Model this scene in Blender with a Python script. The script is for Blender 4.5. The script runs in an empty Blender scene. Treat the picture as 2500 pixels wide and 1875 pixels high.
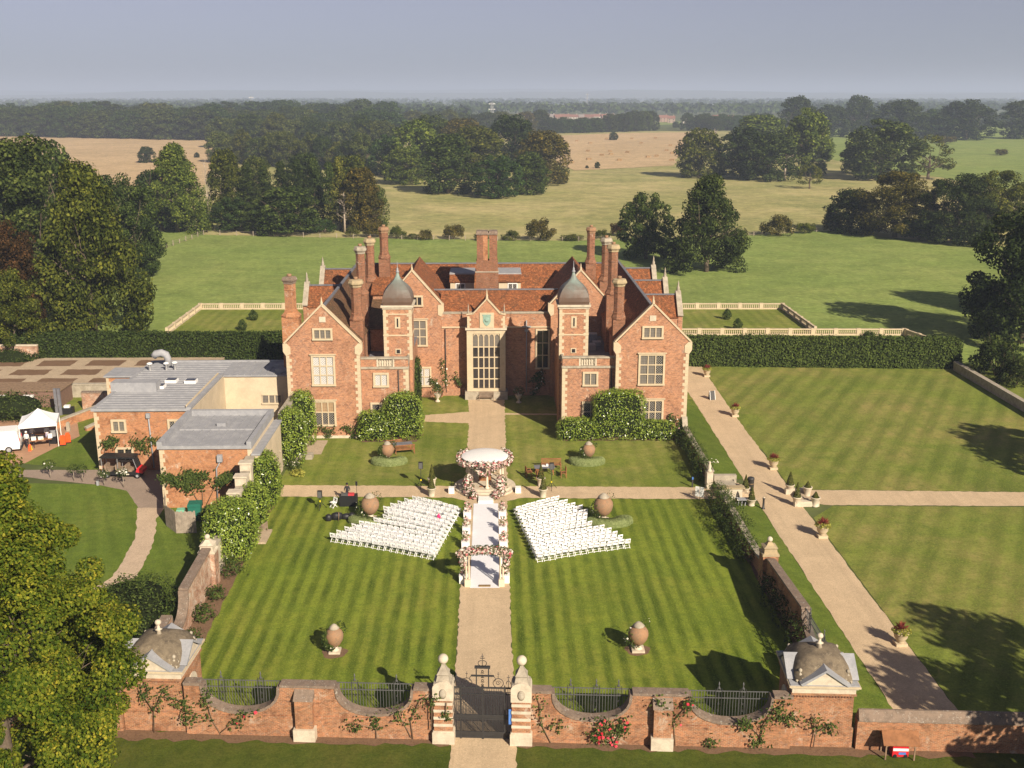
import bpy, math, random
from mathutils import Vector, Matrix, noise as mnoise
R = math.radians
sc = bpy.context.scene
col = sc.collection
# ------------------------------------------------------------------ camera
CAM_H, FPX, PITCH, YAW = 34.0, 2600.0, 0.264986, 0.018559
cam_d = bpy.data.cameras.new('camera'); cam = bpy.data.objects.new('camera', cam_d); col.objects.link(cam)
cam.location = (0.46, 0, CAM_H); cam.rotation_euler = (math.pi/2-PITCH, 0, -YAW)
cam_d.sensor_width = 36; cam_d.lens = FPX/2500*36; cam_d.clip_start = 0.5; cam_d.clip_end = 60000
sc.camera = cam
# ------------------------------------------------------------------ sky and sun
SUN_EL, SUN_AZ = R(30.5), R(150)          # azimuth clockwise from +Y: behind the camera, to its right
world = bpy.data.worlds.new('World'); sc.world = world; world.use_nodes = True
wn = world.node_tree; bg = wn.nodes['Background']
sky = wn.nodes.new('ShaderNodeTexSky'); sky.sky_type = 'NISHITA'; sky.sun_disc = False
sky.sun_elevation = SUN_EL; sky.sun_rotation = SUN_AZ; sky.air_density = 0.8; sky.dust_density = 0.7; sky.ozone_density = 10.0
hs = wn.nodes.new('ShaderNodeHueSaturation'); hs.inputs['Saturation'].default_value = 0.42; hs.inputs['Hue'].default_value = 0.535
wn.links.new(sky.outputs[0], hs.inputs['Color']); wn.links.new(hs.outputs[0], bg.inputs[0]); bg.inputs[1].default_value = 0.05; hs.inputs['Value'].default_value = 0.86
sun_d = bpy.data.lights.new('sun', 'SUN'); sun = bpy.data.objects.new('sun', sun_d); col.objects.link(sun)
sun_d.energy = 5.0; sun_d.angle = R(0.5); sun_d.color = (1.0, 0.87, 0.69)
sdir = Vector((math.sin(SUN_AZ)*math.cos(SUN_EL), math.cos(SUN_AZ)*math.cos(SUN_EL), math.sin(SUN_EL)))
sun.rotation_euler = (-sdir).to_track_quat('-Z', 'Y').to_euler(); sun.location = (60, -60, 120)
sc.view_settings.view_transform = 'Standard'; sc.view_settings.look = 'None'
sc.view_settings.exposure = 0.66; sc.view_settings.gamma = 1.0
cy = sc.cycles
cy.use_denoising = True; cy.max_bounces = 5; cy.diffuse_bounces = 2; cy.glossy_bounces = 2
cy.transmission_bounces = 3; cy.volume_bounces = 1; cy.transparent_max_bounces = 6
cy.caustics_reflective = False; cy.caustics_refractive = False
# ------------------------------------------------------------------ helpers
K = 2500/2212
_fw = Vector((math.sin(YAW)*math.cos(PITCH), math.cos(YAW)*math.cos(PITCH), -math.sin(PITCH)))
_rt = Vector((math.cos(YAW), -math.sin(YAW), 0)); _up = _rt.cross(_fw); _c = Vector((0.46, 0, CAM_H))
def at(px, py, z=0.0):                    # survey sheet reading -> point of the place at height z
    d = _fw+_rt*((px-1250)/FPX)-_up*((py-937.5)/FPX)
    return _c+d*((z-CAM_H)/d.z)
def onY(px, py, Y):
    d = _fw+_rt*((px-1250)/FPX)-_up*((py-937.5)/FPX)
    return _c+d*(Y/d.y)

SIDES = (('western', 'left'), ('eastern', 'right'), ('west', 'left'), ('east', 'right'))   # sides as one sees them facing the house
def tag(o, label=None, cat=None, group=None, kind=None):
    for a, b in SIDES:
        if label: label = label.replace(a, b)
        if group: group = group.replace(a, b)
    if label: o['label'] = label
    if cat: o['category'] = cat
    if group: o['group'] = group
    if kind: o['kind'] = kind
    return o
def empty(name, loc, rz=0.0, label=None, cat=None, group=None):
    o = bpy.data.objects.new(name, None); o.location = loc; o.rotation_euler.z = rz
    o.empty_display_size = 0.2; col.objects.link(o); return tag(o, label, cat, group)
def link(name, me, parent=None, loc=(0, 0, 0), rz=0.0, scale=None):
    o = bpy.data.objects.new(name, me); col.objects.link(o)
    if parent: o.parent = parent
    o.location = loc; o.rotation_euler.z = rz
    if scale is not None: o.scale = scale if hasattr(scale, '__len__') else (scale,)*3
    return o
def kids(o): return _ch.get(o.name, [])
_ch = {}
def index_children():
    _ch.clear()
    for o in bpy.data.objects:
        if o.parent: _ch.setdefault(o.parent.name, []).append(o)
def copy_tree(o, parent=None):
    c = o.copy(); col.objects.link(c); c.parent = parent
    for k in _ch.get(o.name, []): copy_tree(k, c)
    return c

class MB:
    def __init__(s): s.v = []; s.f = []; s.m = []; s.sm = []; s.mats = []; s.off = Vector((0, 0, 0))
    def mi(s, mat):
        if mat not in s.mats: s.mats.append(mat)
        return s.mats.index(mat)
    def face(s, pts, mat=0, smooth=False):
        b = len(s.v); s.v += [tuple(p) for p in pts]; s.f.append(tuple(range(b, b+len(pts)))); s.m.append(mat); s.sm.append(smooth)
    def poly(s, vs, fs, mat=0, smooth=False):
        b = len(s.v); s.v += [tuple(p) for p in vs]
        for f in fs: s.f.append(tuple(b+i for i in f)); s.m.append(mat); s.sm.append(smooth)
    def box(s, x0, x1, y0, y1, z0, z1, mat=0):
        s.poly([(x0, y0, z0), (x1, y0, z0), (x1, y1, z0), (x0, y1, z0), (x0, y0, z1), (x1, y0, z1), (x1, y1, z1), (x0, y1, z1)],
               [(0, 3, 2, 1), (4, 5, 6, 7), (0, 1, 5, 4), (1, 2, 6, 5), (2, 3, 7, 6), (3, 0, 4, 7)], mat); return s
    def cbox(s, x, y, z, w, d, h, mat=0): return s.box(x-w/2, x+w/2, y-d/2, y+d/2, z, z+h, mat)
    def bar(s, a, b, w, h=None, mat=0):          # square bar from a to b
        a = Vector(a); b = Vector(b); h = h or w; d = (b-a).normalized()
        u = d.cross(Vector((0, 0, 1)));
        if u.length < 1e-4: u = Vector((1, 0, 0))
        u.normalize(); t = u.cross(d).normalized(); u = u*w/2; t = t*h/2
        vs = [a-u-t, a+u-t, a+u+t, a-u+t, b-u-t, b+u-t, b+u+t, b-u+t]
        s.poly(vs, [(0, 1, 2, 3), (7, 6, 5, 4), (0, 4, 5, 1), (1, 5, 6, 2), (2, 6, 7, 3), (3, 7, 4, 0)], mat); return s
    def tube(s, pts, rad, n=6, mat=0, smooth=True):
        rings = []; pts = [Vector(p) for p in pts]
        if not hasattr(rad, '__len__'): rad = [rad]*len(pts)
        b = len(s.v)
        for i, p in enumerate(pts):
            d = (pts[min(i+1, len(pts)-1)]-pts[max(i-1, 0)]).normalized()
            u = d.cross(Vector((0.13, 0.31, 1)));
            if u.length < 1e-3: u = Vector((1, 0, 0))
            u.normalize(); w = d.cross(u)
            for k in range(n):
                a = 2*math.pi*k/n; s.v.append(tuple(p+(u*math.cos(a)+w*math.sin(a))*rad[i]))
        for i in range(len(pts)-1):
            for k in range(n):
                s.f.append((b+i*n+k, b+i*n+(k+1) % n, b+(i+1)*n+(k+1) % n, b+(i+1)*n+k)); s.m.append(mat); s.sm.append(smooth)
        s.f.append(tuple(b+k for k in reversed(range(n)))); s.m.append(mat); s.sm.append(False)
        e = b+(len(pts)-1)*n; s.f.append(tuple(e+k for k in range(n))); s.m.append(mat); s.sm.append(False); return s
    def lathe(s, prof, x=0, y=0, z=0, n=16, mat=0, smooth=True, rot=0.0, sq=1.0):   # prof [(r,z)]
        b = len(s.v)
        for r, h in prof:
            for k in range(n):
                a = 2*math.pi*k/n+rot; s.v.append((x+r*math.cos(a), y+r*math.sin(a)*sq, z+h))
        for i in range(len(prof)-1):
            for k in range(n):
                s.f.append((b+i*n+k, b+i*n+(k+1) % n, b+(i+1)*n+(k+1) % n, b+(i+1)*n+k)); s.m.append(mat); s.sm.append(smooth)
        s.f.append(tuple(b+k for k in reversed(range(n)))); s.m.append(mat); s.sm.append(False)
        e = b+(len(prof)-1)*n; s.f.append(tuple(e+k for k in range(n))); s.m.append(mat); s.sm.append(False); return s
    def extrude(s, outline, y0, y1, mat=0, axis='y'):     # outline [(a,z)] counter-clockwise seen from -y ; extruded along axis
        n = len(outline)
        P = (lambda a, z, t: (a, t, z)) if axis == 'y' else (lambda a, z, t: (t, a, z))
        vs = [P(a, z, y0) for a, z in outline]+[P(a, z, y1) for a, z in outline]
        fr = tuple(range(n)); bk = tuple(reversed(range(n, 2*n))); sd = [(i, n+i, n+(i+1) % n, (i+1) % n) for i in range(n)]
        if axis != 'y': fr = fr[::-1]; bk = bk[::-1]; sd = [q[::-1] for q in sd]
        s.poly(vs, [fr, bk]+sd, mat); return s
    def mesh(s, name, mats=None, origin=(0, 0, 0)):
        me = bpy.data.meshes.new(name); o = Vector(origin)
        vs = [(p[0]-o.x, p[1]-o.y, p[2]-o.z) for p in s.v] if o.length else s.v
        me.from_pydata(vs, [], s.f)
        for m in (mats if isinstance(mats, (list, tuple)) else [mats]): me.materials.append(m)
        me.polygons.foreach_set('material_index', s.m); me.polygons.foreach_set('use_smooth', s.sm)
        uv_mesh(me); me.update(); return me
    def build(s, name, mats, parent=None, world=True, loc=None, rz=0.0):
        o0 = (0, 0, 0)
        if parent is not None and world:
            p = parent
            o0 = Vector(p.location)
            while p.parent: p = p.parent; o0 = o0+Vector(p.location)
        me = s.mesh(name, mats, o0 if loc is None else (0, 0, 0))
        return link(name, me, parent, loc or (0, 0, 0), rz)
def uv_mesh(me):
    if len(me.polygons) > 60000: return
    uvl = me.uv_layers.new(name='uv'); data = [0.0]*(2*len(me.loops)); vs = me.vertices
    for p in me.polygons:
        n = p.normal
        if abs(n.z) > 0.9: u = Vector((1, 0, 0)); w = Vector((0, 1, 0))
        else: u = Vector((-n.y, n.x, 0)).normalized(); w = n.cross(u)
        for li in p.loop_indices:
            c = vs[me.loops[li].vertex_index].co
            data[2*li] = c.dot(u); data[2*li+1] = c.dot(w)
    uvl.data.foreach_set('uv', data)

# ------------------------------------------------------------------ materials
class NT:
    def __init__(s, name):
        s.m = bpy.data.materials.new(name); s.m.use_nodes = True; s.t = s.m.node_tree
        s.b = s.t.nodes['Principled BSDF']; s.out = s.t.nodes['Material Output']
    def n(s, typ, **kw):
        nd = s.t.nodes.new('ShaderNode'+typ)
        for k, v in kw.items():
            if k.startswith('_'): setattr(nd, k[1:], v)
            else:
                key = k if k in nd.inputs else k.replace('_', ' ')
                if not isinstance(v, (int, float, tuple, list)): s.t.links.new(v, nd.inputs[key])
                else: nd.inputs[key].default_value = v
        return nd
    def link(s, a, b): s.t.links.new(a, b)
    def noise(s, scale, detail=4, rough=0.6, vec=None, dist=0.0):
        nd = s.n('TexNoise', Scale=scale, Detail=detail, Roughness=rough, Distortion=dist)
        if vec is not None: s.link(vec, nd.inputs['Vector'])
        return nd.outputs['Fac']
    def ramp(s, fac, stops, interp='LINEAR'):
        nd = s.n('ValToRGB'); nd.color_ramp.interpolation = interp; el = nd.color_ramp.elements
        while len(el) < len(stops): el.new(0.5)
        for e, (p, c) in zip(el, stops): e.position = p; e.color = (c if hasattr(c, '__len__') else (c, c, c))+((1,) if not hasattr(c, '__len__') or len(c) == 3 else ())
        s.link(fac, nd.inputs[0]); return nd.outputs[0]
    def mix(s, fac, a, b, mode='MIX'):
        nd = s.n('Mix', _data_type='RGBA', _blend_type=mode)
        for sock, v in ((nd.inputs[0], fac), (nd.inputs[6], a), (nd.inputs[7], b)):
            if isinstance(v, (int, float)): sock.default_value = v
            elif isinstance(v, tuple): sock.default_value = v+(1,) if len(v) == 3 else v
            else: s.link(v, sock)
        return nd.outputs[2]
    def math(s, op, a, b=0.0, c=None):
        nd = s.n('Math', _operation=op)
        for i, v in enumerate((a, b, c)):
            if v is None: continue
            if isinstance(v, (int, float)): nd.inputs[i].default_value = v
            else: s.link(v, nd.inputs[i])
        return nd.outputs[0]
    def uv(s): return s.n('TexCoord').outputs['UV']
    def pos(s): return s.n('NewGeometry').outputs['Position']
    def xyz(s, v): nd = s.n('SeparateXYZ'); s.link(v, nd.inputs[0]); return nd.outputs
    def bump(s, h, strength=0.5, dist=0.02):
        nd = s.n('Bump', Strength=strength, Distance=dist); s.link(h, nd.inputs['Height']); s.link(nd.outputs[0], s.b.inputs['Normal'])
    def set(s, color=None, rough=0.8, spec=0.3, metal=0.0):
        if color is not None:
            if isinstance(color, tuple): s.b.inputs['Base Color'].default_value = color+(1,)
            else: s.link(color, s.b.inputs['Base Color'])
        s.b.inputs['Roughness'].default_value = rough; s.b.inputs['Specular IOR Level'].default_value = spec
        s.b.inputs['Metallic'].default_value = metal; return s.m

def m_plain(name, c, rough=0.7, spec=0.3, metal=0.0, var=0.12, scale=3.0):
    t = NT(name); p = t.pos(); f = t.noise(scale, 4, 0.65, p)
    k = t.ramp(f, [(0.3, tuple(x*(1-var) for x in c)), (0.7, tuple(min(1, x*(1+var)) for x in c))])
    return t.set(k, rough, spec, metal)
def m_brick(name, c1, c2, mortar, patch, lime=0.0, diaper=0.0, dark=0.35, mscale=0.010, limec=(0.62, 0.54, 0.44)):
    t = NT(name); uv = t.uv(); p = t.pos()
    b = t.n('TexBrick', Scale=1.0, Mortar_Size=mscale, Mortar_Smooth=0.3, Bias=-0.1, Brick_Width=0.232, Row_Height=0.077, Color1=c1+(1,), Color2=c2+(1,), Mortar=mortar+(1,))
    t.link(uv, b.inputs['Vector'])
    c = b.outputs['Color']
    big = t.noise(0.32, 6, 0.7, p, 0.5)
    c = t.mix(t.ramp(big, [(0.42, 0.0), (0.66, 0.8)]), c, patch)
    mp = t.n('Mapping', Scale=(1.9, 1.9, 4.6)); t.link(p, mp.inputs['Vector']); v2 = mp.outputs[0]
    md = t.noise(1.0, 6, 0.82, v2)
    c = t.mix(t.ramp(md, [(0.30, min(1, dark*1.7)), (0.49, 0.0)]), c, tuple(x*0.40 for x in c2))
    fi = t.noise(1.7, 5, 0.85, v2)
    c = t.mix(t.ramp(fi, [(0.46, 0.0), (0.62, 0.8)]), c, tuple(min(1, x*1.38+0.025) for x in c1))
    gy = t.noise(1.3, 4, 0.8, v2, 0.3)
    c = t.mix(t.ramp(gy, [(0.56, 0.0), (0.68, 0.55)]), c, (0.20, 0.15, 0.135))
    if lime:
        l = t.noise(0.8, 8, 0.8, p, 0.8)
        c = t.mix(t.ramp(l, [(0.62-0.2*lime, 0.0), (0.74-0.2*lime, 0.8)]), c, limec)
        st = t.noise(0.55, 8, 0.8, p, 1.0)
        c = t.mix(t.ramp(st, [(0.49, 0.0), (0.64, 0.85*min(1, lime*2.6))]), c, tuple(x*0.5 for x in c2))
    if diaper:
        X = t.xyz(uv); u, v = X[0], X[1]
        def dl(sg):
            q = t.math('ADD', t.math('DIVIDE', u, 1.1), t.math('MULTIPLY', t.math('DIVIDE', v, 1.35), sg))
            fr = t.math('ABSOLUTE', t.math('SUBTRACT', t.math('FRACT', q), 0.5))
            return t.math('LESS_THAN', fr, 0.05)
        q = t.math('MAXIMUM', dl(1), dl(-1)); br = t.noise(1.1, 5, 0.75, p)
        q = t.math('MULTIPLY', q, t.ramp(br, [(0.47, 0.0), (0.60, diaper)]))
        c = t.mix(q, c, (0.12, 0.09, 0.085))
    t.bump(b.outputs['Fac'], 0.35, -0.006)
    return t.set(c, 0.9, 0.15)
def m_tile(name, c1, c2, stain, amt):
    t = NT(name); uv = t.uv(); p = t.pos()
    b = t.n('TexBrick', Scale=1.0, Mortar_Size=0.016, Mortar_Smooth=0.6, Brick_Width=0.19, Row_Height=0.15, Color1=c1+(1,), Color2=c2+(1,), Mortar=tuple(x*0.3 for x in c2)+(1,))
    t.link(uv, b.inputs['Vector']); c = b.outputs['Color']
    c = t.mix(t.ramp(t.noise(0.9, 8, 0.8, p, 1.0), [(0.44, 0.0), (0.60, amt)]), c, stain)
    c = t.mix(t.ramp(t.noise(3.6, 6, 0.85, p, 0.4), [(0.50, 0.0), (0.64, 0.8)]), c, tuple(min(1, x*1.75) for x in c1))
    c = t.mix(t.ramp(t.noise(4.5, 5, 0.85, p, 0.4), [(0.52, 0.0), (0.64, 0.75)]), c, tuple(x*0.3 for x in c2))
    t.bump(b.outputs['Fac'], 0.7, -0.015); return t.set(c, 0.85, 0.2)
def m_stone(name, c, grime, amt=0.5, sc_=1.8, spot=None):
    t = NT(name); p = t.pos(); f = t.noise(sc_, 7, 0.72, p, 0.4)
    k = t.mix(t.ramp(f, [(0.42, 0.0), (0.7, amt)]), c, grime)
    k = t.mix(t.ramp(t.noise(11, 3, 0.6, p), [(0.4, 0.0), (0.8, 0.35)]), k, tuple(x*0.6 for x in c))
    if spot: k = t.mix(t.ramp(t.noise(5.0, 6, 0.8, p, 0.5), [(0.56, 0.0), (0.66, 0.8)]), k, spot)
    t.bump(f, 0.3, 0.02); return t.set(k, 0.88, 0.2)
def m_leaf(name, dark, light, trans=0.25, rough=0.75, spec=0.1, objcol=False, stops=None, clump=0.0, cscale=0.5):
    t = NT(name); g = t.n('NewGeometry'); r = g.outputs['Random Per Island']
    if clump:         # shoots of one bough share a tone
        cn = t.noise(cscale, 3, 0.6, g.outputs['Position']); r = t.math('ADD', t.math('MULTIPLY', r, 1-clump*0.45), t.math('MULTIPLY', t.math('SUBTRACT', cn, 0.36), clump*1.6)); r = t.math('MINIMUM', t.math('MAXIMUM', r, 0.0), 1.0)
    c = t.ramp(r, stops or [(0.0, dark), (0.55, tuple((a+b)/2 for a, b in zip(dark, light))), (1.0, light)])
    if objcol:
        oi = t.n('ObjectInfo'); c = t.mix(1.0, c, oi.outputs['Color'], 'MULTIPLY')
    t.set(c, rough, spec)
    if trans:
        tr = t.n('BsdfTranslucent'); t.link(c, tr.inputs['Color'])
        mx = t.n('MixShader'); mx.inputs[0].default_value = trans
        t.link(t.b.outputs[0], mx.inputs[1]); t.link(tr.outputs[0], mx.inputs[2]); t.link(mx.outputs[0], t.out.inputs[0])
    return t.m
def m_grass(name, base, dry, lush, stripe=0.0, period=1.0, patch=0.10, dryamt=0.5, ang=0.0, fine=6.0, wob=0.3):
    t = NT(name); p = t.pos()
    c = t.mix(t.ramp(t.noise(patch, 6, 0.7, p, 0.4), [(0.42, 0.0), (0.66, dryamt)]), base, dry)
    c = t.mix(t.ramp(t.noise(patch*3.1, 6, 0.75, p), [(0.44, 0.0), (0.7, 0.65)]), c, lush)
    if stripe:
        mp = t.n('Mapping', Rotation=(0, 0, -ang), Scale=(1.0, 1.0, 1.0)); t.link(p, mp.inputs['Vector']); X = t.xyz(mp.outputs[0])
        w = t.noise(0.3, 3, 0.6, p)
        q = t.math('ADD', t.math('DIVIDE', X[0], period), t.math('MULTIPLY', w, wob))
        s = t.math('SINE', t.math('MULTIPLY', q, 6.2832))
        s = t.math('MULTIPLY_ADD', s, 0.75, 0.5); s = t.math('MINIMUM', t.math('MAXIMUM', s, 0.0), 1.0)
        br = t.ramp(t.noise(0.22, 5, 0.65, p), [(0.34, 0.25), (0.62, 1.0)])
        c = t.mix(t.math('MULTIPLY', t.math('MULTIPLY', s, br), stripe), c, tuple(x*0.42 for x in lush))
        m2 = t.n('Mapping', Scale=(1.6, 0.16, 1.0)); t.link(mp.outputs[0], m2.inputs['Vector'])
        c = t.mix(t.ramp(t.noise(1.0, 5, 0.7, m2.outputs[0]), [(0.45, 0.0), (0.72, 0.4)]), c, tuple(min(1, x*1.35) for x in base))
    dr = t.noise(patch*0.6, 4, 0.6, p, 0.6)
    c = t.mix(t.ramp(dr, [(0.32, 0.45), (0.5, 0.0)]), c, tuple(x*0.66 for x in lush))
    wn_ = t.noise(patch*6, 6, 0.8, p, 1.0)
    c = t.mix(t.ramp(wn_, [(0.60, 0.0), (0.72, dryamt*0.6)]), c, dry)
    fn = t.noise(fine, 5, 0.8, p); md = t.noise(fine*0.22, 5, 0.75, p)
    c = t.mix(t.ramp(md, [(0.34, 0.5), (0.56, 0.0)]), c, tuple(x*0.62 for x in lush))
    c = t.mix(t.ramp(fn, [(0.30, 0.5), (0.55, 0.0)]), c, tuple(x*0.42 for x in lush))
    c = t.mix(t.ramp(t.noise(fine*1.7, 3, 0.8, p), [(0.52, 0.0), (0.72, 0.6)]), c, tuple(min(1, x*1.55) for x in base))
    t.bump(fn, 0.6, 0.06); return t.set(c, 0.95, 0.1)
def m_gravel(name, c, var=0.25, patch=0.4, scale=14.0, track=0.0):
    t = NT(name); p = t.pos(); dk = tuple(x*(1-2*var) for x in c)
    k = t.mix(t.ramp(t.noise(patch, 6, 0.75, p, 0.3), [(0.42, 0.0), (0.68, 0.8)]), c, tuple(x*0.74 for x in c))
    if track:       # wheel and foot wear along the way
        mp = t.n('Mapping', Scale=(1.1, 0.035, 1.0)); t.link(p, mp.inputs['Vector']); k = t.mix(t.ramp(t.noise(1.0, 4, 0.65, mp.outputs[0]), [(0.46, 0.0), (0.66, track)]), k, tuple(x*0.72 for x in c))
    k = t.mix(t.ramp(t.noise(scale*0.25, 5, 0.8, p), [(0.3, 0.7), (0.5, 0.0)]), k, tuple(x*(1-1.3*var) for x in c))
    k = t.mix(t.ramp(t.noise(scale, 4, 0.85, p), [(0.32, 0.8), (0.52, 0.0)]), k, dk)
    k = t.mix(t.ramp(t.noise(scale*1.4, 3, 0.8, p), [(0.52, 0.0), (0.7, 0.75)]), k, tuple(min(1, x*1.3) for x in c))
    t.bump(t.noise(scale, 4, 0.8, p), 0.6, 0.04); return t.set(k, 0.95, 0.1)

M = {}
M['brick'] = m_brick('brick_house', (0.40, 0.185, 0.098), (0.215, 0.094, 0.057), (0.44, 0.34, 0.245), (0.43, 0.22, 0.118), 0.18, 0.4, 0.75)
M['brick_chim'] = m_brick('brick_chimney', (0.25, 0.10, 0.05), (0.15, 0.06, 0.036), (0.28, 0.21, 0.14), (0.18, 0.10, 0.06), 0.12, 0.0, 0.6)
M['brick_orange'] = m_brick('brick_orange', (0.40, 0.165, 0.07), (0.28, 0.105, 0.05), (0.44, 0.33, 0.22), (0.44, 0.23, 0.115), 0.30, 0.0, 0.4)
M['brick_wall'] = m_brick('brick_garden', (0.36, 0.152, 0.068), (0.205, 0.083, 0.044), (0.40, 0.31, 0.21), (0.30, 0.16, 0.085), 0.30, 0.0, 0.8, 0.013, (0.50, 0.42, 0.33))
M['brick_old'] = m_brick('brick_old', (0.40, 0.20, 0.12), (0.30, 0.14, 0.08), (0.50, 0.42, 0.33), (0.46, 0.34, 0.25), 0.7, 0.0, 0.4)
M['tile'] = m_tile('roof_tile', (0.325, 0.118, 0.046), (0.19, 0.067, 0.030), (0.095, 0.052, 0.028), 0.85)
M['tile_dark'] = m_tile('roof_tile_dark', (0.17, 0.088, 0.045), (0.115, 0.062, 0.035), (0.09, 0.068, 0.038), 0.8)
M['stone'] = m_stone('stone', (0.58, 0.475, 0.325), (0.37, 0.30, 0.215), 0.5)
M['stone_white'] = m_stone('stone_white', (0.62, 0.54, 0.42), (0.34, 0.29, 0.22), 0.65)
M['stone_grey'] = m_stone('stone_grey', (0.42, 0.37, 0.29), (0.20, 0.17, 0.13), 0.8)
M['coping'] = m_stone('coping', (0.25, 0.185, 0.14), (0.10, 0.08, 0.065), 0.8, 2.5, (0.5, 0.46, 0.40))
M['render'] = m_stone('render_cream', (0.60, 0.50, 0.36), (0.42, 0.35, 0.25), 0.7, 0.7)
M['lead'] = m_stone('lead', (0.29, 0.295, 0.315), (0.42, 0.42, 0.43), 0.8, 1.2)
M['lead_dark'] = m_stone('lead_dark', (0.15, 0.15, 0.17), (0.26, 0.26, 0.28), 0.6, 1.2)
M['dome_stone'] = m_stone('dome_stone', (0.20, 0.16, 0.11), (0.075, 0.06, 0.046), 0.95, 2.2, (0.33, 0.275, 0.19))
M['lichen'] = m_stone('lichen_stone', (0.44, 0.345, 0.205), (0.28, 0.23, 0.165), 0.8, 3.0)
M['terracotta'] = m_stone('terracotta', (0.34, 0.195, 0.11), (0.22, 0.165, 0.11), 0.95, 2.6, (0.15, 0.12, 0.085))
M['iron'] = m_plain('iron', (0.035, 0.034, 0.034), 0.5, 0.4)
M['iron_grey'] = m_plain('iron_grey', (0.10, 0.10, 0.10), 0.5, 0.4)
M['black'] = m_plain('black', (0.016, 0.016, 0.018), 0.5, 0.4)
M['white'] = m_plain('white', (0.82, 0.81, 0.79), 0.5, 0.4, var=0.03)
M['chair'] = m_plain('chair_white', (0.88, 0.88, 0.88), 0.45, 0.4, var=0.02)
M['carpet'] = m_plain('carpet', (0.74, 0.74, 0.77), 0.95, 0.1, var=0.03)
M['fabric'] = m_plain('tent_fabric', (0.85, 0.85, 0.85), 0.8, 0.2, var=0.02)
M['teak'] = m_plain('teak', (0.26, 0.115, 0.05), 0.7, 0.2, var=0.3)
M['teak_grey'] = m_plain('teak_grey', (0.27, 0.20, 0.145), 0.8, 0.2, var=0.3)
M['timber'] = m_plain('timber', (0.25, 0.17, 0.11), 0.85, 0.15, var=0.3)
M['timber_grey'] = m_plain('timber_grey', (0.30, 0.25, 0.20), 0.85, 0.15, var=0.3)
M['soil'] = m_gravel('soil', (0.20, 0.125, 0.078), 0.25, 0.8, 8)
M['gravel'] = m_gravel('gravel', (0.60, 0.455, 0.295), 0.18, 0.35, 10, 0.55)
M['paving'] = m_gravel('paving', (0.47, 0.37, 0.26), 0.15, 0.6, 5)
M['brickpave'] = m_gravel('brick_paving', (0.45, 0.27, 0.17), 0.12, 0.6, 8)
M['asphalt'] = m_gravel('tarmac', (0.34, 0.265, 0.21), 0.15, 0.3, 9)
M['pale_gravel'] = m_gravel('pale_gravel', (0.56, 0.43, 0.31), 0.18, 0.5, 9)
M['lawn'] = m_grass('lawn', (0.205, 0.250, 0.030), (0.30, 0.265, 0.055), (0.125, 0.195, 0.022), 0.98, 1.05, 0.10, 0.6)
M['lawn_up'] = m_grass('lawn_upper', (0.205, 0.235, 0.040), (0.36, 0.30, 0.105), (0.125, 0.190, 0.026), 0.4, 1.6, 0.14, 0.95, 0.0)
M['lawn_right'] = m_grass('lawn_right', (0.205, 0.240, 0.044), (0.36, 0.275, 0.105), (0.125, 0.185, 0.028), 0.55, 2.1, 0.07, 0.95, -0.5, 4.0)
M['lawn_darkened'] = m_grass('verge', (0.085, 0.110, 0.016), (0.14, 0.12, 0.03), (0.052, 0.082, 0.011), 0, 1, 0.2, 0.6)  # verge grass darkened in its colour for vignette and low view angle
M['lawn_plain'] = m_grass('lawn_plain', (0.145, 0.200, 0.030), (0.22, 0.215, 0.05), (0.090, 0.150, 0.020), 0.3, 1.6, 0.12, 0.6, 0.4)
M['pasture'] = m_grass('pasture', (0.235, 0.300, 0.078), (0.32, 0.330, 0.11), (0.165, 0.235, 0.055), 0, 1, 0.03, 0.55, 0, 0.6)
M['meadow'] = m_grass('meadow', (0.37, 0.335, 0.135), (0.58, 0.465, 0.24), (0.215, 0.255, 0.080), 0, 1, 0.014, 0.95, 0, 0.22)
M['farland'] = m_grass('farland', (0.120, 0.145, 0.050), (0.18, 0.165, 0.08), (0.07, 0.095, 0.030), 0, 1, 0.004, 0.7, 0, 0.05)
M['stubble'] = m_grass('stubble', (0.55, 0.395, 0.225), (0.64, 0.47, 0.28), (0.46, 0.345, 0.19), 0.28, 6.0, 0.01, 0.7, 1.15, 0.3, 0.9)
M['copper'] = None
def m_copper():
    t = NT('copper_dome'); p = t.pos(); X = t.xyz(p); f = t.noise(0.9, 5, 0.65, p, 0.5)
    h = t.math('ADD', t.math('DIVIDE', t.math('SUBTRACT', X[2], 13.4), 3.2), t.math('MULTIPLY', t.math('SUBTRACT', f, 0.5), 0.9))
    c = t.ramp(h, [(0.05, (0.115, 0.072, 0.05)), (0.35, (0.145, 0.12, 0.10)), (0.62, (0.16, 0.175, 0.155)), (0.95, (0.22, 0.30, 0.265))])
    return t.set(c, 0.55, 0.4, 0.0)
M['copper'] = m_copper()
def m_glass(name, c, lattice=None, diamond=False):
    t = NT(name); k = c
    if lattice:
        X = t.xyz(t.uv()); u, v = X[0], X[1]
        if diamond: u, v = t.math('ADD', u, v), t.math('SUBTRACT', u, v)
        def ln(a): return t.math('LESS_THAN', t.math('FRACT', t.math('DIVIDE', a, 0.16 if not diamond else 0.24)), 0.16)
        k = t.mix(t.math('MAXIMUM', ln(u), ln(v)), c, lattice)
    return t.set(k, 0.08, 0.6)
M['glass'] = m_glass('glass_dark', (0.022, 0.021, 0.024), (0.055, 0.05, 0.045))
M['glass_lat'] = m_glass('glass_lattice', (0.025, 0.025, 0.028), (0.34, 0.31, 0.27), True)
M['glass_pale'] = m_glass('glass_pale', (0.56, 0.55, 0.53), (0.30, 0.29, 0.28), True)  # pale pane colour with a darker diamond lattice
M['glass_curtain'] = m_glass('glass_curtain', (0.20, 0.18, 0.155), (0.07, 0.065, 0.06))
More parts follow.
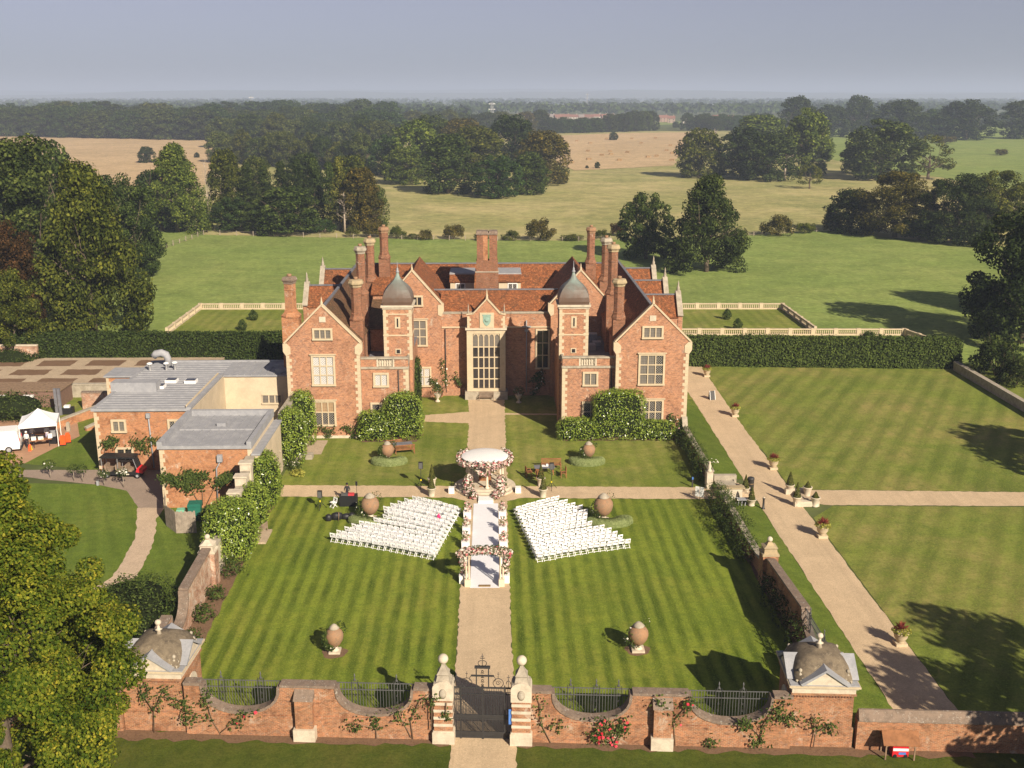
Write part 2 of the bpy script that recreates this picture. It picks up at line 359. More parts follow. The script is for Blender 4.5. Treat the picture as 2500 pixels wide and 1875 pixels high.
M['glass_slat'] = m_glass('glass_slatted', (0.40, 0.28, 0.17), (0.20, 0.13, 0.08))
M['leaf'] = m_leaf('leaf_broad', (0, 0, 0), (0, 0, 0), 0.22, objcol=True, clump=0.7, cscale=0.30, stops=[(0.0, (0.012, 0.023, 0.005)), (0.45, (0.036, 0.056, 0.011)), (0.8, (0.095, 0.125, 0.026)), (1.0, (0.155, 0.185, 0.040))])
M['leaf_lime'] = m_leaf('leaf_lime', (0, 0, 0), (0, 0, 0), 0.32, clump=0.8, cscale=0.7, stops=[(0.0, (0.022, 0.050, 0.005)), (0.38, (0.075, 0.115, 0.010)), (0.75, (0.205, 0.225, 0.021)), (1.0, (0.42, 0.36, 0.038))])
M['leaf_laurel'] = m_leaf('leaf_laurel', (0.065, 0.120, 0.013), (0.32, 0.40, 0.055), 0.12, 0.30, 0.5)
M['leaf_yew'] = m_leaf('leaf_yew', (0.020, 0.036, 0.008), (0.065, 0.092, 0.020), 0.1)
M['leaf_hedge'] = m_leaf('leaf_hedge', (0.034, 0.056, 0.012), (0.105, 0.140, 0.030), 0.1)
M['leaf_box'] = m_leaf('leaf_box', (0.15, 0.19, 0.065), (0.27, 0.31, 0.13), 0.1)
M['leaf_climb'] = m_leaf('leaf_climber', (0.022, 0.045, 0.010), (0.105, 0.135, 0.030), 0.2)
M['leaf_top'] = m_leaf('leaf_topiary', (0.04, 0.055, 0.012), (0.13, 0.125, 0.03), 0.1)
M['petal'] = m_leaf('petals', (0, 0, 0), (0, 0, 0), 0.25, stops=[(0.0, (0.86, 0.80, 0.70)), (0.5, (0.84, 0.74, 0.66)), (0.62, (0.80, 0.50, 0.46)), (0.85, (0.72, 0.36, 0.36)), (0.95, (0.50, 0.08, 0.10))])
M['petal_white'] = m_leaf('petals_white', (0.75, 0.68, 0.55), (0.9, 0.88, 0.8), 0.2)
M['petal_red'] = m_leaf('petals_red', (0.55, 0.02, 0.04), (0.8, 0.10, 0.14), 0.2)
M['bark'] = m_stone('bark', (0.15, 0.115, 0.085), (0.06, 0.048, 0.038), 0.8, 3.0)
M['deadwood'] = m_stone('dead_wood', (0.42, 0.35, 0.28), (0.25, 0.2, 0.16), 0.6, 3.0)
# ================================================================== the ground
rnd = random.Random(7)
def rough(pts, step=0.6, amp=0.05, seed=1):
    r = random.Random(seed); out = []
    for i, a in enumerate(pts):
        b = pts[(i+1) % len(pts)]; L = math.hypot(b[0]-a[0], b[1]-a[1]); n = max(1, int(L/step))
        nx, ny = -(b[1]-a[1])/L, (b[0]-a[0])/L
        for k in range(n):
            t = k/n; j = 0 if k == 0 else r.uniform(-amp, amp)
            out.append((a[0]+(b[0]-a[0])*t+nx*j, a[1]+(b[1]-a[1])*t+ny*j))
    return out
def sheet(name, pts, z, mat, kind='structure', label=None):
    m = MB(); A = sum(a[0]*b[1]-b[0]*a[1] for a, b in zip(pts, pts[1:]+pts[:1]))
    if A < 0: pts = pts[::-1]
    m.face([(x, y, z) for x, y in pts]); o = m.build(name, M[mat]); o['kind'] = kind
    if label: o['label'] = label
    return o
def rect(x0, x1, y0, y1): return [(x0, y0), (x1, y0), (x1, y1), (x0, y1)]
def pxpoly(pp, z=0.0): return [tuple(at(x*K, y*K, z)[:2]) for x, y in pp]    # display readings
sheet('ground', rect(-16000, 16000, -400, 26000), 0.0, 'farland')
sheet('meadow', [(-260, 200), (500, 200), (1100, 620), (900, 1100), (-60, 1050), (-420, 420)], 0.06, 'meadow')
sheet('pasture', rough(pxpoly([(150, 720), (292, 562), (330, 545), (440, 508), (800, 516), (1250, 521), (1600, 511), (1790, 499), (1900, 512), (2300, 545), (2700, 720), (2400, 790), (100, 790)]), 3, 0.5), 0.12, 'pasture')
sheet('paddock', rough(pxpoly([(292, 562), (300, 500), (440, 498), (440, 508), (330, 545)]), 3, 0.4), 0.11, 'pasture')
sheet('stubble_field', rough(pxpoly([(-40, 287), (470, 300), (465, 345), (440, 405), (190, 405), (-60, 350)]), 8, 1.0), 0.16, 'stubble')
sheet('stubble_field', rough(pxpoly([(1195, 294), (1330, 288), (1495, 286), (1470, 330), (1455, 358), (1240, 369), (1200, 350)]), 8, 1.0), 0.16, 'stubble')
sheet('far_field', pxpoly([(1395, 272), (1500, 268), (1500, 263), (1410, 262)]), 0.3, 'pasture')
sheet('park_field', rough(pxpoly([(1640, 283), (2300, 268), (2300, 330), (2240, 420), (1800, 345), (1600, 320)]), 10, 2), 0.13, 'pasture')
# lawns (front walled garden, side lawns, kitchen side)
sheet('terrace_grass', rect(-75, 75, 100, 140), 0.016, 'lawn_up')
sheet('parterre_grass', rect(-47, -20, 140, 172), 0.16, 'lawn_up')
sheet('parterre_grass', rect(20, 48, 140, 171), 0.16, 'lawn_up')
FW = lambda x: 51.25-0.061*x                       # line of the front garden wall
XP0 = lambda x: 87.25-0.036*x; XP1 = lambda x: 90.1-0.034*x    # edges of the cross path
sheet('front_lawn', [(-18.6, FW(-18)+1.2), (-1.95, FW(-2)+0.5), (-1.95, XP0(-2)), (-18.6, XP0(-18.6))], 0.02, 'lawn')
sheet('front_lawn', [(1.6, FW(2)+0.5), (20.4, FW(20)+0.7), (20.4, XP0(20)), (1.6, XP0(1.6))], 0.02, 'lawn')
sheet('upper_lawn', [(-19, XP1(-19)), (-2.0, XP1(-2)), (-2.0, 109.2), (-7, 109.2), (-7, 104.4), (-19, 104.4)], 0.021, 'lawn_up')
sheet('upper_lawn', [(1.68, XP1(2)), (20.3, XP1(20)), (20.3, 104.4), (7.4, 104.4), (7.4, 112.2), (1.68, 112.2)], 0.021, 'lawn_up')
sheet('court_lawn', [(-7.0, 111.3), (-2.6, 111.3), (-2.5, 113.6), (-3.2, 117.2), (-7, 117.2)], 0.022, 'lawn_up')
sheet('court_lawn', [(1.72, 113.0), (9, 113.0), (9, 120.2), (2.4, 120.2), (1.72, 117.2)], 0.022, 'lawn_up')
sheet('side_lawn', [(27.05, 88.8), (75, 86.5), (75, 128.5), (27.6, 134.2), (27.25, 110)], 0.024, 'lawn_right')
sheet('side_lawn', [(26.95, 49.9), (75, 47.0), (75, 83.3), (29.5, 84.8), (27.1, 82.2)], 0.024, 'lawn_right')
sheet('path_verge', rect(20.6, 23.3, 49.5, 85.4), 0.022, 'lawn_plain')
sheet('path_verge', rect(20.6, 23.5, 91.5, 118), 0.022, 'lawn_plain')
sheet('outer_lawn', [(-45, 30), (75, 30), (75, 46.6), (2.3, 51.0), (-45, 53.9)], 0.014, 'lawn_darkened')
sheet('kitchen_lawn', [(-60, 50), (-21, 50), (-21, 84), (-26, 86), (-31, 90.6), (-36, 91.3), (-60, 92.8)], 0.018, 'lawn_plain')
sheet('kitchen_lawn', [(-44.4, 97.0), (-36.7, 95.0), (-36.7, 110), (-40, 110.3), (-43.6, 108)], 0.022, 'lawn_plain')
# gravel, tarmac, soil
def strip(name, xs, z, mat, step=0.35, amp=0.08, seed=3):      # xs: left edge and right edge point lists
    return sheet(name, rough(xs, step, amp, seed), z, mat)
strip('gravel_path', [(-1.92, 30), (1.62, 30), (1.60, 52), (1.58, 70), (1.62, XP0(1)), (1.74, XP1(1)), (1.76, 118.4), (1.9, 119.2), (-2.5, 119.2), (-2.2, 113.5), (-7.0, 112.3), (-7.0, 109.9), (-2.15, 109.2), (-2.08, XP1(-2)), (-1.95, XP0(-2)), (-1.92, 60)], 0.028, 'gravel')
strip('gravel_path', [(-18.4, XP0(-18.4)), (-3.2, XP0(-3)), (-1.9, XP0(-2)-0.8), (1.6, XP0(2)-0.8), (2.9, XP0(3)), (21.5, XP0(21)), (21.5, XP1(21)), (2.4, XP1(2)), (1.7, XP1(2)+0.7), (-2.05, XP1(-2)+0.7), (-2.7, XP1(-2)), (-18.4, XP1(-18))], 0.032, 'gravel')
strip('gravel_path', [(1.7, 112.3), (8.8, 112.0), (8.8, 112.5), (1.7, 112.9)], 0.030, 'gravel')
strip('gravel_path', [(23.3, 50.0), (26.95, 49.8), (26.95, 82.0), (27.0, 110), (27.5, 134), (23.4, 134.2), (23.6, 117), (23.35, 90), (23.3, 84)], 0.029, 'gravel', 0.7, 0.06)
strip('gravel_path', [(26.8, 85.9), (29.2, 85.0), (75, 83.4), (75, 86.4), (29.2, 88.6), (26.8, 88.4)], 0.033, 'gravel')
sheet('gravel_path', [(21.4, 86.3), (23.5, 86.2), (23.5, 89.6), (21.4, 89.6)], 0.027, 'gravel')
sheet('soil_bed', rough([(-24, FW(-24)-0.1), (-24, FW(-24)-1.0), (-2.0, FW(-2)-0.85), (-2.0, FW(-2))], 0.5, 0.2), 0.036, 'soil')
sheet('soil_bed', rough([(1.7, FW(2)), (1.7, FW(2)-0.8), (26, FW(26)-0.8), (26, FW(26))], 0.5, 0.2), 0.036, 'soil')
sheet('soil_bed', rough([(-20.0, 55), (-18.15, 55), (-18.4, 75), (-18.3, 86), (-20, 86)], 0.6, 0.08), 0.036, 'soil')
sheet('soil_bed', rough([(19.6, 53.5), (20.6, 53.5), (20.6, 86), (19.6, 86)], 0.6, 0.08), 0.036, 'soil')
sheet('soil_bed', rough([(-12.9, 103.0), (-7.3, 103.0), (-6.8, 105.6), (-12.9, 105.6)], 0.5, 0.1), 0.036, 'soil')
sheet('soil_bed', rough([(7.5, 103.0), (19.6, 103.0), (20.2, 104.3), (7.5, 105.3)], 0.5, 0.1), 0.036, 'soil')
strip('tarmac_drive', [(-60, 93.2), (-42.7, 93.3), (-40, 92.4), (-35.5, 91.2), (-32.2, 89.6), (-29.8, 85.4), (-27.7, 85.4), (-27.7, 95), (-42.6, 95.2), (-60, 96)], 0.030, 'asphalt', 0.8, 0.05)
strip('garden_path', [(-29.9, 85.4), (-28.7, 81.5), (-28.1, 79.3), (-27.6, 75), (-27.4, 72), (-29.5, 66), (-31, 60), (-29, 60), (-27.2, 66), (-25.6, 71), (-25.9, 75), (-26.3, 78), (-26.8, 80.5), (-27.6, 83), (-27.6, 85.4)], 0.034, 'pale_gravel', 0.5, 0.08)
strip('brick_patio', [(-62, 90), (-50, 93.5), (-44.3, 97.1), (-43.3, 101.5), (-42.2, 105.5), (-44.4, 110.6), (-62, 112)], 0.031, 'brickpave', 1.0, 0.03)
# raised parterre beyond the kitchen: a paved terrace with planting beds and a stone retaining wall
TZ = 1.5
m = MB(); m.box(-75, -34, 120.6, 133.6, 0.0, TZ); o = m.build('paved_terrace', M['paving']); o['kind'] = 'structure'
rr = random.Random(5)
for j, (y0, y1) in enumerate([(121.4, 123.3), (124.9, 127.6), (129.3, 132.2)]):
    for i in range(6):
        x0 = -70+i*6.1+(j-1)*1.4; sheet('planting_bed', rough(rect(x0, x0+4.3, y0, y1), 0.7, 0.12, i*7+j), TZ+0.006, 'soil')
# ================================================================== the manor house
HO = Vector((0, 112, 0))
house = empty('manor_house', HO, 0, 'large red brick manor house with stone quoins, many gables, tall chimneys and two domed turrets', 'house')
def rel(parent, p):
    o = Vector(p); q = parent
    while q: o = o-Vector(q.location); q = q.parent
    return o
_unit = {}
def unit(key, fn):
    if key not in _unit: _unit[key] = fn()
    return _unit[key]
def slab(m, a, b, c, d, t=0.16, mat=0):          # roof slope a-b eave, c-d ridge (counter-clockwise seen from above)
    a, b, c, d = map(Vector, (a, b, c, d)); n = (b-a).cross(d-a).normalized()*t
    m.poly([a, b, c, d, a-n, b-n, c-n, d-n], [(0, 1, 2, 3), (7, 6, 5, 4), (0, 4, 5, 1), (1, 5, 6, 2), (2, 6, 7, 3), (3, 7, 4, 0)], mat)
def quoins(parent, x, y, z0, z1, sx, sy=1, mat='stone', h=0.34, L=0.52, S=0.30):
    def mk(a, b): m = MB(); m.box(-0.03, a, -0.03, b, 0, h-0.012); return m.mesh('quoin', M[mat])
    A = unit(('q', mat, h, L, S, 0), lambda: mk(L, S)); B = unit(('q', mat, h, L, S, 1), lambda: mk(S, L))
    n = int(round((z1-z0)/h))
    for i in range(n):
        link('quoin', A if i % 2 else B, parent, rel(parent, (x, y, z0+i*(z1-z0)/n)), 0, (sx, sy, (z1-z0)/n/h))
def pane_mesh(w, h, g):
    def mk(): m = MB(); m.box(0, w, 0, 0.02, 0, h); return m.mesh('pane', M[g])
    return unit(('p', round(w, 3), round(h, 3), g), mk)
def window(parent, cx, z0, w, h, cols, rows, Y, glass='glass', frame='stone', bw=0.2, proud=0.15, mul=0.1, sill=True, zs=None, label=None, hood=False):
    m = MB(); x0, x1, z1 = cx-w/2, cx+w/2, z0+h
    m.box(x0-bw, x0, Y-proud, Y+0.05, z0, z1); m.box(x1, x1+bw, Y-proud, Y+0.05, z0, z1)
    m.box(x0-bw, x1+bw, Y-proud-0.01, Y+0.05, z1, z1+bw)
    if hood:
        m.box(x0-bw-0.12, x1+bw+0.12, Y-proud-0.1, Y+0.05, z1+bw+0.002, z1+bw+0.1)
    zs = zs or [i/rows for i in range(1, rows)]
    for i in range(1, cols): xx = x0+w*i/cols; m.box(xx-mul/2, xx+mul/2, Y-proud+0.03, Y+0.02, z0, z1)
    for t in zs: zz = z0+h*t; m.box(x0, x1, Y-proud+0.035, Y+0.02, zz-mul/2, zz+mul/2)
    o = m.build('window', M[frame], parent)
    if label: o['label'] = label
    if sill:
        s = MB(); s.box(x0-bw-0.03, x1+bw+0.03, Y-proud-0.07, Y+0.05, z0-0.18, z0-0.002); s.build('sill', M[frame], o)
    zb = [0]+list(zs)+[1]
    for i in range(cols):
        for j in range(len(zb)-1):
            g = glass(i, j) if callable(glass) else glass
            px0 = x0+w*i/cols+0.004; pz0 = z0+h*zb[j]+0.004
            link('pane', pane_mesh(w/cols-0.008, h*(zb[j+1]-zb[j])-0.008, g), o, rel(o, (px0, Y-0.025, pz0)))
    return o
def finial(parent, x, y, z, h, r=0.14, mat='stone', name='finial'):
    me = unit(('fin', mat), lambda: MB().lathe([(1, 0), (1, 0.12), (0.75, 0.16), (0.95, 0.3), (0.6, 0.42), (0.42, 0.6), (0.5, 0.66), (0.3, 0.8), (0.03, 1)], n=8, mat=0).mesh('finial', M[mat]))
    return link(name, me, parent, rel(parent, (x, y, z)), 0, (r, r, h))
def coping(parent, pts, y0, y1, axis='y', w=0.16, mat='stone', name='coping'):
    m = MB()
    for (a, za), (b, zb) in zip(pts, pts[1:]):
        L = math.hypot(b-a, zb-za); nx, nz = -(zb-za)/L*w, (b-a)/L*w
        if nz < 0: nx, nz = -nx, -nz
        q = [(a, za), (b, zb), (b+nx, zb+nz), (a+nx, za+nz)]
        if (q[1][0]-q[0][0])*(q[3][1]-q[0][1])-(q[1][1]-q[0][1])*(q[3][0]-q[0][0]) < 0: q = q[::-1]
        m.extrude(q, y0, y1, 0, axis)
    return m.build(name, M[mat], parent)
# --- the two side ranges, their front gables and wall dormers
for s, nm in ((-1, 'west'), (1, 'east')):
    xi, xo, xr = 12.95*s, 20.28*s, 16.55*s
    a, b = min(xi, xo), max(xi, xo)
    m = MB(); m.box(a, b, 104.85, 140, 0, 9.9); m.build('wall', M['brick'], house)
    # front gable wall, a solid parapet 0.45 thick
    m = MB(); m.extrude([(a, 0), (b, 0), (b, 9.95), (xr, 13.75), (a, 9.95)], 104.4, 104.85); m.build('gable_wall', M['brick'], house)
    coping(house, [(a-0.12, 9.95), (xr, 13.78), (b+0.12, 9.95)], 104.3, 104.95)
    for xx, sx in ((a, 1), (b, -1)):
        m = MB(); m.extrude([(xx-0.02*sx, 8.7), (xx+0.45*sx, 8.9), (xx+0.45*sx, 9.6), (xx+0.1*sx, 9.97), (xx-0.3*sx, 9.97), (xx-0.3*sx, 9.15)][::sx], 104.34, 104.95); m.build('kneeler', M['stone'], house)
        quoins(house, xx, 104.4, 0.3, 8.75, sx)
    m = MB(); m.box(a-0.08, b+0.08, 104.3, 105.5, 0, 0.3); m.build('plinth', M['stone_white'], house)
    finial(house, xr, 104.62, 13.85, 0.85, 0.16)
    m = MB(); slab(m, (a-0.15, 104.85, 9.8), (xr, 104.85, 13.45), (xr, 140, 13.45), (a-0.15, 140, 9.8)); slab(m, (xr, 104.85, 13.45), (b+0.15, 104.85, 9.8), (b+0.15, 140, 9.8), (xr, 140, 13.45))
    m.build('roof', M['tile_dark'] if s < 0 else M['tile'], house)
    m = MB(); m.bar((xr, 104.9, 13.5), (xr, 140, 13.5), 0.3, 0.14); m.build('ridge_lead', M['lead_dark'], house)
    for Yc in ((118.4, 130.0) if s < 0 else (112.0, 121.0, 130.0)):
        w = 1.9; m = MB()
        m.extrude([(Yc-w, 9.3), (Yc+w, 9.3), (Yc+w, 11.35), (Yc, 13.3), (Yc-w, 11.35)], min(17.0*s, 20.25*s), max(17.0*s, 20.25*s), 0, 'x'); m.build('dormer_wall', M['brick'], house)
        m = MB(); e0, e1 = min(16.4*s, 20.1*s), max(16.4*s, 20.1*s)
        slab(m, (e0, Yc-w-0.15, 11.3), (e1, Yc-w-0.15, 11.3), (e1, Yc, 13.42), (e0, Yc, 13.42)); slab(m, (e0, Yc, 13.42), (e1, Yc, 13.42), (e1, Yc+w+0.15, 11.3), (e0, Yc+w+0.15, 11.3))
        m.build('dormer_roof', M['tile'], house)
        m = MB(); m.bar((e0, Yc, 13.46), (e1, Yc, 13.46), 0.3, 0.12); m.build('ridge_lead', M['lead_dark'], house)
        g0, g1 = min(20.05*s, 20.5*s), max(20.05*s, 20.5*s)
        m = MB(); m.extrude([(Yc-w-0.1, 9.2), (Yc+w+0.1, 9.2), (Yc+w+0.1, 11.5), (Yc, 13.7), (Yc-w-0.1, 11.5)], g0, g1, 0, 'x'); m.build('dormer_gable', M['brick'], house)
        coping(house, [(Yc-w-0.2, 11.45), (Yc, 13.75), (Yc+w+0.2, 11.45)], g0-0.06, g1+0.06, 'x', 0.16, 'stone_grey')
        finial(house, 20.28*s, Yc, 13.8, 1.15, 0.2, 'stone_grey')
        for dy in (-w, w): quoins(house, g1 if s > 0 else g0, Yc+dy, 9.3, 11.4, -s, 1 if dy < 0 else -1)
# windows of the front gables
window(house, -16.62, 5.75, 2.0, 2.85, 3, 3, 104.4, 'glass_pale', hood=True, label='tall window with pale latticed panes')
window(house, -16.65, 1.5, 1.85, 2.35, 3, 2, 104.4, lambda i, j: 'glass_slat' if j else 'glass_lat', hood=True, zs=[0.55], label='window with slatted brown blinds')
window(house, -16.55, 10.5, 1.6, 0.85, 3, 1, 104.4, 'glass_curtain')
window(house, 16.55, 5.65, 2.3, 2.95, 3, 3, 104.4, lambda i, j: 'glass_lat' if i == 2 else 'glass_curtain', hood=True, label='tall window with pale curtains and leaded glass')
window(house, 16.75, 1.5, 1.95, 2.3, 3, 2, 104.4, 'glass_lat', hood=True)
window(house, 16.55, 10.5, 1.75, 0.95, 3, 1, 104.4, 'glass_curtain')
for xx in (-16.5, 16.52):
    m = MB(); m.box(xx-0.32, xx+0.32, 104.33, 104.45, 12.15, 12.7); m.build('date_stone', M['stone_white'], house)
# --- two storey blocks in the angles, flat roofed behind a parapet
for s, x0, x1 in ((-1, -12.95, -8.17), (1, 7.57, 12.95)):
    m = MB(); m.box(x0, x1, 105.3, 119.3, 0, 7.08); m.build('wall', M['brick'], house)
    m = MB(); m.box(x0+0.3, x1-0.05, 105.7, 119.3, 7.085, 7.3); m.build('flat_roof', M['lead_dark'], house)
    m = MB(); m.box(x0-0.08, x1+0.08, 105.18, 105.75, 7.085, 7.32); m.build('cornice', M['stone_grey'], house)
    cx = (x0+x1)/2-0.1*s
    m = MB(); m.box(x0, cx-0.9, 105.3, 105.65, 7.325, 8.1); m.box(cx+0.9, x1, 105.3, 105.65, 7.325, 8.1); m.build('parapet', M['brick'], house)
    m = MB(); m.box(x0-0.06, x1+0.02, 105.22, 105.73, 8.105, 8.28); m.build('parapet_coping', M['stone_grey'], house)
    m = MB(); m.box(cx-0.9, cx-0.75, 105.28, 105.66, 7.325, 8.1); m.box(cx+0.75, cx+0.9, 105.28, 105.66, 7.325, 8.1); m.box(cx-0.75, cx+0.75, 105.5, 105.6, 7.325, 8.1); pb = m.build('balustrade_panel', M['stone_white'], house)
    bm_ = unit('bal', lambda: MB().lathe([(0.05, 0), (0.05, 0.06), (0.03, 0.12), (0.07, 0.3), (0.035, 0.5), (0.05, 0.62), (0.05, 0.77)], n=6).mesh('baluster', M['stone_white']))
    for i in range(6): link('baluster', bm_, pb, rel(pb, (cx-0.62+i*0.25, 105.42, 7.33)))
    xc = x1 if s < 0 else x0
    quoins(house, xc, 105.3, 0.3, 7.05, -1 if s < 0 else 1)
    m = MB(); yy0, yy1 = 105.65, 110.5; m.box(xc-0.2 if s < 0 else xc, xc if s < 0 else xc+0.2, yy0, yy1, 7.325, 8.0); m.build('side_parapet', M['stone_grey'], house)
    wx = -10.95 if s < 0 else 10.45
    window(house, wx, 5.35, 1.2, 1.15, 2, 1, 105.3, 'glass_pale' if s < 0 else 'glass_curtain')
    window(house, wx+(0.1 if s > 0 else -0.25), 1.5, 1.45, 1.85, 2, 2, 105.3, 'glass_lat')
    m = MB(); dx = x1-1.0 if s < 0 else x1-0.35; m.tube([(dx, 105.2, 7.0), (dx, 105.2, 0.2)], 0.05, 6); m.build('drainpipe', M['iron'], house)
# --- turrets with ogee copper domes
for s, x0, x1 in ((-1, -10.78, -7.9), (1, 7.38, 10.35)):
    y0, y1 = 107.8, 110.75; cx, cyy = (x0+x1)/2, (y0+y1)/2; hw = (x1-x0)/2
    m = MB(); m.box(x0, x1, y0, y1, 0, 12.75); tu = m.build('turret', M['brick'], house)
    for xx, sx in ((x0, 1), (x1, -1)): quoins(tu, xx, y0, 7.4, 12.7, sx, 1, h=0.36, L=0.48, S=0.28)
    for zz, d, hh in ((9.95, 0.07, 0.14), (12.18, 0.06, 0.12), (12.76, 0.1, 0.2), (12.965, 0.24, 0.2)):
        m = MB(); m.box(x0-d, x1+d, y0-d, y1+d, zz, zz+hh); m.build('string_course', M['stone_white'] if zz > 12.7 else M['stone'], tu)
    m = MB(); r2 = math.sqrt(2)
    prof = [(1.02, 0), (1.09, 0.35), (1.09, 0.8), (1.02, 1.25), (0.90, 1.62), (0.71, 1.98), (0.48, 2.3), (0.29, 2.6), (0.17, 2.92), (0.10, 3.25), (0.08, 3.4)]
    n = 16; ring = []
    for r, h in prof:          # square plan that rounds towards the top
        t = h/3.4; row = []
        for k in range(n):
            a = 2*math.pi*k/n+math.pi/4; c_, s_ = math.cos(a), math.sin(a); q = 1/max(abs(c_), abs(s_)); q = q*(1-t*0.8)+t*0.8
            row.append((cx+c_*q*r*hw*1.0, cyy+s_*q*r*hw, 13.16+h*0.94))
        ring.append(row)
    vs = [p for row in ring for p in row]; fs = [(i*n+k, i*n+(k+1) % n, (i+1)*n+(k+1) % n, (i+1)*n+k) for i in range(len(prof)-1) for k in range(n)]
    m.poly(vs, fs, 0, False); m.build('dome', M['copper'], tu)
    m = MB(); m.lathe([(0.16, 0), (0.2, 0.1), (0.1, 0.3), (0.12, 0.4), (0.03, 0.55), (0.02, 1.2)], cx, cyy, 16.3, 8); m.build('dome_finial', M['lead'], tu)
    m = MB(); m.box(cx-0.28, cx+0.28, y0-0.05, y0+0.02, 10.75, 11.95); m.build('slit_surround', M['stone'], tu)
    m = MB(); m.box(cx-0.08, cx+0.08, y0-0.06, y0, 10.9, 11.8); m.build('slit_pane', M['glass'], tu)
    m = MB(); m.box(cx-0.3, cx+0.3, y0-0.06, y0+0.02, 8.05, 8.6); m.build('vent_surround', M['stone'], tu)
    m = MB(); m.box(cx-0.18, cx+0.18, y0-0.07, y0, 8.12, 8.5); m.build('vent_pane', M['glass'], tu)
# --- inner gabled ranges either side of the hall
for s, x0, x1 in ((-1, -12.9, -5.42), (1, 7.12, 12.9)):
    xa = -8.64 if s < 0 else 10.48; e = 10.95; hw = 3.22 if s < 0 else 3.36
    g0, g1 = xa-hw, xa+hw
    m = MB(); m.box(x0, x1, 119.95, 133, 0, 9.4); m.build('wall', M['brick'], house)
    m = MB(); m.extrude([(g0, 0), (g1, 0), (g1, e), (xa, 14.75), (g0, e)], 119.5, 119.95); m.build('gable_wall', M['brick'], house)
    coping(house, [(g0-0.15, e-0.05), (xa, 14.8), (g1+0.15, e-0.05)], 119.4, 120.05)
    for xx, sx in ((g0, 1), (g1, -1)):
        m = MB(); m.extrude([(xx-0.0, 9.6), (xx+0.35*sx, 9.8), (xx+0.35*sx, 10.9), (xx-0.32*sx, 11.1), (xx-0.32*sx, 10.2)][::sx], 119.42, 120.0); m.build('kneeler', M['stone'], house)
    m = MB(); slab(m, (g0, 119.95, 10.7), (xa, 119.95, 14.5), (xa, 133, 14.5), (g0, 133, 10.7)); slab(m, (xa, 119.95, 14.5), (g1, 119.95, 10.7), (g1, 133, 10.7), (xa, 133, 14.5)); m.build('roof', M['tile'], house)
    m = MB(); m.box(g0+0.1, g1-0.1, 119.95, 133, 9.3, 10.75); m.build('wall', M['brick'], house)
    finial(house, xa, 119.7, 14.85, 0.8, 0.15)
    if s < 0:
        window(house, -8.1, 10.95, 0.95, 0.9, 2, 1, 119.5, 'glass'); window(house, -7.9, 6.3, 1.4, 2.8, 2, 3, 119.5, 'glass_curtain', hood=True)
        window(house, -7.5, 1.5, 1.3, 2.0, 2, 2, 119.5, 'glass_pale')
# --- great hall, parapet, bay with the big window
m = MB(); m.box(-5.42, 7.12, 120.3, 128, 0, 9.3); m.build('wall', M['brick'], house)
m = MB(); m.box(-5.42, 7.12, 120.3, 120.65, 9.305, 9.75); m.build('parapet', M['brick'], house)
m = MB(); m.box(-5.4, 7.1, 120.2, 120.75, 9.755, 9.92); m.build('parapet_coping', M['stone_grey'], house)
m = MB(); m.box(-5.4, -2.52, 120.18, 120.295, 8.1, 8.26); m.box(1.96, 7.1, 120.18, 120.295, 8.1, 8.26); m.build('string_course', M['stone'], house)
m = MB(); m.box(-5.4, -2.8, 120.12, 120.295, 0, 0.9); m.box(2.2, 7.1, 120.12, 120.295, 0, 0.9); m.build('plinth', M['brick'], house)
m = MB(); slab(m, (-5.6, 120.66, 9.35), (9.2, 120.66, 9.35), (9.2, 124.3, 11.82), (-5.6, 124.3, 11.82)); slab(m, (9.2, 124.3, 11.82), (9.2, 128.2, 9.2), (-5.6, 128.2, 9.2), (-5.6, 124.3, 11.82)); m.build('roof', M['tile'], house)
m = MB(); m.bar((-7.5, 124.3, 11.86), (9.2, 124.3, 11.86), 0.3, 0.14); m.build('ridge_lead', M['lead_dark'], house)
m = MB(); m.box(-12, 12.9, 128, 134, 8.6, 9.1); m.build('valley_roof', M['lead_dark'], house)
window(house, 6.25, 3.35, 1.25, 4.4, 2, 3, 120.3, 'glass', label='tall narrow hall window in the shade')
m = MB(); m.box(-2.75, 2.15, 118.3, 120.1, 0, 0.95); m.build('bay_plinth', M['stone_grey'], house)
m = MB(); m.box(-2.5, -1.8, 118.6, 120.3, 0.96, 8.2); m.box(1.27, 1.92, 118.6, 120.3, 0.96, 8.2); m.box(-1.8, 1.27, 118.6, 118.9, 0.96, 1.3); m.box(-1.8, 1.27, 118.6, 118.9, 7.75, 8.2); m.box(-1.8, 1.27, 119.15, 119.25, 1.3, 7.75); m.build('bay', M['stone'], house)
window(house, -0.265, 1.32, 3.05, 6.4, 5, 5, 118.78, lambda i, j: 'glass_curtain' if j == 4 else 'glass', 'stone', 0.0, 0.1, 0.13, sill=False, zs=[0.17, 0.37, 0.57, 0.76], label='great stone mullioned hall window of twenty five lights')
m = MB()
for i in range(5):     # arched heads of the top lights
    xx = -0.265-1.525+3.05*(i+0.5)/5; w = 0.24
    pts = [(xx-w, 7.72), (xx-w, 7.3)]+[(xx+w*math.cos(a), 7.3+0.36*math.sin(a)) for a in [math.pi*(1-k/8) for k in range(9)]]+[(xx+w, 7.72)]
    m.extrude(pts[::-1], 118.66, 118.74)
m.build('window_heads', M['stone'], house)
m = MB(); m.box(-2.65, 2.07, 118.42, 120.3, 8.205, 8.42); m.build('cornice', M['stone_white'], house)
m = MB(); m.extrude([(-2.4, 8.425), (1.85, 8.425), (1.85, 9.9), (1.3, 10.0), (-0.18, 11.62), (-1.7, 10.0), (-2.4, 9.9)], 118.65, 119.05); m.build('bay_gable', M['brick'], house)
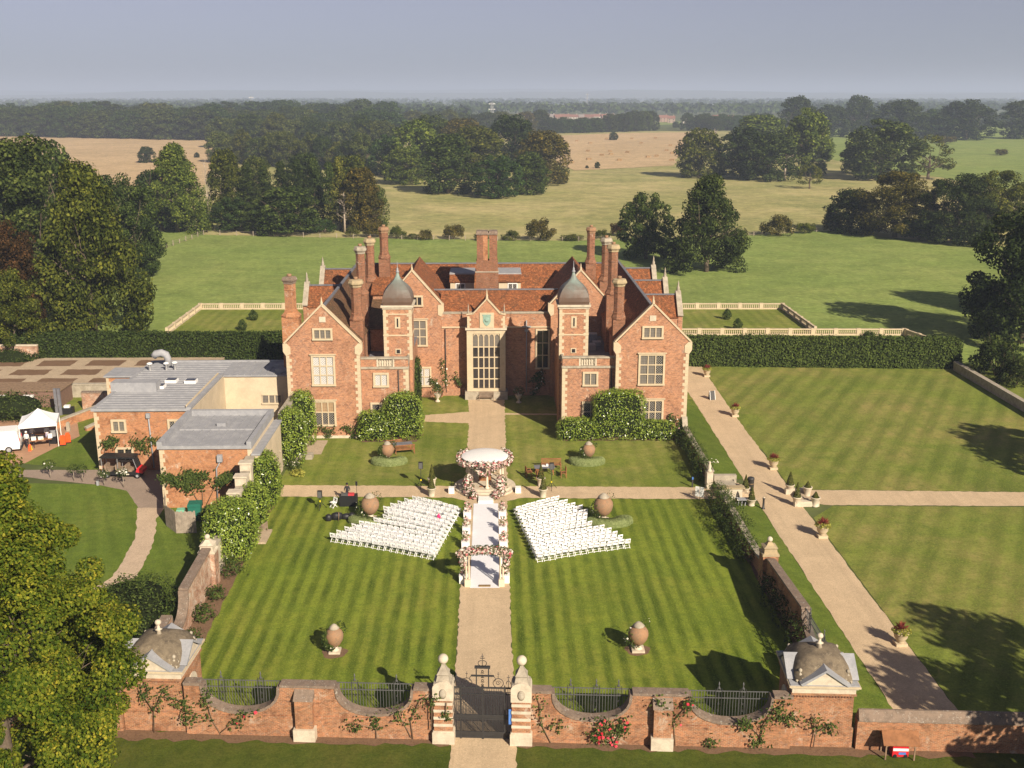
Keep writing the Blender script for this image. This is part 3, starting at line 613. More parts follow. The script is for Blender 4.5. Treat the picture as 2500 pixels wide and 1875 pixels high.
m = MB(); slab(m, (-2.3, 119.05, 9.4), (-0.18, 119.05, 11.4), (-0.18, 123.7, 11.4), (-2.3, 122.0, 9.4)); slab(m, (-0.18, 119.05, 11.4), (1.8, 119.05, 9.4), (1.8, 122.0, 9.4), (-0.18, 123.7, 11.4)); m.build('roof', M['tile'], house)
m = MB(); m.box(-2.3, -2.0, 119.05, 121, 8.425, 9.5); m.box(1.5, 1.8, 119.05, 121, 8.425, 9.5); m.build('wall', M['brick'], house)
coping(house, [(-2.5, 9.92), (-1.72, 10.02), (-0.18, 11.68), (1.3, 10.02), (1.95, 9.92)], 118.55, 119.15, 'y', 0.14)
finial(house, -0.18, 118.85, 11.75, 1.15, 0.16)
for xx in (-2.3, 1.78): finial(house, xx, 118.85, 9.95, 1.3, 0.12, 'stone_grey', 'pinnacle')
for xx, sx in ((-2.4, 1), (1.85, -1)): quoins(house, xx, 118.65, 8.43, 9.8, sx, h=0.27, L=0.42, S=0.24)
m = MB(); m.box(-1.0, 0.62, 118.55, 118.7, 8.45, 10.2); ap = m.build('arms_panel', M['stone'], house)
M['verdigris'] = m_stone('verdigris', (0.27, 0.40, 0.34), (0.17, 0.26, 0.20), 0.6, 5)
m = MB(); sh = [(-0.62, 9.85), (-0.62, 9.2), (-0.45, 8.85), (-0.19, 8.65), (0.07, 8.85), (0.24, 9.2), (0.24, 9.85)]; m.extrude(sh, 118.49, 118.56); m.box(-0.7, 0.32, 118.50, 118.555, 9.86, 10.0); m.lathe([(0.27, 0), (0.27, 0.03), (0.18, 0.06), (0.0, 0.07)], 0, 0, 0, 10)
m.v[-40:] = [(p[0]-0.19, 118.49-p[2], 9.4+p[1]) for p in m.v[-40:]]; m.build('arms_shield', M['verdigris'], ap)
# --- link on the west side, its lean-to roof
m = MB(); m.box(-12.9, -10.8, 112.2, 119.5, 7.3, 9.9); m.build('wall', M['brick_orange'], house)
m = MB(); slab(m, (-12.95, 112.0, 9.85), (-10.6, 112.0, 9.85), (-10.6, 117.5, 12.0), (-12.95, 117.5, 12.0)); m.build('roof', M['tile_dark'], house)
m = MB(); m.tube([(-12.75, 112.1, 9.8), (-12.75, 112.1, 7.3)], 0.06, 6); m.build('drainpipe', M['iron'], house)
m = MB(); m.box(-12.9, -10.9, 117.6, 119.4, 9.9, 12.6); m.build('wall', M['brick'], house)
window(house, -11.3, 11.1, 0.75, 1.2, 2, 2, 117.6, 'glass', 'white', 0.08, 0.05, 0.05)
m = MB(); slab(m, (-13.1, 117.3, 12.6), (-9.6, 117.3, 12.6), (-9.6, 120.5, 14.0), (-13.1, 120.5, 14.0)); m.build('roof', M['tile'], house)
for Yc in (115.5, 119.2):          # inner roof dormers of the east range
    m = MB(); slab(m, (13.3, Yc-1.4, 10.9), (16.4, Yc-1.4, 10.9), (16.4, Yc, 12.3), (13.3, Yc, 12.3)); slab(m, (13.3, Yc, 12.3), (16.4, Yc, 12.3), (16.4, Yc+1.4, 10.9), (13.3, Yc+1.4, 10.9)); m.build('dormer_roof', M['tile'], house)
    m = MB(); m.extrude([(Yc-1.35, 9.6), (Yc+1.35, 9.6), (Yc+1.35, 10.9), (Yc, 12.2), (Yc-1.35, 10.9)], 13.35, 13.7, 0, 'x'); m.build('dormer_wall', M['brick'], house)
for (x0, x1, y0, y1, z0, z1) in ((10.7, 11.6, 112, 113.2, 7.31, 7.9), (11.5, 12.4, 114, 115, 7.31, 7.75), (10.9, 12.2, 116.5, 117.6, 7.31, 8.1)):
    m = MB(); m.box(x0, x1, y0, y1, z0, z1); m.build('roof_light', M['lead'], house)
# --- rear range with dormers
m = MB(); m.box(-16.5, 16.5, 134, 142, 0, 9.8); m.build('wall', M['brick'], house)
m = MB(); slab(m, (-16.6, 133.0, 9.6), (16.6, 133.0, 9.6), (16.6, 137.2, 12.95), (-16.6, 137.2, 12.95)); slab(m, (16.6, 137.2, 12.95), (16.6, 142.2, 9.4), (-16.6, 142.2, 9.4), (-16.6, 137.2, 12.95)); m.build('roof', M['tile'], house)
m = MB(); m.bar((-16.5, 137.2, 13.0), (16.5, 137.2, 13.0), 0.32, 0.14); m.build('ridge_lead', M['lead_dark'], house)
for x0, x1 in ((-4.75, -1.85), (1.25, 3.95)):
    m = MB(); m.box(x0, x1, 130.4, 135.5, 9.0, 11.75); dm = m.build('dormer', M['render'], house)
    m = MB(); slab(m, (x0-0.1, 130.2, 11.76), (x1+0.1, 130.2, 11.76), (x1+0.1, 131.6, 12.45), (x0-0.1, 131.6, 12.45)); m.build('dormer_tiles', M['tile'], dm)
    m = MB(); m.box(x0-0.12, x1+0.12, 131.6, 136, 12.35, 12.6); m.build('dormer_lead', M['lead'], dm)
    window(house, (x0+x1)/2-(0.2 if x0 < 0 else -0.35), 10.6, 1.0, 0.85, 2, 1, 130.4, 'glass_lat', 'white', 0.1, 0.06, 0.07, sill=False)
# --- chimneys
def chimney(x, y, zb, zs, zt, bw, r, rcap, top='lichen', n=8, mat='brick_chim', label=None):
    m = MB(); m.cbox(x, y, zb, bw, bw, zs-zb-0.5); m.lathe([(bw*0.60, 0), (bw*0.62, 0.14), (r*1.2, 0.5)], x, y, zs-0.5, 8, rot=math.pi/8, smooth=False)
    m.lathe([(r*1.15, 0), (r*1.15, 0.25), (r, 0.3), (r, zt-zs-0.75)], x, y, zs-0.02, n, rot=math.pi/8, smooth=False)
    m.lathe([(r*1.06, 0), (r*1.12, 0.06), (r*1.06, 0.12)], x, y, zs+(zt-zs)*0.62, n, rot=math.pi/8, smooth=False)
    o = m.build('chimney', M[mat], house)
    if label: o['label'] = label
    m = MB(); m.lathe([(r, 0), (r*1.12, 0.05), (r*1.1, 0.15), (rcap*0.9, 0.3), (rcap, 0.36), (rcap, 0.52), (rcap*0.93, 0.56), (rcap*0.86, 0.74), (rcap*0.5, 0.80)], x, y, zt-0.78, n, rot=math.pi/8, smooth=False); m.build('chimney_cap', M[top], o)
    m = MB(); m.lathe([(r*0.4, 0), (r*0.42, 0.25), (r*0.34, 0.27)], x, y, zt, 8); m.build('chimney_pot', M['terracotta'], o)
chimney(-13.45, 107.6, 7.0, 12.2, 15.9, 1.35, 0.55, 0.82)
chimney(-13.5, 112.5, 8.0, 14.0, 18.6, 1.35, 0.50, 0.72, 'stone_grey')
chimney(-13.4, 120.5, 8.0, 14.0, 18.4, 1.45, 0.52, 0.74)
chimney(-13.3, 135.6, 9.0, 14.4, 17.9, 1.35, 0.56, 0.74, 'terracotta')
chimney(-20.55, 109.6, 0.0, 12.2, 15.9, 1.75, 0.60, 0.82, 'coping', 4, 'brick_orange', 'plain orange brick chimney on the outer wall')
chimney(13.45, 107.6, 7.0, 12.2, 15.9, 1.25, 0.55, 0.80)
chimney(13.25, 112.0, 7.0, 14.0, 18.8, 1.35, 0.52, 0.74)
chimney(13.4, 120.5, 8.0, 14.0, 18.4, 1.45, 0.52, 0.74, 'stone_grey')
chimney(13.05, 135.6, 9.0, 13.7, 17.8, 1.30, 0.52, 0.70, 'terracotta')
m = MB(); m.box(-1.52, 1.18, 126.6, 128.4, 9.0, 13.6); m.box(-1.46, 1.12, 126.65, 128.35, 13.6, 14.9); o = m.build('chimney', M['brick_chim'], house); o['label'] = 'broad central chimney stack with two flues'
m = MB(); m.box(-1.58, 1.24, 126.54, 128.46, 13.5, 13.62); m.build('chimney_band', M['stone_grey'], o)
for x0, x1 in ((-1.38, -0.08), (0.1, 1.05)):
    m = MB(); m.box(x0, x1, 126.7, 128.3, 14.9, 18.0); m.build('chimney_flue', M['brick_chim'], o)
    m = MB(); m.box(x0-0.1, x1+0.08, 126.58, 128.42, 18.0, 18.22); m.box(x0-0.03, x1+0.03, 126.65, 128.35, 18.22, 18.4); m.build('chimney_cap', M['coping'], o)
m = MB(); m.box(-0.62, -0.1, 126.69, 126.72, 14.95, 17.9); m.build('flue_repair', M['brick_orange'], o)
# wall lamp and iron cross on the hall, bench against the bay
m = MB(); m.box(4.3, 4.42, 119.9, 120.1, 7.6, 9.0); m.box(3.85, 4.87, 119.92, 120.05, 8.2, 8.35); m.box(4.15, 4.57, 119.88, 120.15, 7.7, 7.95); m.tube([(4.36, 120.0, 7.6), (4.36, 120.15, 0.4)], 0.06, 6); m.build('rainwater_head', M['lead'], house)
m = MB(); m.tube([(-5.0, 120.15, 8.0), (-5.0, 120.15, 0.4)], 0.06, 6); m.build('drainpipe', M['iron'], house)
# ================================================================== flat roofed kitchen wing
kit = empty('kitchen_wing', (-30, 100, 0), 0, 'flat roofed orange brick service wing with grey lead roofs beside the manor', 'building')
m = MB(); m.box(-36.4, -27.6, 94.9, 113.0, 0, 5.85); m.build('wall', M['brick_orange'], kit)
m = MB(); m.box(-27.6, -20.3, 107.3, 113.0, 0, 5.85); m.build('wall', M['render'], kit)
m = MB(); m.box(-27.6, -27.42, 95.2, 107.3, 0, 5.85); m.build('render_wall', M['render'], kit)
m = MB(); m.box(-36.6, -27.5, 94.7, 113.2, 5.855, 6.0); m.box(-27.5, -20.35, 107.1, 113.2, 5.855, 6.0); m.build('lead_roof', M['lead'], kit)
for i in range(22):
    m = MB(); y = 95.6+i*0.8; m.bar((-36.4, y, 6.03), (-27.7, y, 6.03), 0.09, 0.07); m.build('lead_roll', M['lead'], kit)
for i in range(9):
    m = MB(); x = -26.8+i*0.75; m.bar((x, 107.3, 6.03), (x, 113.0, 6.03), 0.09, 0.07); m.build('lead_roll', M['lead'], kit)
m = MB(); m.box(-27.85, -27.4, 94.75, 107.2, 6.0, 6.22); m.box(-36.6, -36.3, 94.75, 113.1, 6.0, 6.12); m.box(-36.3, -27.85, 94.72, 94.98, 6.0, 6.1); m.box(-36.3, -20.5, 112.9, 113.15, 6.0, 6.16); m.build('roof_edge', M['lead'], kit)
m = MB(); m.box(-28.0, -27.86, 95.2, 107.0, 6.0, 6.3); m.build('edge_board', M['stone'], kit)
m = MB(); m.box(-27.6, -19.9, 85.45, 94.88, 0, 5.3); m.build('wall', M['brick_orange'], kit)
m = MB(); m.box(-19.9, -19.3, 85.3, 94.9, 0, 4.75); m.build('garden_wall', M['render'], kit)
m = MB(); m.box(-19.895, -19.15, 85.2, 94.95, 4.755, 4.9); m.build('wall_lead', M['lead'], kit)
m = MB(); m.box(-20.24, -19.885, 85.44, 94.86, 3.0, 5.30); m.build('render_band', M['render'], kit)
m = MB(); m.box(-27.3, -20.3, 85.9, 94.6, 5.305, 5.45); m.build('lead_roof', M['lead'], kit)
m = MB(); m.box(-27.75, -27.3, 85.3, 95.0, 5.305, 5.95); m.box(-20.25, -19.85, 85.3, 95.0, 5.305, 5.95); m.box(-27.3, -20.25, 94.55, 95.0, 5.305, 5.95); m.box(-27.3, -20.25, 85.3, 85.7, 5.305, 5.6); m.build('roof_edge', M['lead'], kit)
for j in range(2):
    for i in range(9):
        m = MB(); x = -26.7+i*0.75; y = 85.9+j*4.4; m.bar((x, y+0.1, 5.48), (x, y+4.2, 5.48), 0.1, 0.07); m.build('lead_roll', M['lead'], kit)
m = MB(); m.box(-27.2, -20.4, 90.1, 90.3, 5.45, 5.56); m.build('roof_drip', M['lead'], kit)
m = MB(); m.box(-24.2, -23.4, 91.2, 91.8, 5.45, 5.75); m.build('roof_hatch', M['lead'], kit)
m = MB(); m.box(-39.6, -36.2, 107.4, 110.6, 0, 5.8); m.build('wall', M['brick_orange'], kit)
m = MB(); m.extrude([(-39.8, 0), (-36.2, 0), (-36.2, 0.16), (-39.8, 0.16)], 107.2, 110.8); m.v = [(p[0], p[1], p[2]+5.805) for p in m.v]; m.build('lead_roof', M['lead'], kit)
quoins(kit, -36.4, 94.9, 0.2, 5.7, 1, h=0.36, L=0.42, S=0.25); quoins(kit, -27.6, 85.45, 0.2, 5.2, 1, h=0.36, L=0.42, S=0.25); quoins(kit, -39.6, 107.4, 0.2, 5.7, 1, h=0.36, L=0.45, S=0.25)
quoins(kit, -36.9, 107.4, 0.2, 5.7, 1, h=0.36, L=0.45, S=0.25)
window(kit, -34.2, 3.95, 1.0, 0.9, 2, 1, 94.9, 'glass_curtain'); window(kit, -29.0, 3.95, 1.0, 0.9, 2, 1, 94.9, 'glass_lat'); window(kit, -33.9, 1.1, 1.3, 1.05, 2, 1, 94.9, 'glass')
window(kit, -22.6, 3.0, 1.9, 0.8, 3, 1, 107.3, 'glass_curtain', 'render', 0.08, 0.08, 0.12)
m = MB(); m.tube([(-31.4, 94.8, 5.3), (-31.3, 94.8, 0.3)], 0.07, 6); m.cbox(-31.4, 94.75, 5.2, 0.35, 0.25, 0.45); m.build('drainpipe', M['lead'], kit)
m = MB(); m.cbox(-22.55, 85.3, 4.2, 0.42, 0.35, 0.6); m.tube([(-22.55, 85.3, 4.2), (-22.9, 85.3, 3.6), (-23.0, 85.3, 0.5)], 0.07, 6); m.build('rainwater_head', M['lead'], kit)
for x, y in ((-32.0, 104.6), (-32.6, 102.4), (-30.0, 104.4)):
    m = MB(); m.cbox(x, y, 6.0, 1.15, 0.95, 0.28); sk = m.build('skylight', M['white'], kit); m = MB(); m.cbox(x, y, 6.285, 0.95, 0.75, 0.05); m.build('skylight_pane', M['glass'], sk)
m = MB(); m.cbox(-34.6, 101.6, 6.0, 4.4, 1.6, 0.95); m.build('plant_housing', M['lead'], kit)
m = MB(); m.tube([(-34.2, 111.0, 6.0), (-34.2, 111.0, 6.9), (-34.35, 111.0, 7.3), (-34.8, 111.0, 7.5), (-35.4, 111.0, 7.4), (-35.7, 111.0, 7.1)], [0.36, 0.36, 0.4, 0.4, 0.4, 0.36], 14); m.build('extract_duct', M['lead'], kit)
for x, y in ((-35.6, 109.2), (-33.9, 109.3), (-33.1, 109.6)):
    m = MB(); m.lathe([(0.14, 0), (0.14, 0.7), (0.3, 0.72), (0.3, 0.82), (0.12, 0.9)], x, y, 6.0, 8); m.build('roof_vent', M['white'], kit)
for i, (x, y) in enumerate(((-21.6, 108.5), (-22.2, 110.5), (-21.4, 111.6))):
    m = MB(); m.cbox(x, y, 6.0, 1.3, 0.7, 0.4); m.build('condenser_unit', M['lead'], kit)
# ================================================================== leaf clouds
import numpy as np
def leaf_mesh(name, P, N, size, mat, rng, aspect=0.55, jit=0.7, droop=0.0, mats=None, midx=None):
    P = np.asarray(P, float); N = np.asarray(N, float); n = len(P)
    N = N+rng.normal(0, jit, (n, 3)); N /= np.linalg.norm(N, axis=1)[:, None]+1e-9
    T = rng.normal(0, 1, (n, 3)); T[:, 2] -= droop; T -= N*(T*N).sum(1)[:, None]; T /= np.linalg.norm(T, axis=1)[:, None]+1e-9
    B = np.cross(N, T); s = (np.asarray(size)*np.ones(n)*rng.uniform(0.65, 1.3, n))[:, None]
    V = np.stack([P-T*s*0.5, P+B*s*aspect*0.5+N*s*0.06, P+T*s*0.5, P-B*s*aspect*0.5+N*s*0.06], 1).reshape(-1, 3)
    me = bpy.data.meshes.new(name); me.vertices.add(4*n); me.vertices.foreach_set('co', V.ravel())
    me.loops.add(4*n); me.loops.foreach_set('vertex_index', np.arange(4*n)); me.polygons.add(n)
    me.polygons.foreach_set('loop_start', np.arange(0, 4*n, 4)); me.polygons.foreach_set('loop_total', np.full(n, 4))
    for m_ in (mats or [mat]): me.materials.append(m_)
    if midx is not None: me.polygons.foreach_set('material_index', np.asarray(midx, 'i'))
    me.update(calc_edges=True); return me
def sph(rng, n):
    d = rng.normal(0, 1, (n, 3)); return d/np.linalg.norm(d, axis=1)[:, None]
def blob_leaves(rng, blobs, dens=None):           # blobs: (centre, radii, count)
    P, N = [], []
    for c, r, k in blobs:
        d = sph(rng, k); q = rng.uniform(0, 1, k)**0.45; q = 0.45+0.55*q
        P.append(np.asarray(c)+d*np.asarray(r)*q[:, None]); N.append(d/np.asarray(r)*np.mean(r)+np.array([0, 0, 0.25]))
    return np.concatenate(P), np.concatenate(N)
def bush_mesh(name, seed, w, d, h, n, size, mat, lumps=14, flat=0.0, jit=0.6, aspect=0.55, zmin=0.05, mats=None, mfrac=0):
    rng = np.random.default_rng(seed); blobs = []
    for i in range(lumps):
        a = rng.uniform(0, 2*math.pi); r = rng.uniform(0, 1)**0.5*0.62; z = rng.uniform(0.18, 0.78)*h
        k = 1.0-(max(0, z/h-0.45))*0.8
        blobs.append(((math.cos(a)*r*w/2*k, math.sin(a)*r*d/2*k, z), (w*0.24, d*0.24, h*0.22), n//lumps))
    P, N = blob_leaves(rng, blobs); P[:, 2] = np.maximum(P[:, 2], zmin)
    mi = (rng.uniform(0, 1, len(P)) < mfrac).astype(int) if mfrac else None
    return leaf_mesh(name, P, N, size, mat, rng, aspect, jit, 0.2, mats, mi)
def box_leaves(rng, x0, x1, y0, y1, z0, z1, n, bulge=0.12):
    A = np.array([(x1-x0)*(z1-z0), (x1-x0)*(z1-z0), (y1-y0)*(z1-z0), (y1-y0)*(z1-z0), (x1-x0)*(y1-y0)]); f = rng.choice(5, n, p=A/A.sum())
    U = rng.uniform(0, 1, (n, 3)); P = np.stack([x0+U[:, 0]*(x1-x0), y0+U[:, 1]*(y1-y0), z0+U[:, 2]*(z1-z0)], 1); N = np.zeros((n, 3))
    for i, (ax, v, sg) in enumerate(((1, y0, -1), (1, y1, 1), (0, x0, -1), (0, x1, 1), (2, z1, 1))): k = f == i; P[k, ax] = v; N[k, ax] = sg
    P += N*rng.normal(0, bulge, n)[:, None]; P[:, 2] = np.maximum(P[:, 2], z0+0.03); return P, N
def face_leaves(rng, pts, spread, n):               # climber: points scattered along a polyline on a wall
    pts = [np.array(p, float) for p in pts]; out = []
    L = np.array([np.linalg.norm(b-a) for a, b in zip(pts, pts[1:])]); k = rng.choice(len(L), n, p=L/L.sum())
    for i in range(n): t = rng.uniform(); out.append(pts[k[i]]*(1-t)+pts[k[i]+1]*t+rng.normal(0, 1, 3)*spread)
    return np.array(out)
# ================================================================== front garden wall (built along its own line, turned 3.5 degrees)
RZ = math.atan(-0.061)
def dip(c, hw, top, depth, n=14): return [(c+hw*math.cos(math.pi*(1-i/n)), top-depth*math.sin(math.pi*(1-i/n))**0.8) for i in range(n+1)]
def wall_run(root, prof, y0=-0.25, y1=0.25, mat='brick_wall', plinth=1.25, cop='coping', copw=0.15, copo=0.07):
    xa, xb = prof[0][0], prof[-1][0]
    m = MB()
    for (a, za), (b, zb) in zip(prof, prof[1:]):
        if b-a < 1e-4: continue
        m.poly([(a, y0, 0), (b, y0, 0), (b, y1, 0), (a, y1, 0), (a, y0, za), (b, y0, zb), (b, y1, zb), (a, y1, za)], [(0, 1, 5, 4), (2, 3, 7, 6), (4, 5, 6, 7)])
    m.face([(xa, y1, 0), (xa, y0, 0), (xa, y0, prof[0][1]), (xa, y1, prof[0][1])]); m.face([(xb, y0, 0), (xb, y1, 0), (xb, y1, prof[-1][1]), (xb, y0, prof[-1][1])])
    m.build('wall', M[mat], root, world=False)
    if plinth: m = MB(); m.box(xa+0.01, xb-0.01, y0-0.09, y1+0.03, 0, plinth-0.1); m.box(xa+0.01, xb-0.01, y0-0.055, y1+0.02, plinth-0.1, plinth); m.build('plinth', M[mat], root, world=False)
    m = MB()
    for (a, za), (b, zb) in zip(prof, prof[1:]):
        d = Vector((b-a, 0, zb-za)).normalized(); n = Vector((-d.z, 0, d.x))*copw
        A, B = Vector((a, 0, za)), Vector((b, 0, zb)); e = Vector((0, 1, 0))
        q = [A+e*(y0-copo), B+e*(y0-copo), B+e*(y1+copo), A+e*(y1+copo)]; q2 = [p+n for p in q]
        m.poly(q+q2, [(0, 3, 2, 1), (4, 5, 6, 7), (0, 1, 5, 4), (1, 2, 6, 5), (2, 3, 7, 6), (3, 0, 4, 7)])
    m.build('coping', M[cop], root, world=False)
def buttress(root, x, z=2.45, w=0.95, stone=True):
    m = MB(); m.box(x-w/2, x+w/2, -0.72, -0.25, 0.75, z); o = m.build('buttress', M['brick_wall'], root, world=False)
    m = MB(); m.box(x-w/2-0.12, x+w/2+0.12, -0.86, -0.25, 0, 0.75); m.build('buttress_base', M['stone_white'] if stone else M['brick_old'], root, world=False)
    m = MB(); m.poly([(x-w/2-0.06, -0.78, z), (x+w/2+0.06, -0.78, z), (x+w/2+0.06, -0.25, z), (x-w/2-0.06, -0.25, z), (x-w/2-0.06, -0.25, z+0.45), (x+w/2+0.06, -0.25, z+0.45)], [(0, 1, 5, 4), (0, 4, 3), (1, 2, 5), (0, 3, 2, 1)]); m.build('buttress_cap', M['coping'], root, world=False)
wl = empty('brick_garden_wall', (0, 51.25, 0), RZ, 'old brick garden wall with two concave dips, west of the iron gate', 'wall')
T = 3.0
wall_run(wl, [(-16.5, T), (-15.6, T)]+dip(-13.4, 2.2, T, 1.7)[1:]+[(-11.2, T), (-8.2, T)]+dip(-6.05, 2.15, T, 1.65)[1:]+[(-3.9, T), (-2.75, T)])
buttress(wl, -9.85)
wr_ = empty('brick_garden_wall', (0, 51.25, 0), RZ, 'old brick garden wall with two concave dips, east of the iron gate', 'wall')
wall_run(wr_, [(2.35, T), (3.55, T)]+dip(5.72, 2.17, T, 1.65)[1:]+[(7.9, T), (10.9, T)]+dip(13.15, 2.25, T, 1.65)[1:]+[(15.4, T), (16.4, T)])
buttress(wr_, 9.5)
wo = empty('brick_garden_wall', (0, 51.25, 0), RZ, 'plain low brick wall with weathered sloping coping, running off beside the domed pavilion', 'wall')
wall_run(wo, [(19.9, 1.75), (62, 1.75)], plinth=0, cop='coping', copw=0.04)
m = MB(); m.poly([(19.95, -0.34, 1.80), (62, -0.34, 1.80), (62, 0.34, 1.80), (19.95, 0.34, 1.80), (19.95, 0.06, 2.34), (62, 0.06, 2.34), (19.95, -0.06, 2.34), (62, -0.06, 2.34)], [(0, 1, 7, 6), (6, 7, 5, 4), (4, 5, 2, 3), (0, 6, 4, 3), (1, 2, 5, 7)]); m.build('sloped_coping', M['coping'], wo, world=False)
wo2 = empty('brick_garden_wall', (0, 51.25, 0), RZ, 'plain brick wall end behind the lime tree, beside the shaded pavilion', 'wall')
wall_run(wo2, [(-45, 2.4), (-20.1, 2.4)], plinth=0)
# railings in the dips
bar_me = MB().tube([(0, 0, 0), (0, 0, 1)], 0.017, 5).mesh('bar', M['iron_grey'])
def scrolls(m, x, z, s, y=0.0, r=0.018):
    for sg in (-1, 1):
        pts = [(x+sg*s*(0.12+0.5*t*math.cos(t*5.2))*1.0, y, z+s*(0.35+0.5*t*math.sin(t*5.2))) for t in [i/14 for i in range(15)]]
        m.tube(pts, r, 5)
def railing(root_loc, rz, x0, x1, label, zb=0.9, zt=2.95, posts=()):
    r = empty('iron_railing', root_loc, rz, label, 'railing')
    for zz in (zb, zt-0.42, zt): m = MB(); m.bar((x0, 0, zz), (x1, 0, zz), 0.035, 0.045); m.build('rail', M['iron_grey'], r, world=False)
    n = int((x1-x0)/0.155)
    for i in range(n+1): link('bar', bar_me, r, (x0+(x1-x0)*i/n, 0, zb-0.25), 0, (1, 1, zt-zb+0.25))
    for xx in posts:
        m = MB(); m.box(xx-0.18, xx-0.15, -0.02, 0.02, 0.2, zt+0.15); m.box(xx+0.15, xx+0.18, -0.02, 0.02, 0.2, zt+0.15)
        for k in range(5): scrolls(m, xx, zb+k*0.42, 0.16)
        m.build('panel', M['iron'], r, world=False)
        m = MB(); m.lathe([(0.05, 0), (0.07, 0.06), (0.02, 0.2), (0.05, 0.28), (0.01, 0.45)], xx, 0, zt+0.12, 6); scrolls(m, xx, zt, 0.4); m.build('crest', M['iron_grey'], r, world=False)
rp = lambda y: (0, 51.25+y, 0)
railing(rp(0.45), RZ, -15.6, -11.2, 'iron railing behind the wall dip beside the shaded pavilion', posts=(-14.6, -12.4))
railing(rp(0.45), RZ, -8.2, -3.9, 'iron railing behind the wall dip next to the gate, west side', posts=(-7.2, -4.9))
railing(rp(0.45), RZ, 3.55, 7.9, 'iron railing behind the wall dip next to the gate, by the red roses', posts=(4.6, 6.0, 7.2))
railing(rp(0.45), RZ, 10.9, 15.4, 'iron railing behind the wall dip beside the sunlit pavilion', posts=(12.6, 13.9))
# gate piers
def gate_pier(x, y, label):
    r = empty('gate_pier', (x, y, 0), RZ, label, 'gate pier', 'gate piers'); w = 0.5
    m = MB(); m.box(-0.6, 0.6, -0.6, 0.6, 0, 0.72); m.box(-0.56, 0.56, -0.56, 0.56, 0.72, 0.8); m.build('plinth', M['stone_white'], r, world=False)
    m = MB(); m.box(-w, w, -w, w, 0.8, 2.62); m.build('shaft', M['brick_wall'], r, world=False)
    for i in range(4): m = MB(); z = 1.06+i*0.43; m.box(-w-0.02, w+0.02, -w-0.02, w+0.02, z, z+0.17); m.build('stone_band', M['stone_white'], r, world=False)
    m = MB(); m.box(-0.56, 0.56, -0.5, 0.5, 2.62, 3.35)
    arc = [(0.56*math.cos(a), 3.35+0.42*math.sin(a)) for a in [math.pi*k/10 for k in range(11)]]; m.extrude(arc, -0.52, 0.5); m.build('cap_block', M['stone_white'], r, world=False)
    m = MB(); m.lathe([(0.16, 0), (0.2, 0.02), (0.15, 0.06), (0.0, 0.09)], 0, 0, 0, 10); m.v = [(p[0], -0.51-p[2], 3.05+p[1]*1.5) for p in m.v]; m.build('cartouche', M['stone_grey'], r, world=False)
    m = MB(); m.lathe([(0.7, 0), (0.7, 0.12), (0.52, 0.16), (0.42, 0.5), (0.47, 0.56), (0.3, 0.75), (0.14, 1.0), (0.10, 1.12)], 0, 0, 3.5, 4, smooth=False, rot=math.pi/4); m.build('pyramid', M['stone_grey'], r, world=False)
    m = MB(); m.lathe([(0.02, 0)]+[(0.28*math.sin(a), 0.28-0.28*math.cos(a)) for a in [math.pi*k/9 for k in range(1, 9)]]+[(0.02, 0.56)], 0, 0, 4.58, 16); m.build('ball', M['stone_white'], r, world=False)
gate_pier(-2.28, 51.25, 'banded stone and brick gate pier topped by a ball, with a climber on it')
gate_pier(1.92, 51.0, 'banded stone and brick gate pier topped by a ball, beside the blue sign')
gt = empty('iron_gate', (-0.18, 51.15, 0), RZ, 'black wrought iron gate with lattice panels and a tall scrolled overthrow', 'gate')
x0, x1 = -1.62, 1.62
gb = MB().tube([(0, 0, 0), (0, 0, 1)], 0.016, 5).mesh('bar', M['iron'])
for i in range(35): link('bar', gb, gt, (x0+(x1-x0)*i/34, 0, 0.1), 0, (1, 1, 3.0))
for i in range(34): link('bar', gb, gt, (x0+(x1-x0)*(i+0.5)/34, 0.01, 0.1), 0, (0.8, 0.8, 1.95 if i % 2 else 1.2))
for zz, h in ((0.08, 0.1), (0.42, 0.06), (1.22, 0.07), (1.45, 0.07), (2.75, 0.05), (3.12, 0.08)): m = MB(); m.box(x0, x1, -0.03, 0.03, zz, zz+h); m.build('rail', M['iron'], gt, world=False)
m = MB(); m.box(x0, x1, -0.012, 0.012, 0.15, 0.42); m.box(x0, x1, -0.012, 0.012, 1.28, 1.45); m.build('kick_plate', M['iron'], gt, world=False)
m = MB()
for k in range(5): m.bar((x0+0.2+k*0.5, 0.03, 1.5), (x0+k*0.5+1.0, 0.03, 0.5), 0.03); m.bar((x0+0.2+k*0.5, 0.03, 2.7), (x0+k*0.5+1.2, 0.03, 1.5), 0.02)
m.build('brace', M['iron'], gt, world=False)
m = MB()
for xx in (-1.62, -1.2, -0.02, 0.02, 1.2, 1.62): m.box(xx-0.03, xx+0.03, -0.035, 0.035, 0, 3.3)
m.build('stile', M['iron'], gt, world=False)
m = MB(); m.box(-0.36, -0.3, -0.03, 0.03, 3.2, 4.35); m.box(0.3, 0.36, -0.03, 0.03, 3.2, 4.35); m.box(-0.62, 0.62, -0.05, 0.05, 3.85, 3.91); m.box(-0.42, 0.42, -0.09, 0.09, 4.35, 4.45)
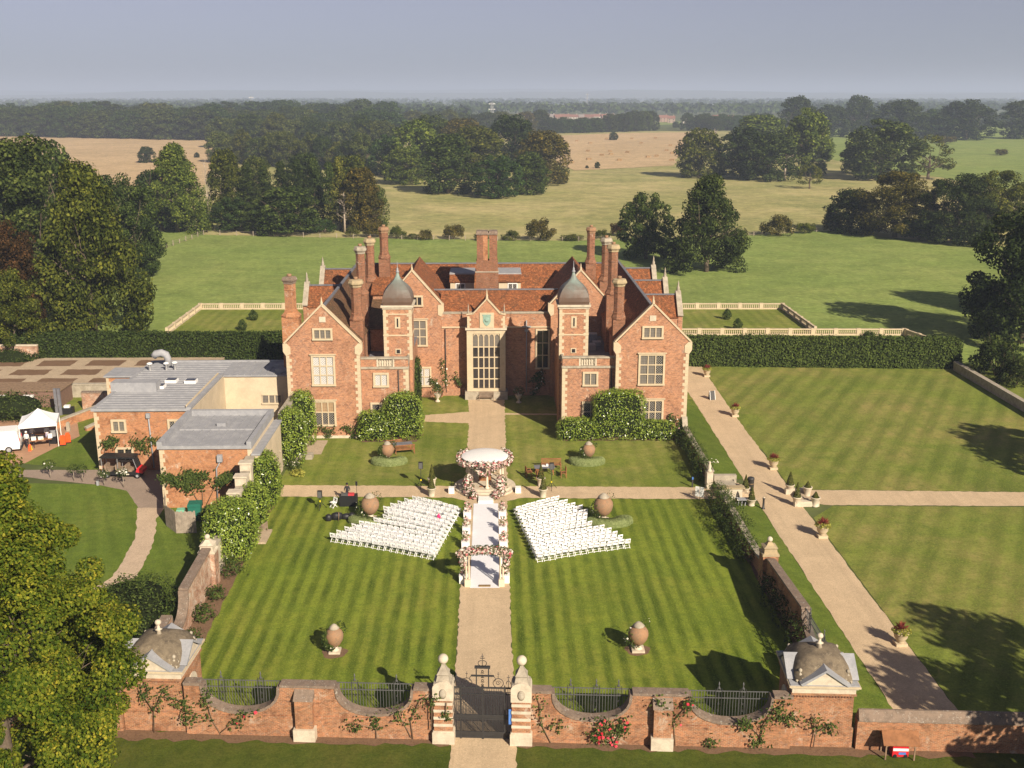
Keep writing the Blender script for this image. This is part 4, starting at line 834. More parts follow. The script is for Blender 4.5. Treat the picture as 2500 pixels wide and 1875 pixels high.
for s in (-1, 1):
    m.tube([(s*(0.85+0.28*math.cos(a)), 0, 3.45+0.28*math.sin(a)) for a in [2*math.pi*k/14 for k in range(15)]], 0.02, 5)
    m.tube([(s*(0.85+0.16*math.cos(a)*t), 0, 3.45+0.16*math.sin(a)*t) for t, a in [(1-k/20, 0.5*k) for k in range(17)]], 0.015, 5)
    m.tube([(s*0.6, 0, 3.88), (s*0.72, 0, 3.7), (s*0.66, 0, 3.55)], 0.018, 5); m.tube([(s*0.85, 0, 3.72), (s*0.85, 0, 4.12)], 0.014, 4); m.bar((s*0.85-0.07, 0, 4.0), (s*0.85+0.07, 0, 4.0), 0.02)
    m.tube([(s*(1.4+0.12*math.cos(a)), 0, 3.4+0.2*math.sin(a)) for a in [math.pi*k/8 for k in range(9)]], 0.018, 5); m.tube([(s*1.4, 0, 3.2), (s*1.4, 0, 3.95)], 0.016, 4); m.bar((s*1.4-0.08, 0, 3.8), (s*1.4+0.08, 0, 3.8), 0.02)
    m.tube([(s*(0.03+0.2*math.sin(a)), 0, 4.47+0.16-0.16*math.cos(a)) for a in [math.pi*k/8 for k in range(9)]], 0.02, 5)
    for k in range(4): scrolls(m, 0, 3.25+k*0.27, 0.26)
m.tube([(0, 0, 4.4), (0, 0, 5.2)], 0.018, 5); m.bar((-0.13, 0, 4.93), (0.13, 0, 4.93), 0.03); m.bar((-0.08, 0, 5.05), (0.08, 0, 5.05), 0.025)
m.build('overthrow', M['iron'], gt, world=False)
M['blue'] = m_plain('blue_sign', (0.08, 0.20, 0.55), 0.5)
m = MB(); m.box(1.22, 1.46, 50.6, 50.64, 1.25, 2.15); o = m.build('blue_sign', M['blue']); tag(o, 'small blue notice board hanging by the gate pier', 'sign')
# ================================================================== domed corner pavilions
def putto(root, x, y, z, s=1.0, a=0.0):
    m = MB(); c, n = math.cos(a), math.sin(a)
    P = lambda u, v, w: (x+(u*c-v*n)*s, y+(u*n+v*c)*s, z+w*s)
    m.tube([P(0, 0, 0), P(0, 0, 0.22), P(0.02, 0, 0.5), P(0, -0.02, 0.62)], [0.2*s, 0.19*s, 0.16*s, 0.07*s], 8)
    m.tube([P(0, -0.02, 0.58), P(0, -0.03, 0.66), P(0, -0.03, 0.78), P(0, -0.03, 0.86)], [0.06*s, 0.11*s, 0.12*s, 0.03*s], 8)
    for sg in (-1, 1):
        m.tube([P(sg*0.1, -0.05, 0.08), P(sg*0.14, -0.3, 0.12), P(sg*0.13, -0.33, -0.12)], [0.09*s, 0.08*s, 0.05*s], 6)
        m.tube([P(sg*0.15, 0, 0.5), P(sg*0.26, -0.04, 0.34), P(sg*0.16, -0.2, 0.26)], [0.06*s, 0.055*s, 0.04*s], 6)
    return m.build('statue', M['stone_grey'], root, world=False)
def pavilion(cx, cyy, label, lead_side=1):
    r = empty('garden_pavilion', (cx, cyy, 0), RZ, label, 'pavilion', 'domed corner pavilions'); h = 1.62
    m = MB(); m.box(-h, h, -h, h, 0, 3.25); m.build('wall', M['brick_wall'], r, world=False)
    m = MB(); m.box(-h-0.08, h+0.08, -h-0.08, h+0.08, 0, 1.2); m.build('plinth', M['brick_wall'], r, world=False)
    for i in range(20): m = MB(); x = -h+0.12+i*(2*h-0.24)/19; m.box(x-0.045, x+0.045, -h-0.07, -h, 3.02, 3.12); m.build('dentil', M['brick_chim'], r, world=False)
    m = MB(); m.box(-h-0.1, h+0.1, -h-0.1, h+0.1, 3.14, 3.252); m.build('brick_band', M['brick_wall'], r, world=False)
    for d, z0, z1 in ((0.06, 3.255, 3.56), (0.16, 3.56, 3.66), (0.26, 3.66, 3.76)): m = MB(); m.box(-h-d, h+d, -h-d, h+d, z0, z1); m.build('cornice', M['stone_white'] if z0 < 3.6 else M['stone'], r, world=False)
    m = MB(); m.box(-h-0.2, h+0.2, -h-0.2, h+0.2, 3.762, 3.80); m.build('lead_flat', M['lead'], r, world=False)
    for k in range(4):         # pediments with lead capping on every side
        a = k*math.pi/2; c, n = math.cos(a), math.sin(a); rot = lambda p: (p[0]*c-p[1]*n, p[0]*n+p[1]*c, p[2])
        m = MB(); m.extrude([(-1.1, 3.77), (1.1, 3.77), (0, 4.6)], -h-0.16, -h+0.25); m.v = [rot(p) for p in m.v]; pd = m.build('pediment', M['stone_white'], r, world=False)
        m = MB()
        for sg in (-1, 1):
            q = [(0, 4.6), (0, 4.74), (sg*1.32, 3.88), (sg*1.2, 3.77)]; q = q if sg < 0 else q[::-1]
            m.extrude(q, -h-0.28, -h+0.62)
        m.v = [rot(p) for p in m.v]; m.build('pediment_lead', M['lead'], pd, world=False)
    m = MB(); n = 20; prof = [(1.56, 0), (1.54, 0.22), (1.43, 0.52), (1.22, 0.82), (0.92, 1.06), (0.54, 1.21), (0.14, 1.27)]; rows = []
    for rr_, z in prof:
        for k in range(n):
            a = 2*math.pi*k/n+math.pi/4; c_, s_ = math.cos(a), math.sin(a); q = 1/max(abs(c_), abs(s_)); q = q*0.75+0.30; rows.append((c_*q*rr_, s_*q*rr_, 3.81+z))
    m.poly(rows, [(i*n+k, i*n+(k+1) % n, (i+1)*n+(k+1) % n, (i+1)*n+k) for i in range(len(prof)-1) for k in range(n)], 0, True); m.build('dome', M['dome_stone'], r, world=False)
    m = MB(); m.lathe([(0.18, 0), (0.1, 0.25), (0.22, 0.32), (0.08, 0.38), (0.08, 0.5), (0.05, 0.54), (0.17, 0.66), (0.18, 0.74), (0.14, 0.84), (0.02, 0.88)], 0, 0, 5.03, 12); m.build('finial', M['stone_white'], r, world=False)
    for sx in (-1, 1):
        putto(r, sx*1.25, -1.32, 3.80, 0.85, 0.3*sx); putto(r, sx*1.3, 1.3, 3.80, 0.85, math.pi-0.3*sx)
    m = MB(); s = -1 if cx > 0 else 1            # arched doorway on the garden side
    pts = [(-0.75, 0.05), (0.75, 0.05), (0.75, 1.9)]+[(0.75*math.cos(a), 1.9+0.75*math.sin(a)) for a in [math.pi*k/10 for k in range(1, 10)]]+[(-0.75, 1.9)]
    m.extrude(pts, min(s*h, s*(h+0.06)), max(s*h, s*(h+0.06)), 0, 'x'); ds = m.build('door_surround', M['stone_white'], r, world=False)
    m = MB(); m.extrude([(a*0.75, z*0.88) for a, z in pts], min(s*(h+0.05), s*(h+0.08)), max(s*(h+0.05), s*(h+0.08)), 0, 'x'); m.build('doorway', M['black'], ds, world=False)
pavilion(18.1, 51.75, 'sunlit brick pavilion with stone dome and ball finial, at the east wall corner')
pavilion(-18.2, 53.95, 'brick pavilion with brown dome, half hidden by the big lime tree')
# ================================================================== side walls of the garden
ew = empty('brick_garden_wall', (20.1, 53.3, 0), math.pi/2, 'shaded brick wall dividing the striped lawn from the long gravel walk', 'wall')
wall_run(ew, [(0, 2.75), (2.6, 2.75)]+dip(5.0, 2.4, 2.75, 1.4)[1:]+[(7.4, 2.75), (9.5, 2.6), (15.6, 2.2), (17.0, 1.9)], plinth=0, y0=-0.22, y1=0.22)
railing((20.1, 53.3, 0), math.pi/2, 2.6, 7.4, 'iron railing set in the shaded wall by the gravel walk', 0.9, 2.8, (3.6, 6.4))
ew2 = empty('brick_garden_wall', (20.1, 70.3, 0), math.pi/2, 'low brick wall with stone coping, overgrown by white climbing roses', 'wall')
wall_run(ew2, [(0, 1.9), (0.8, 1.25), (4, 1.05), (15.2, 1.05)], plinth=0, y0=-0.2, y1=0.2, cop='stone_grey')
ew3 = empty('brick_garden_wall', (20.1, 90.2, 0), math.pi/2, 'low garden wall with pale coping running up to the manor corner', 'wall')
wall_run(ew3, [(0, 1.2), (8, 1.1), (13.5, 1.15), (14.1, 2.1)], plinth=0, y0=-0.2, y1=0.2, cop='stone_grey')
def ball_pier(x, y, z, label, w=0.55, zc=0.5):
    r = empty('wall_pier', (x, y, 0), 0, label, 'pier')
    m = MB(); m.box(-w, w, -w, w, 0, z); m.build('shaft', M['brick_wall' if x > 0 else 'brick_old'], r, world=False)
    m = MB(); m.lathe([(w*1.55, 0), (w*1.55, 0.14), (w*1.2, 0.2), (w*1.15, zc), (w*1.3, zc+0.08), (w*0.7, zc+0.22), (w*0.35, zc+0.42)], 0, 0, z, 4, smooth=False, rot=math.pi/4); m.build('cap', M['lichen' if x > 0 else 'stone_white'], r, world=False)
    m = MB(); m.lathe([(0.02, 0)]+[(0.2*math.sin(a), 0.2-0.2*math.cos(a)) for a in [math.pi*k/8 for k in range(1, 8)]]+[(0.02, 0.4)], 0, 0, z+zc+0.4, 12); m.build('ball', M['stone_white'], r, world=False)
ball_pier(20.15, 70.0, 2.35, 'wall pier with lichened cap and ball beside the gravel walk')
ball_pier(-19.9, 70.6, 2.6, 'pale wall pier with ball finial beside the laurel bank')
ww = empty('brick_garden_wall', (-19.9, 55.4, 0), math.pi/2, 'weathered brick wall with a deep swept dip behind the shaded pavilion', 'wall')
wall_run(ww, [(0.2, 2.2), (3.0, 2.45), (5.15, 2.65)]+dip(7.0, 1.85, 2.65, 1.75)[1:]+[(8.9, 2.65), (14.9, 2.9)], plinth=0, y0=-0.25, y1=0.25, mat='brick_old')
ww2 = empty('brick_garden_wall', (-19.95, 71.0, 0), math.pi/2, 'pale weathered wall climbing in stone steps beside the lead roofed kitchen', 'wall')
wall_run(ww2, [(0.3, 2.4), (7.9, 2.5), (7.95, 3.3), (10.5, 3.4), (10.55, 3.9), (12.4, 4.0), (12.45, 4.5), (14.2, 4.6)], plinth=0, y0=-0.3, y1=0.3, mat='stone_white', cop='stone_grey')
for y, z in ((79.2, 3.75), (81.6, 4.2), (83.5, 4.7)):
    m = MB(); m.cbox(y-71, 0, 0, 0.7, 0.9, z); m.cbox(y-71, 0, z, 0.9, 1.1, 0.14); m.build('step_pier', M['stone_white'], ww2, world=False)
ww3 = empty('brick_garden_wall', (-19.75, 95.0, 0), math.pi/2, 'stone capped wall between the cream rendered yard and the house', 'wall')
wall_run(ww3, [(0.1, 4.3), (3.0, 4.2), (3.05, 4.6), (9.2, 4.5)], plinth=0, y0=-0.3, y1=0.3, mat='stone_white', cop='stone_grey')
# garden steps and gateway on the east walk
sg = empty('garden_gateway', (20.6, 88, 0), 0, 'stone gateway with short pillar, cheek walls and steps down to the gravel walk', 'gateway')
m = MB(); m.cbox(19.75, 89.4, 0, 0.55, 0.9, 1.55); m.build('pillar', M['stone_white'], sg)
m = MB(); m.lathe([(0.22, 0), (0.25, 0.1), (0.12, 0.25), (0.18, 0.5), (0.08, 0.75), (0.11, 0.85), (0.02, 1.0)], 19.75, 89.4, 1.55, 8); m.build('pillar_finial', M['stone_white'], sg)
m = MB(); m.box(20.2, 22.2, 89.3, 89.75, 0, 1.2); m.build('cheek_wall', M['stone_grey'], sg)
m = MB(); m.box(20.2, 22.1, 86.5, 86.95, 0, 1.0); m.build('cheek_wall', M['stone_white'], sg)
m = MB(); m.box(20.05, 22.3, 86.4, 87.05, 1.0, 1.12); m.build('cheek_cap', M['lichen'], sg)
m = MB(); m.box(20.2, 21.9, 88.1, 89.25, 0, 0.75); m.build('step', M['stone_grey'], sg)
for i in range(3): m = MB(); m.box(20.3+i*0.45, 22.4, 86.96, 89.29, 0.04, 0.5-i*0.15) if i == 0 else m.box(22.4+(i-1)*0.35, 22.4+i*0.35, 86.96, 89.29, 0.04, 0.5-i*0.15); m.build('step', M['paving'], sg)
se = empty('garden_steps', (27.6, 86, 0), 0, 'low flight of stone steps between potted topiaries', 'steps')
for i in range(3): m = MB(); m.box(26.9+i*0.4, 27.3+i*0.4, 85.2, 87.6, 0.03, 0.42-i*0.12); m.build('step', M['paving'], se)
for y in (84.85, 87.75): m = MB(); m.box(26.2, 28.3, y-0.25, y+0.25, 0.03, 0.5); m.build('cheek', M['stone_white'], se)
# far east boundary wall
eb = empty('boundary_wall', (59.6, 85, 0), math.pi/2, 'low stone boundary wall along the far side of the mottled lawn', 'wall')
wall_run(eb, [(0, 1.0), (46, 1.0)], plinth=0, mat='stone_grey', cop='stone_grey')
pw = empty('retaining_wall', (-75, 120.4, 0), 0, 'long rubble retaining wall under the paved parterre', 'wall')
wall_run(pw, [(0, TZ), (33.5, TZ)], y0=-0.2, y1=0.18, mat='stone_grey', cop='stone_grey', plinth=0)
yw = empty('yard_wall', (-45.5, 115.5, 0), 0, 'limewashed red brick yard wall behind the marquee', 'wall')
wall_run(yw, [(0, 1.9), (9, 1.9)], y0=-0.2, y1=0.2, mat='brick_old', plinth=0)
yw2 = empty('yard_wall', (-45.7, 108.2, 0), math.radians(58), 'sloping brick ramp wall beside the patio', 'wall')
wall_run(yw2, [(0, 0.7), (8.2, 1.3)], y0=-0.18, y1=0.18, mat='brick_orange', plinth=0, cop='stone_grey')
yw3 = empty('yard_wall', (-42.2, 107.2, 0), math.radians(52), 'low brick wall bordering the kitchen grass bank', 'wall')
wall_run(yw3, [(0, 0.3), (3.6, 1.0), (7.0, 1.1)], y0=-0.15, y1=0.15, mat='brick_orange', plinth=0, cop='stone_grey')
tw = empty('garden_wall', (-64, 133.2, 0), 0, 'short pale brick wall with shrubs at the end of the parterre', 'wall')
wall_run(tw, [(0, 3.2), (6.5, 3.2)], y0=-0.2, y1=0.2, mat='brick_old', plinth=0, cop='stone_white')
# ================================================================== balustrades round the rear parterre
blu = unit('balr', lambda: MB().lathe([(0.09, 0), (0.09, 0.06), (0.05, 0.12), (0.11, 0.3), (0.06, 0.48), (0.09, 0.56), (0.09, 0.6)], n=6).mesh('baluster', M['stone']))
def balustrade(p0, p1, label, bay=3.4, z0=0.15):
    p0 = Vector(p0+(z0,)); p1 = Vector(p1+(z0,)); L = (p1-p0).length; a = math.atan2(p1.y-p0.y, p1.x-p0.x)
    r = empty('balustrade', p0, a, label, 'balustrade', 'balustrades of the rear parterre')
    m = MB(); m.box(0, L, -0.16, 0.16, 0, 0.22); m.build('base_rail', M['stone'], r, world=False)
    m = MB(); m.box(0, L, -0.17, 0.17, 0.82, 0.98); m.build('top_rail', M['stone'], r, world=False)
    n = max(1, round(L/bay)); pm = unit('bpier', lambda: MB().box(-0.3, 0.3, -0.2, 0.2, 0, 1.04).mesh('pier', M['stone']))
    for i in range(n+1): link('pier', pm, r, (L*i/n, 0, 0))
    for i in range(n):
        k = 9
        for j in range(k): link('baluster', blu, r, (L*i/n+0.32+(L/n-0.64)*(j+0.5)/k, 0, 0.22))
balustrade((-47.3, 172.3), (-20, 172.0), 'pale stone balustrade behind the manor chimney, west parterre')
balustrade((-47.2, 153.5), (-47.3, 172.0), 'stone balustrade running away from the yew hedge, west parterre')
balustrade((20, 171.2), (47.9, 170.7), 'pale stone balustrade at the back of the east parterre')
balustrade((47.9, 152.6), (47.9, 170.4), 'shaded stone balustrade flank of the east parterre')
balustrade((24, 151.6), (60.4, 150.8), 'long stone balustrade just showing above the east yew hedge')
balustrade((62.8, 141.5), (60.6, 150.4), 'short stone balustrade return near the dark lawn tree')
# ================================================================== hedges
def hedge(name, pts, th, h, label, n, size, mat='leaf_yew', seed=1, cat='hedge'):
    (ax, ay), (bx, by) = pts; L = math.hypot(bx-ax, by-ay); a = math.atan2(by-ay, bx-ax); rng = np.random.default_rng(seed)
    r = empty(name, (ax, ay, 0), a, label, cat)
    P, N = box_leaves(rng, 0, L, -th/2, th/2, 0, h, n, 0.10)
    wob = np.array([mnoise.noise((p[0]*0.35, p[2]*0.5, seed*3.1)) for p in P])*0.28; P += N*wob[:, None]
    link('foliage', leaf_mesh('foliage', P, N, size, M[mat], rng, 0.6, 0.55), r)
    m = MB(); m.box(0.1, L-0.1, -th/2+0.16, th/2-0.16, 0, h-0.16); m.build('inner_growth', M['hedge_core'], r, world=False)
    return r
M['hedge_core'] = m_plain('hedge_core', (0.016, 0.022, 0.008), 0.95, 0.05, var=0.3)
hedge('yew_hedge', ((-62, 135.2), (-20.7, 134.6)), 2.6, 4.3, 'long clipped yew hedge behind the kitchen roofs', 26000, 0.30)
hedge('yew_hedge', ((20.9, 134.9), (60.5, 132.6)), 2.4, 3.7, 'long clipped yew hedge closing the mottled lawn', 26000, 0.28, 'leaf_hedge', seed=2)
# ================================================================== trees
def limb(m, rng, p, d, L, r, depth, spread=0.6):
    p = np.array(p, float); d = np.array(d, float); d /= np.linalg.norm(d); pts = [p]; n = 4; rad = [r]
    for i in range(n):
        d = d+rng.normal(0, 0.13, 3)+np.array([0, 0, 0.05]); d /= np.linalg.norm(d); pts.append(pts[-1]+d*L/n); rad.append(r*(1-0.6*(i+1)/n))
    m.tube([tuple(q) for q in pts], rad, 5 if depth else 7)
    if depth < 2:
        for k in range(3 if depth else 6):
            i = rng.integers(1, n+1); e = rng.normal(0, 1, 3); e[2] = abs(e[2])*0.6+0.1; e = d*0.5+e/np.linalg.norm(e)*spread
            limb(m, rng, pts[i], e, L*rng.uniform(0.45, 0.7), rad[i]*0.6, depth+1, spread)
def tree_parts(kind, seed, H=16.0, leaf=0.5, nleaf=5000, mat='leaf'):
    rng = np.random.default_rng(seed); m = MB(); blobs = []
    if kind in ('broad', 'tall', 'sparse', 'spire'):
        Rm = {'broad': 0.43, 'tall': 0.33, 'sparse': 0.42, 'spire': 0.42}[kind]*H; nb = {'broad': 105, 'tall': 95, 'sparse': 55, 'spire': 120}[kind]; t0 = {'broad': 0.07, 'tall': 0.06, 'sparse': 0.24, 'spire': 0.04}[kind]
        for i in range(nb):
            t = t0+(0.95-t0)*rng.uniform()**1.05; a = rng.uniform(0, 6.283); tm = 0.40
            f = (1-((t-tm)/(0.97-tm))**2)**0.55 if t > tm else 1-0.22*((tm-t)/tm)**1.6
            if kind == 'spire': f = min(1.0, ((1.0-t)/0.74))**0.82; 
            lob = 1+0.26*mnoise.noise((math.cos(a)*1.3+seed*3.3, math.sin(a)*1.3, t*3.2))
            k = (0.60+0.36*rng.uniform()**0.5)*lob; c = np.array([math.cos(a)*Rm*f*k, math.sin(a)*Rm*f*k, t*H]); br = rng.uniform(0.06, 0.115)*H
            blobs.append((c, (br, br, br*0.78), nleaf//nb))
        if kind != 'sparse':
            for i in range(16): a = rng.uniform(0, 6.283); r0 = rng.uniform(0, 0.32)*Rm; blobs.append(((math.cos(a)*r0, math.sin(a)*r0, (0.16+0.66*i/16)*H), (Rm*0.42, Rm*0.42, 0.12*H), int(nleaf*0.014)))
        m.tube([(0, 0, -0.2), (0.01*H, 0, 0.1*H), (0, 0.01*H, 0.3*H), (0.01*H, 0, 0.6*H)], [0.032*H, 0.026*H, 0.02*H, 0.008*H], 8)
        for k in range(9): a = k*2.4; z = rng.uniform(0.14, 0.42)*H; limb(m, rng, (0, 0, z), (math.cos(a), math.sin(a), rng.uniform(0.3, 1.0)), 0.32*H, 0.011*H, 1)
    elif kind == 'conifer':
        for i in range(60):
            t = (i+0.5)/60; z = (0.08+0.9*t)*H; rr = (1-t)**0.8*0.20*H+0.01*H; a = rng.uniform(0, 6.28); r = rr*rng.uniform(0.3, 0.95)
            blobs.append(((math.cos(a)*r, math.sin(a)*r, z), (0.05*H+rr*0.28, 0.05*H+rr*0.28, 0.045*H), nleaf//60))
        m.tube([(0, 0, -0.2), (0, 0, 0.5*H), (0, 0, 0.98*H)], [0.02*H, 0.012*H, 0.002*H], 7)
    elif kind == 'bush':
        for i in range(40):
            d = sph(rng, 1)[0]; d[2] = abs(d[2]); k = 0.5+0.45*rng.uniform(); c = np.array([d[0]*0.62*k, d[1]*0.62*k, 0.16+d[2]*0.66*k])*H; br = rng.uniform(0.12, 0.2)*H
            blobs.append((c, (br, br, br*0.8), nleaf//40))
        for k in range(6): a = k*1.05; limb(m, rng, (0, 0, 0), (math.cos(a)*0.6, math.sin(a)*0.6, 1), 0.55*H, 0.016*H, 1)
    elif kind == 'dead':
        m.tube([(0, 0, -0.2), (0.01*H, 0, 0.3*H), (-0.01*H, 0.01*H, 0.7*H), (0.02*H, 0, 0.95*H)], [0.024*H, 0.018*H, 0.011*H, 0.003*H], 8)
        for k in range(16): a = k*2.4; z = rng.uniform(0.3, 0.85)*H; limb(m, rng, (0, 0, z), (math.cos(a), math.sin(a), rng.uniform(0.2, 0.9)), 0.3*H*(1.15-z/H), 0.007*H, 1, 0.9)
    trunk = m.mesh('trunk', M['deadwood' if kind == 'dead' else 'bark'])
    if kind == 'dead': return trunk, None
    P, N = blob_leaves(rng, blobs); P[:, 2] = np.maximum(P[:, 2], 0.25)
    return trunk, leaf_mesh('crown', P, N, leaf, M[mat], rng, 0.7, 0.5)
PROTO = {k: [tree_parts(k[0], 11*i+5, 16.0, k[1], k[2]) for i in range(k[3])] for k in
         (('broad', 0.60, 9500, 5), ('tall', 0.58, 8500, 3), ('conifer', 0.50, 4500, 2), ('bush', 0.85, 4200, 2), ('sparse', 0.55, 3600, 2), ('dead', 0, 0, 2))}
NEAR = {'broad': [tree_parts('broad', 91+i, 16.0, 0.38, 24000) for i in range(3)], 'tall': [tree_parts('tall', 95, 16.0, 0.38, 20000)], 'spire': [tree_parts('spire', 57, 16.0, 0.38, 24000)]}
PK = {k[0]: v for k, v in PROTO.items()}
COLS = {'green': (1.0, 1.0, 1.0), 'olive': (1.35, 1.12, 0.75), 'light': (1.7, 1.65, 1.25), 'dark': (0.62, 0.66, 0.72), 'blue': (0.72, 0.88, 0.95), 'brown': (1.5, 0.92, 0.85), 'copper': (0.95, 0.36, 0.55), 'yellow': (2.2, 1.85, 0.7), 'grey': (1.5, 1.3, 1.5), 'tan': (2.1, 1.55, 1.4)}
rt_ = random.Random(21)
def plant(name, x, y, h, w, kind, colour, label, group, near=False, cat='tree', zs=0.0):
    lst = (NEAR if near and kind in NEAR else PK)[kind]; trunk, crown = lst[rt_.randrange(len(lst))]
    r = empty(name, (x, y, zs), rt_.uniform(0, 6.28), label, cat, group)
    wid = {'broad': 0.86, 'tall': 0.66, 'spire': 0.84, 'conifer': 0.46, 'bush': 1.45, 'sparse': 0.98, 'dead': 0.5}[kind]*16
    r.scale = (w/wid, w/wid, h/16.0)
    link('trunk', trunk, r)
    if crown:
        c = link('crown', crown, r); k = COLS[colour]; j = rt_.uniform(0.85, 1.18); c.color = (k[0]*j*rt_.uniform(0.95, 1.05), k[1]*j, k[2]*j, 1)
    return r
def dtree(bx, by, ty, w, kind, colour, label, group='park trees', name=None, near=False, cat='tree'):   # display readings: base, top, width
    p = at(bx*K, by*K); t = onY(bx*K, ty*K, p.y); dist = p.y*0.965+9
    return plant(name or {'bush': 'shrub', 'dead': 'dead_tree'}.get(kind, 'tree'), p.x, p.y, max(1.5, t.z), w*K/FPX*dist, kind, colour, label, group, near, cat if kind != 'bush' else 'shrub')
G1 = 'tall trees west of the hedge'
dtree(205, 722, 345, 225, 'spire', 'olive', 'broad olive green tree rising behind the west end of the yew hedge', G1, near=True)
dtree(80, 655, 292, 215, 'tall', 'green', 'tallest dark green tree at the western edge, above the copper beech', G1, near=True)
dtree(275, 600, 372, 160, 'broad', 'green', 'rounded green tree standing behind the broad olive tree', G1, near=True)
dtree(35, 735, 478, 150, 'broad', 'copper', 'dark purple copper beech at the western edge', G1, near=True)
dtree(20, 790, 575, 150, 'broad', 'olive', 'dull green tree below the copper beech, at the picture edge', G1, near=True)
dtree(158, 728, 642, 120, 'bush', 'yellow', 'yellow green golden shrub tree in front of the broad olive tree', G1)
dtree(385, 502, 308, 150, 'spire', 'light', 'bright green tree at the corner of the green pasture', G1, near=True)
dtree(350, 500, 360, 110, 'tall', 'dark', 'dark tree half behind the bright green tree by the pasture corner', G1)
dtree(130, 560, 300, 120, 'tall', 'green', 'narrow green tree top showing over the stubble field', G1)
dtree(30, 560, 310, 150, 'broad', 'dark', 'dark tree filling the western edge below the stubble field', G1)
dtree(452, 496, 330, 26, 'dead', 'tan', 'bare pale trunk beside the bright green tree', G1)
dtree(60, 800, 735, 90, 'bush', 'dark', 'dark shrubs at the end of the yew hedge', G1)
G2 = 'mixed wood behind the west pasture'
for i, (bx, by, ty, w, k, c, l) in enumerate([
    (492, 478, 322, 75, 'tall', 'olive', 'olive topped tree beside the bare trunk'), (505, 500, 425, 85, 'broad', 'blue', 'low blue green tree right of the bare trunk'),
    (560, 503, 430, 70, 'broad', 'green', 'small round tree on the pasture edge left of the conifers'), (622, 507, 402, 140, 'broad', 'green', 'wide round tree on the pasture edge in front of the firs'),
    (540, 480, 352, 60, 'conifer', 'dark', 'first dark fir from the bare trunk'), (575, 482, 358, 60, 'conifer', 'dark', 'second dark fir from the bare trunk'),
    (612, 480, 350, 62, 'conifer', 'dark', 'third dark fir from the bare trunk'), (648, 482, 345, 60, 'conifer', 'dark', 'fourth dark fir from the bare trunk'),
    (682, 485, 342, 60, 'conifer', 'dark', 'fifth dark fir from the bare trunk'), (715, 480, 350, 55, 'conifer', 'green', 'sixth dark fir, next to the brown dying conifer'),
    (736, 497, 340, 60, 'conifer', 'tan', 'brown dying conifer at the pasture edge'), (782, 500, 362, 85, 'tall', 'brown', 'brownish tree right of the dying conifer'),
    (815, 492, 400, 50, 'tall', 'grey', 'grey brown tree closing the mixed wood on the meadow side'), (700, 503, 462, 75, 'bush', 'blue', 'dark shrub under the dying conifer'), (815, 512, 470, 45, 'bush', 'green', 'shrub by the fence at the end of the wood'),
    (505, 470, 385, 40, 'dead', 'tan', 'leafless tree among the firs'), (745, 503, 410, 55, 'dead', 'tan', 'bare branches against the dying conifer'), (660, 440, 330, 90, 'broad', 'dark', 'dark round tree top behind the firs'),
    (760, 450, 335, 90, 'tall', 'olive', 'olive tree behind the dying conifer'), (555, 445, 335, 80, 'broad', 'grey', 'greyish tree behind the first fir')]): dtree(bx, by, ty, w, k, c, l, G2)
G3 = 'oak clump in the dry meadow'
for bx, by, ty, w, k, c, l in [
    (872, 398, 316, 95, 'broad', 'light', 'light green tree at the western end of the meadow clump'), (905, 385, 258, 120, 'broad', 'light', 'tall light green tree in the meadow clump'),
    (968, 418, 288, 112, 'tall', 'green', 'big dark green tree reaching down to the meadow grass'), (1072, 427, 335, 108, 'broad', 'blue', 'rounded blue green tree at the front of the meadow clump'),
    (1145, 420, 328, 76, 'tall', 'green', 'small upright green tree at the front of the meadow clump'), (1176, 398, 282, 120, 'broad', 'brown', 'dark brownish tree at the eastern end of the meadow clump'),
    (1030, 385, 272, 125, 'broad', 'olive', 'olive topped tree in the middle of the meadow clump'), (1105, 365, 248, 115, 'broad', 'dark', 'dark tree crowning the back of the meadow clump'),
    (840, 378, 290, 90, 'broad', 'blue', 'shaded tree behind the light green end of the clump'), (1205, 396, 335, 55, 'bush', 'tan', 'thin brown bush at the eastern end of the clump'), (1000, 350, 255, 110, 'broad', 'brown', 'brown tinged tree at the back of the clump'), (935, 350, 248, 100, 'broad', 'green', 'green tree top behind the light green oak')]: dtree(bx, by, ty, w, k, c, l, G3)
G4 = 'parkland trees east of the meadow'
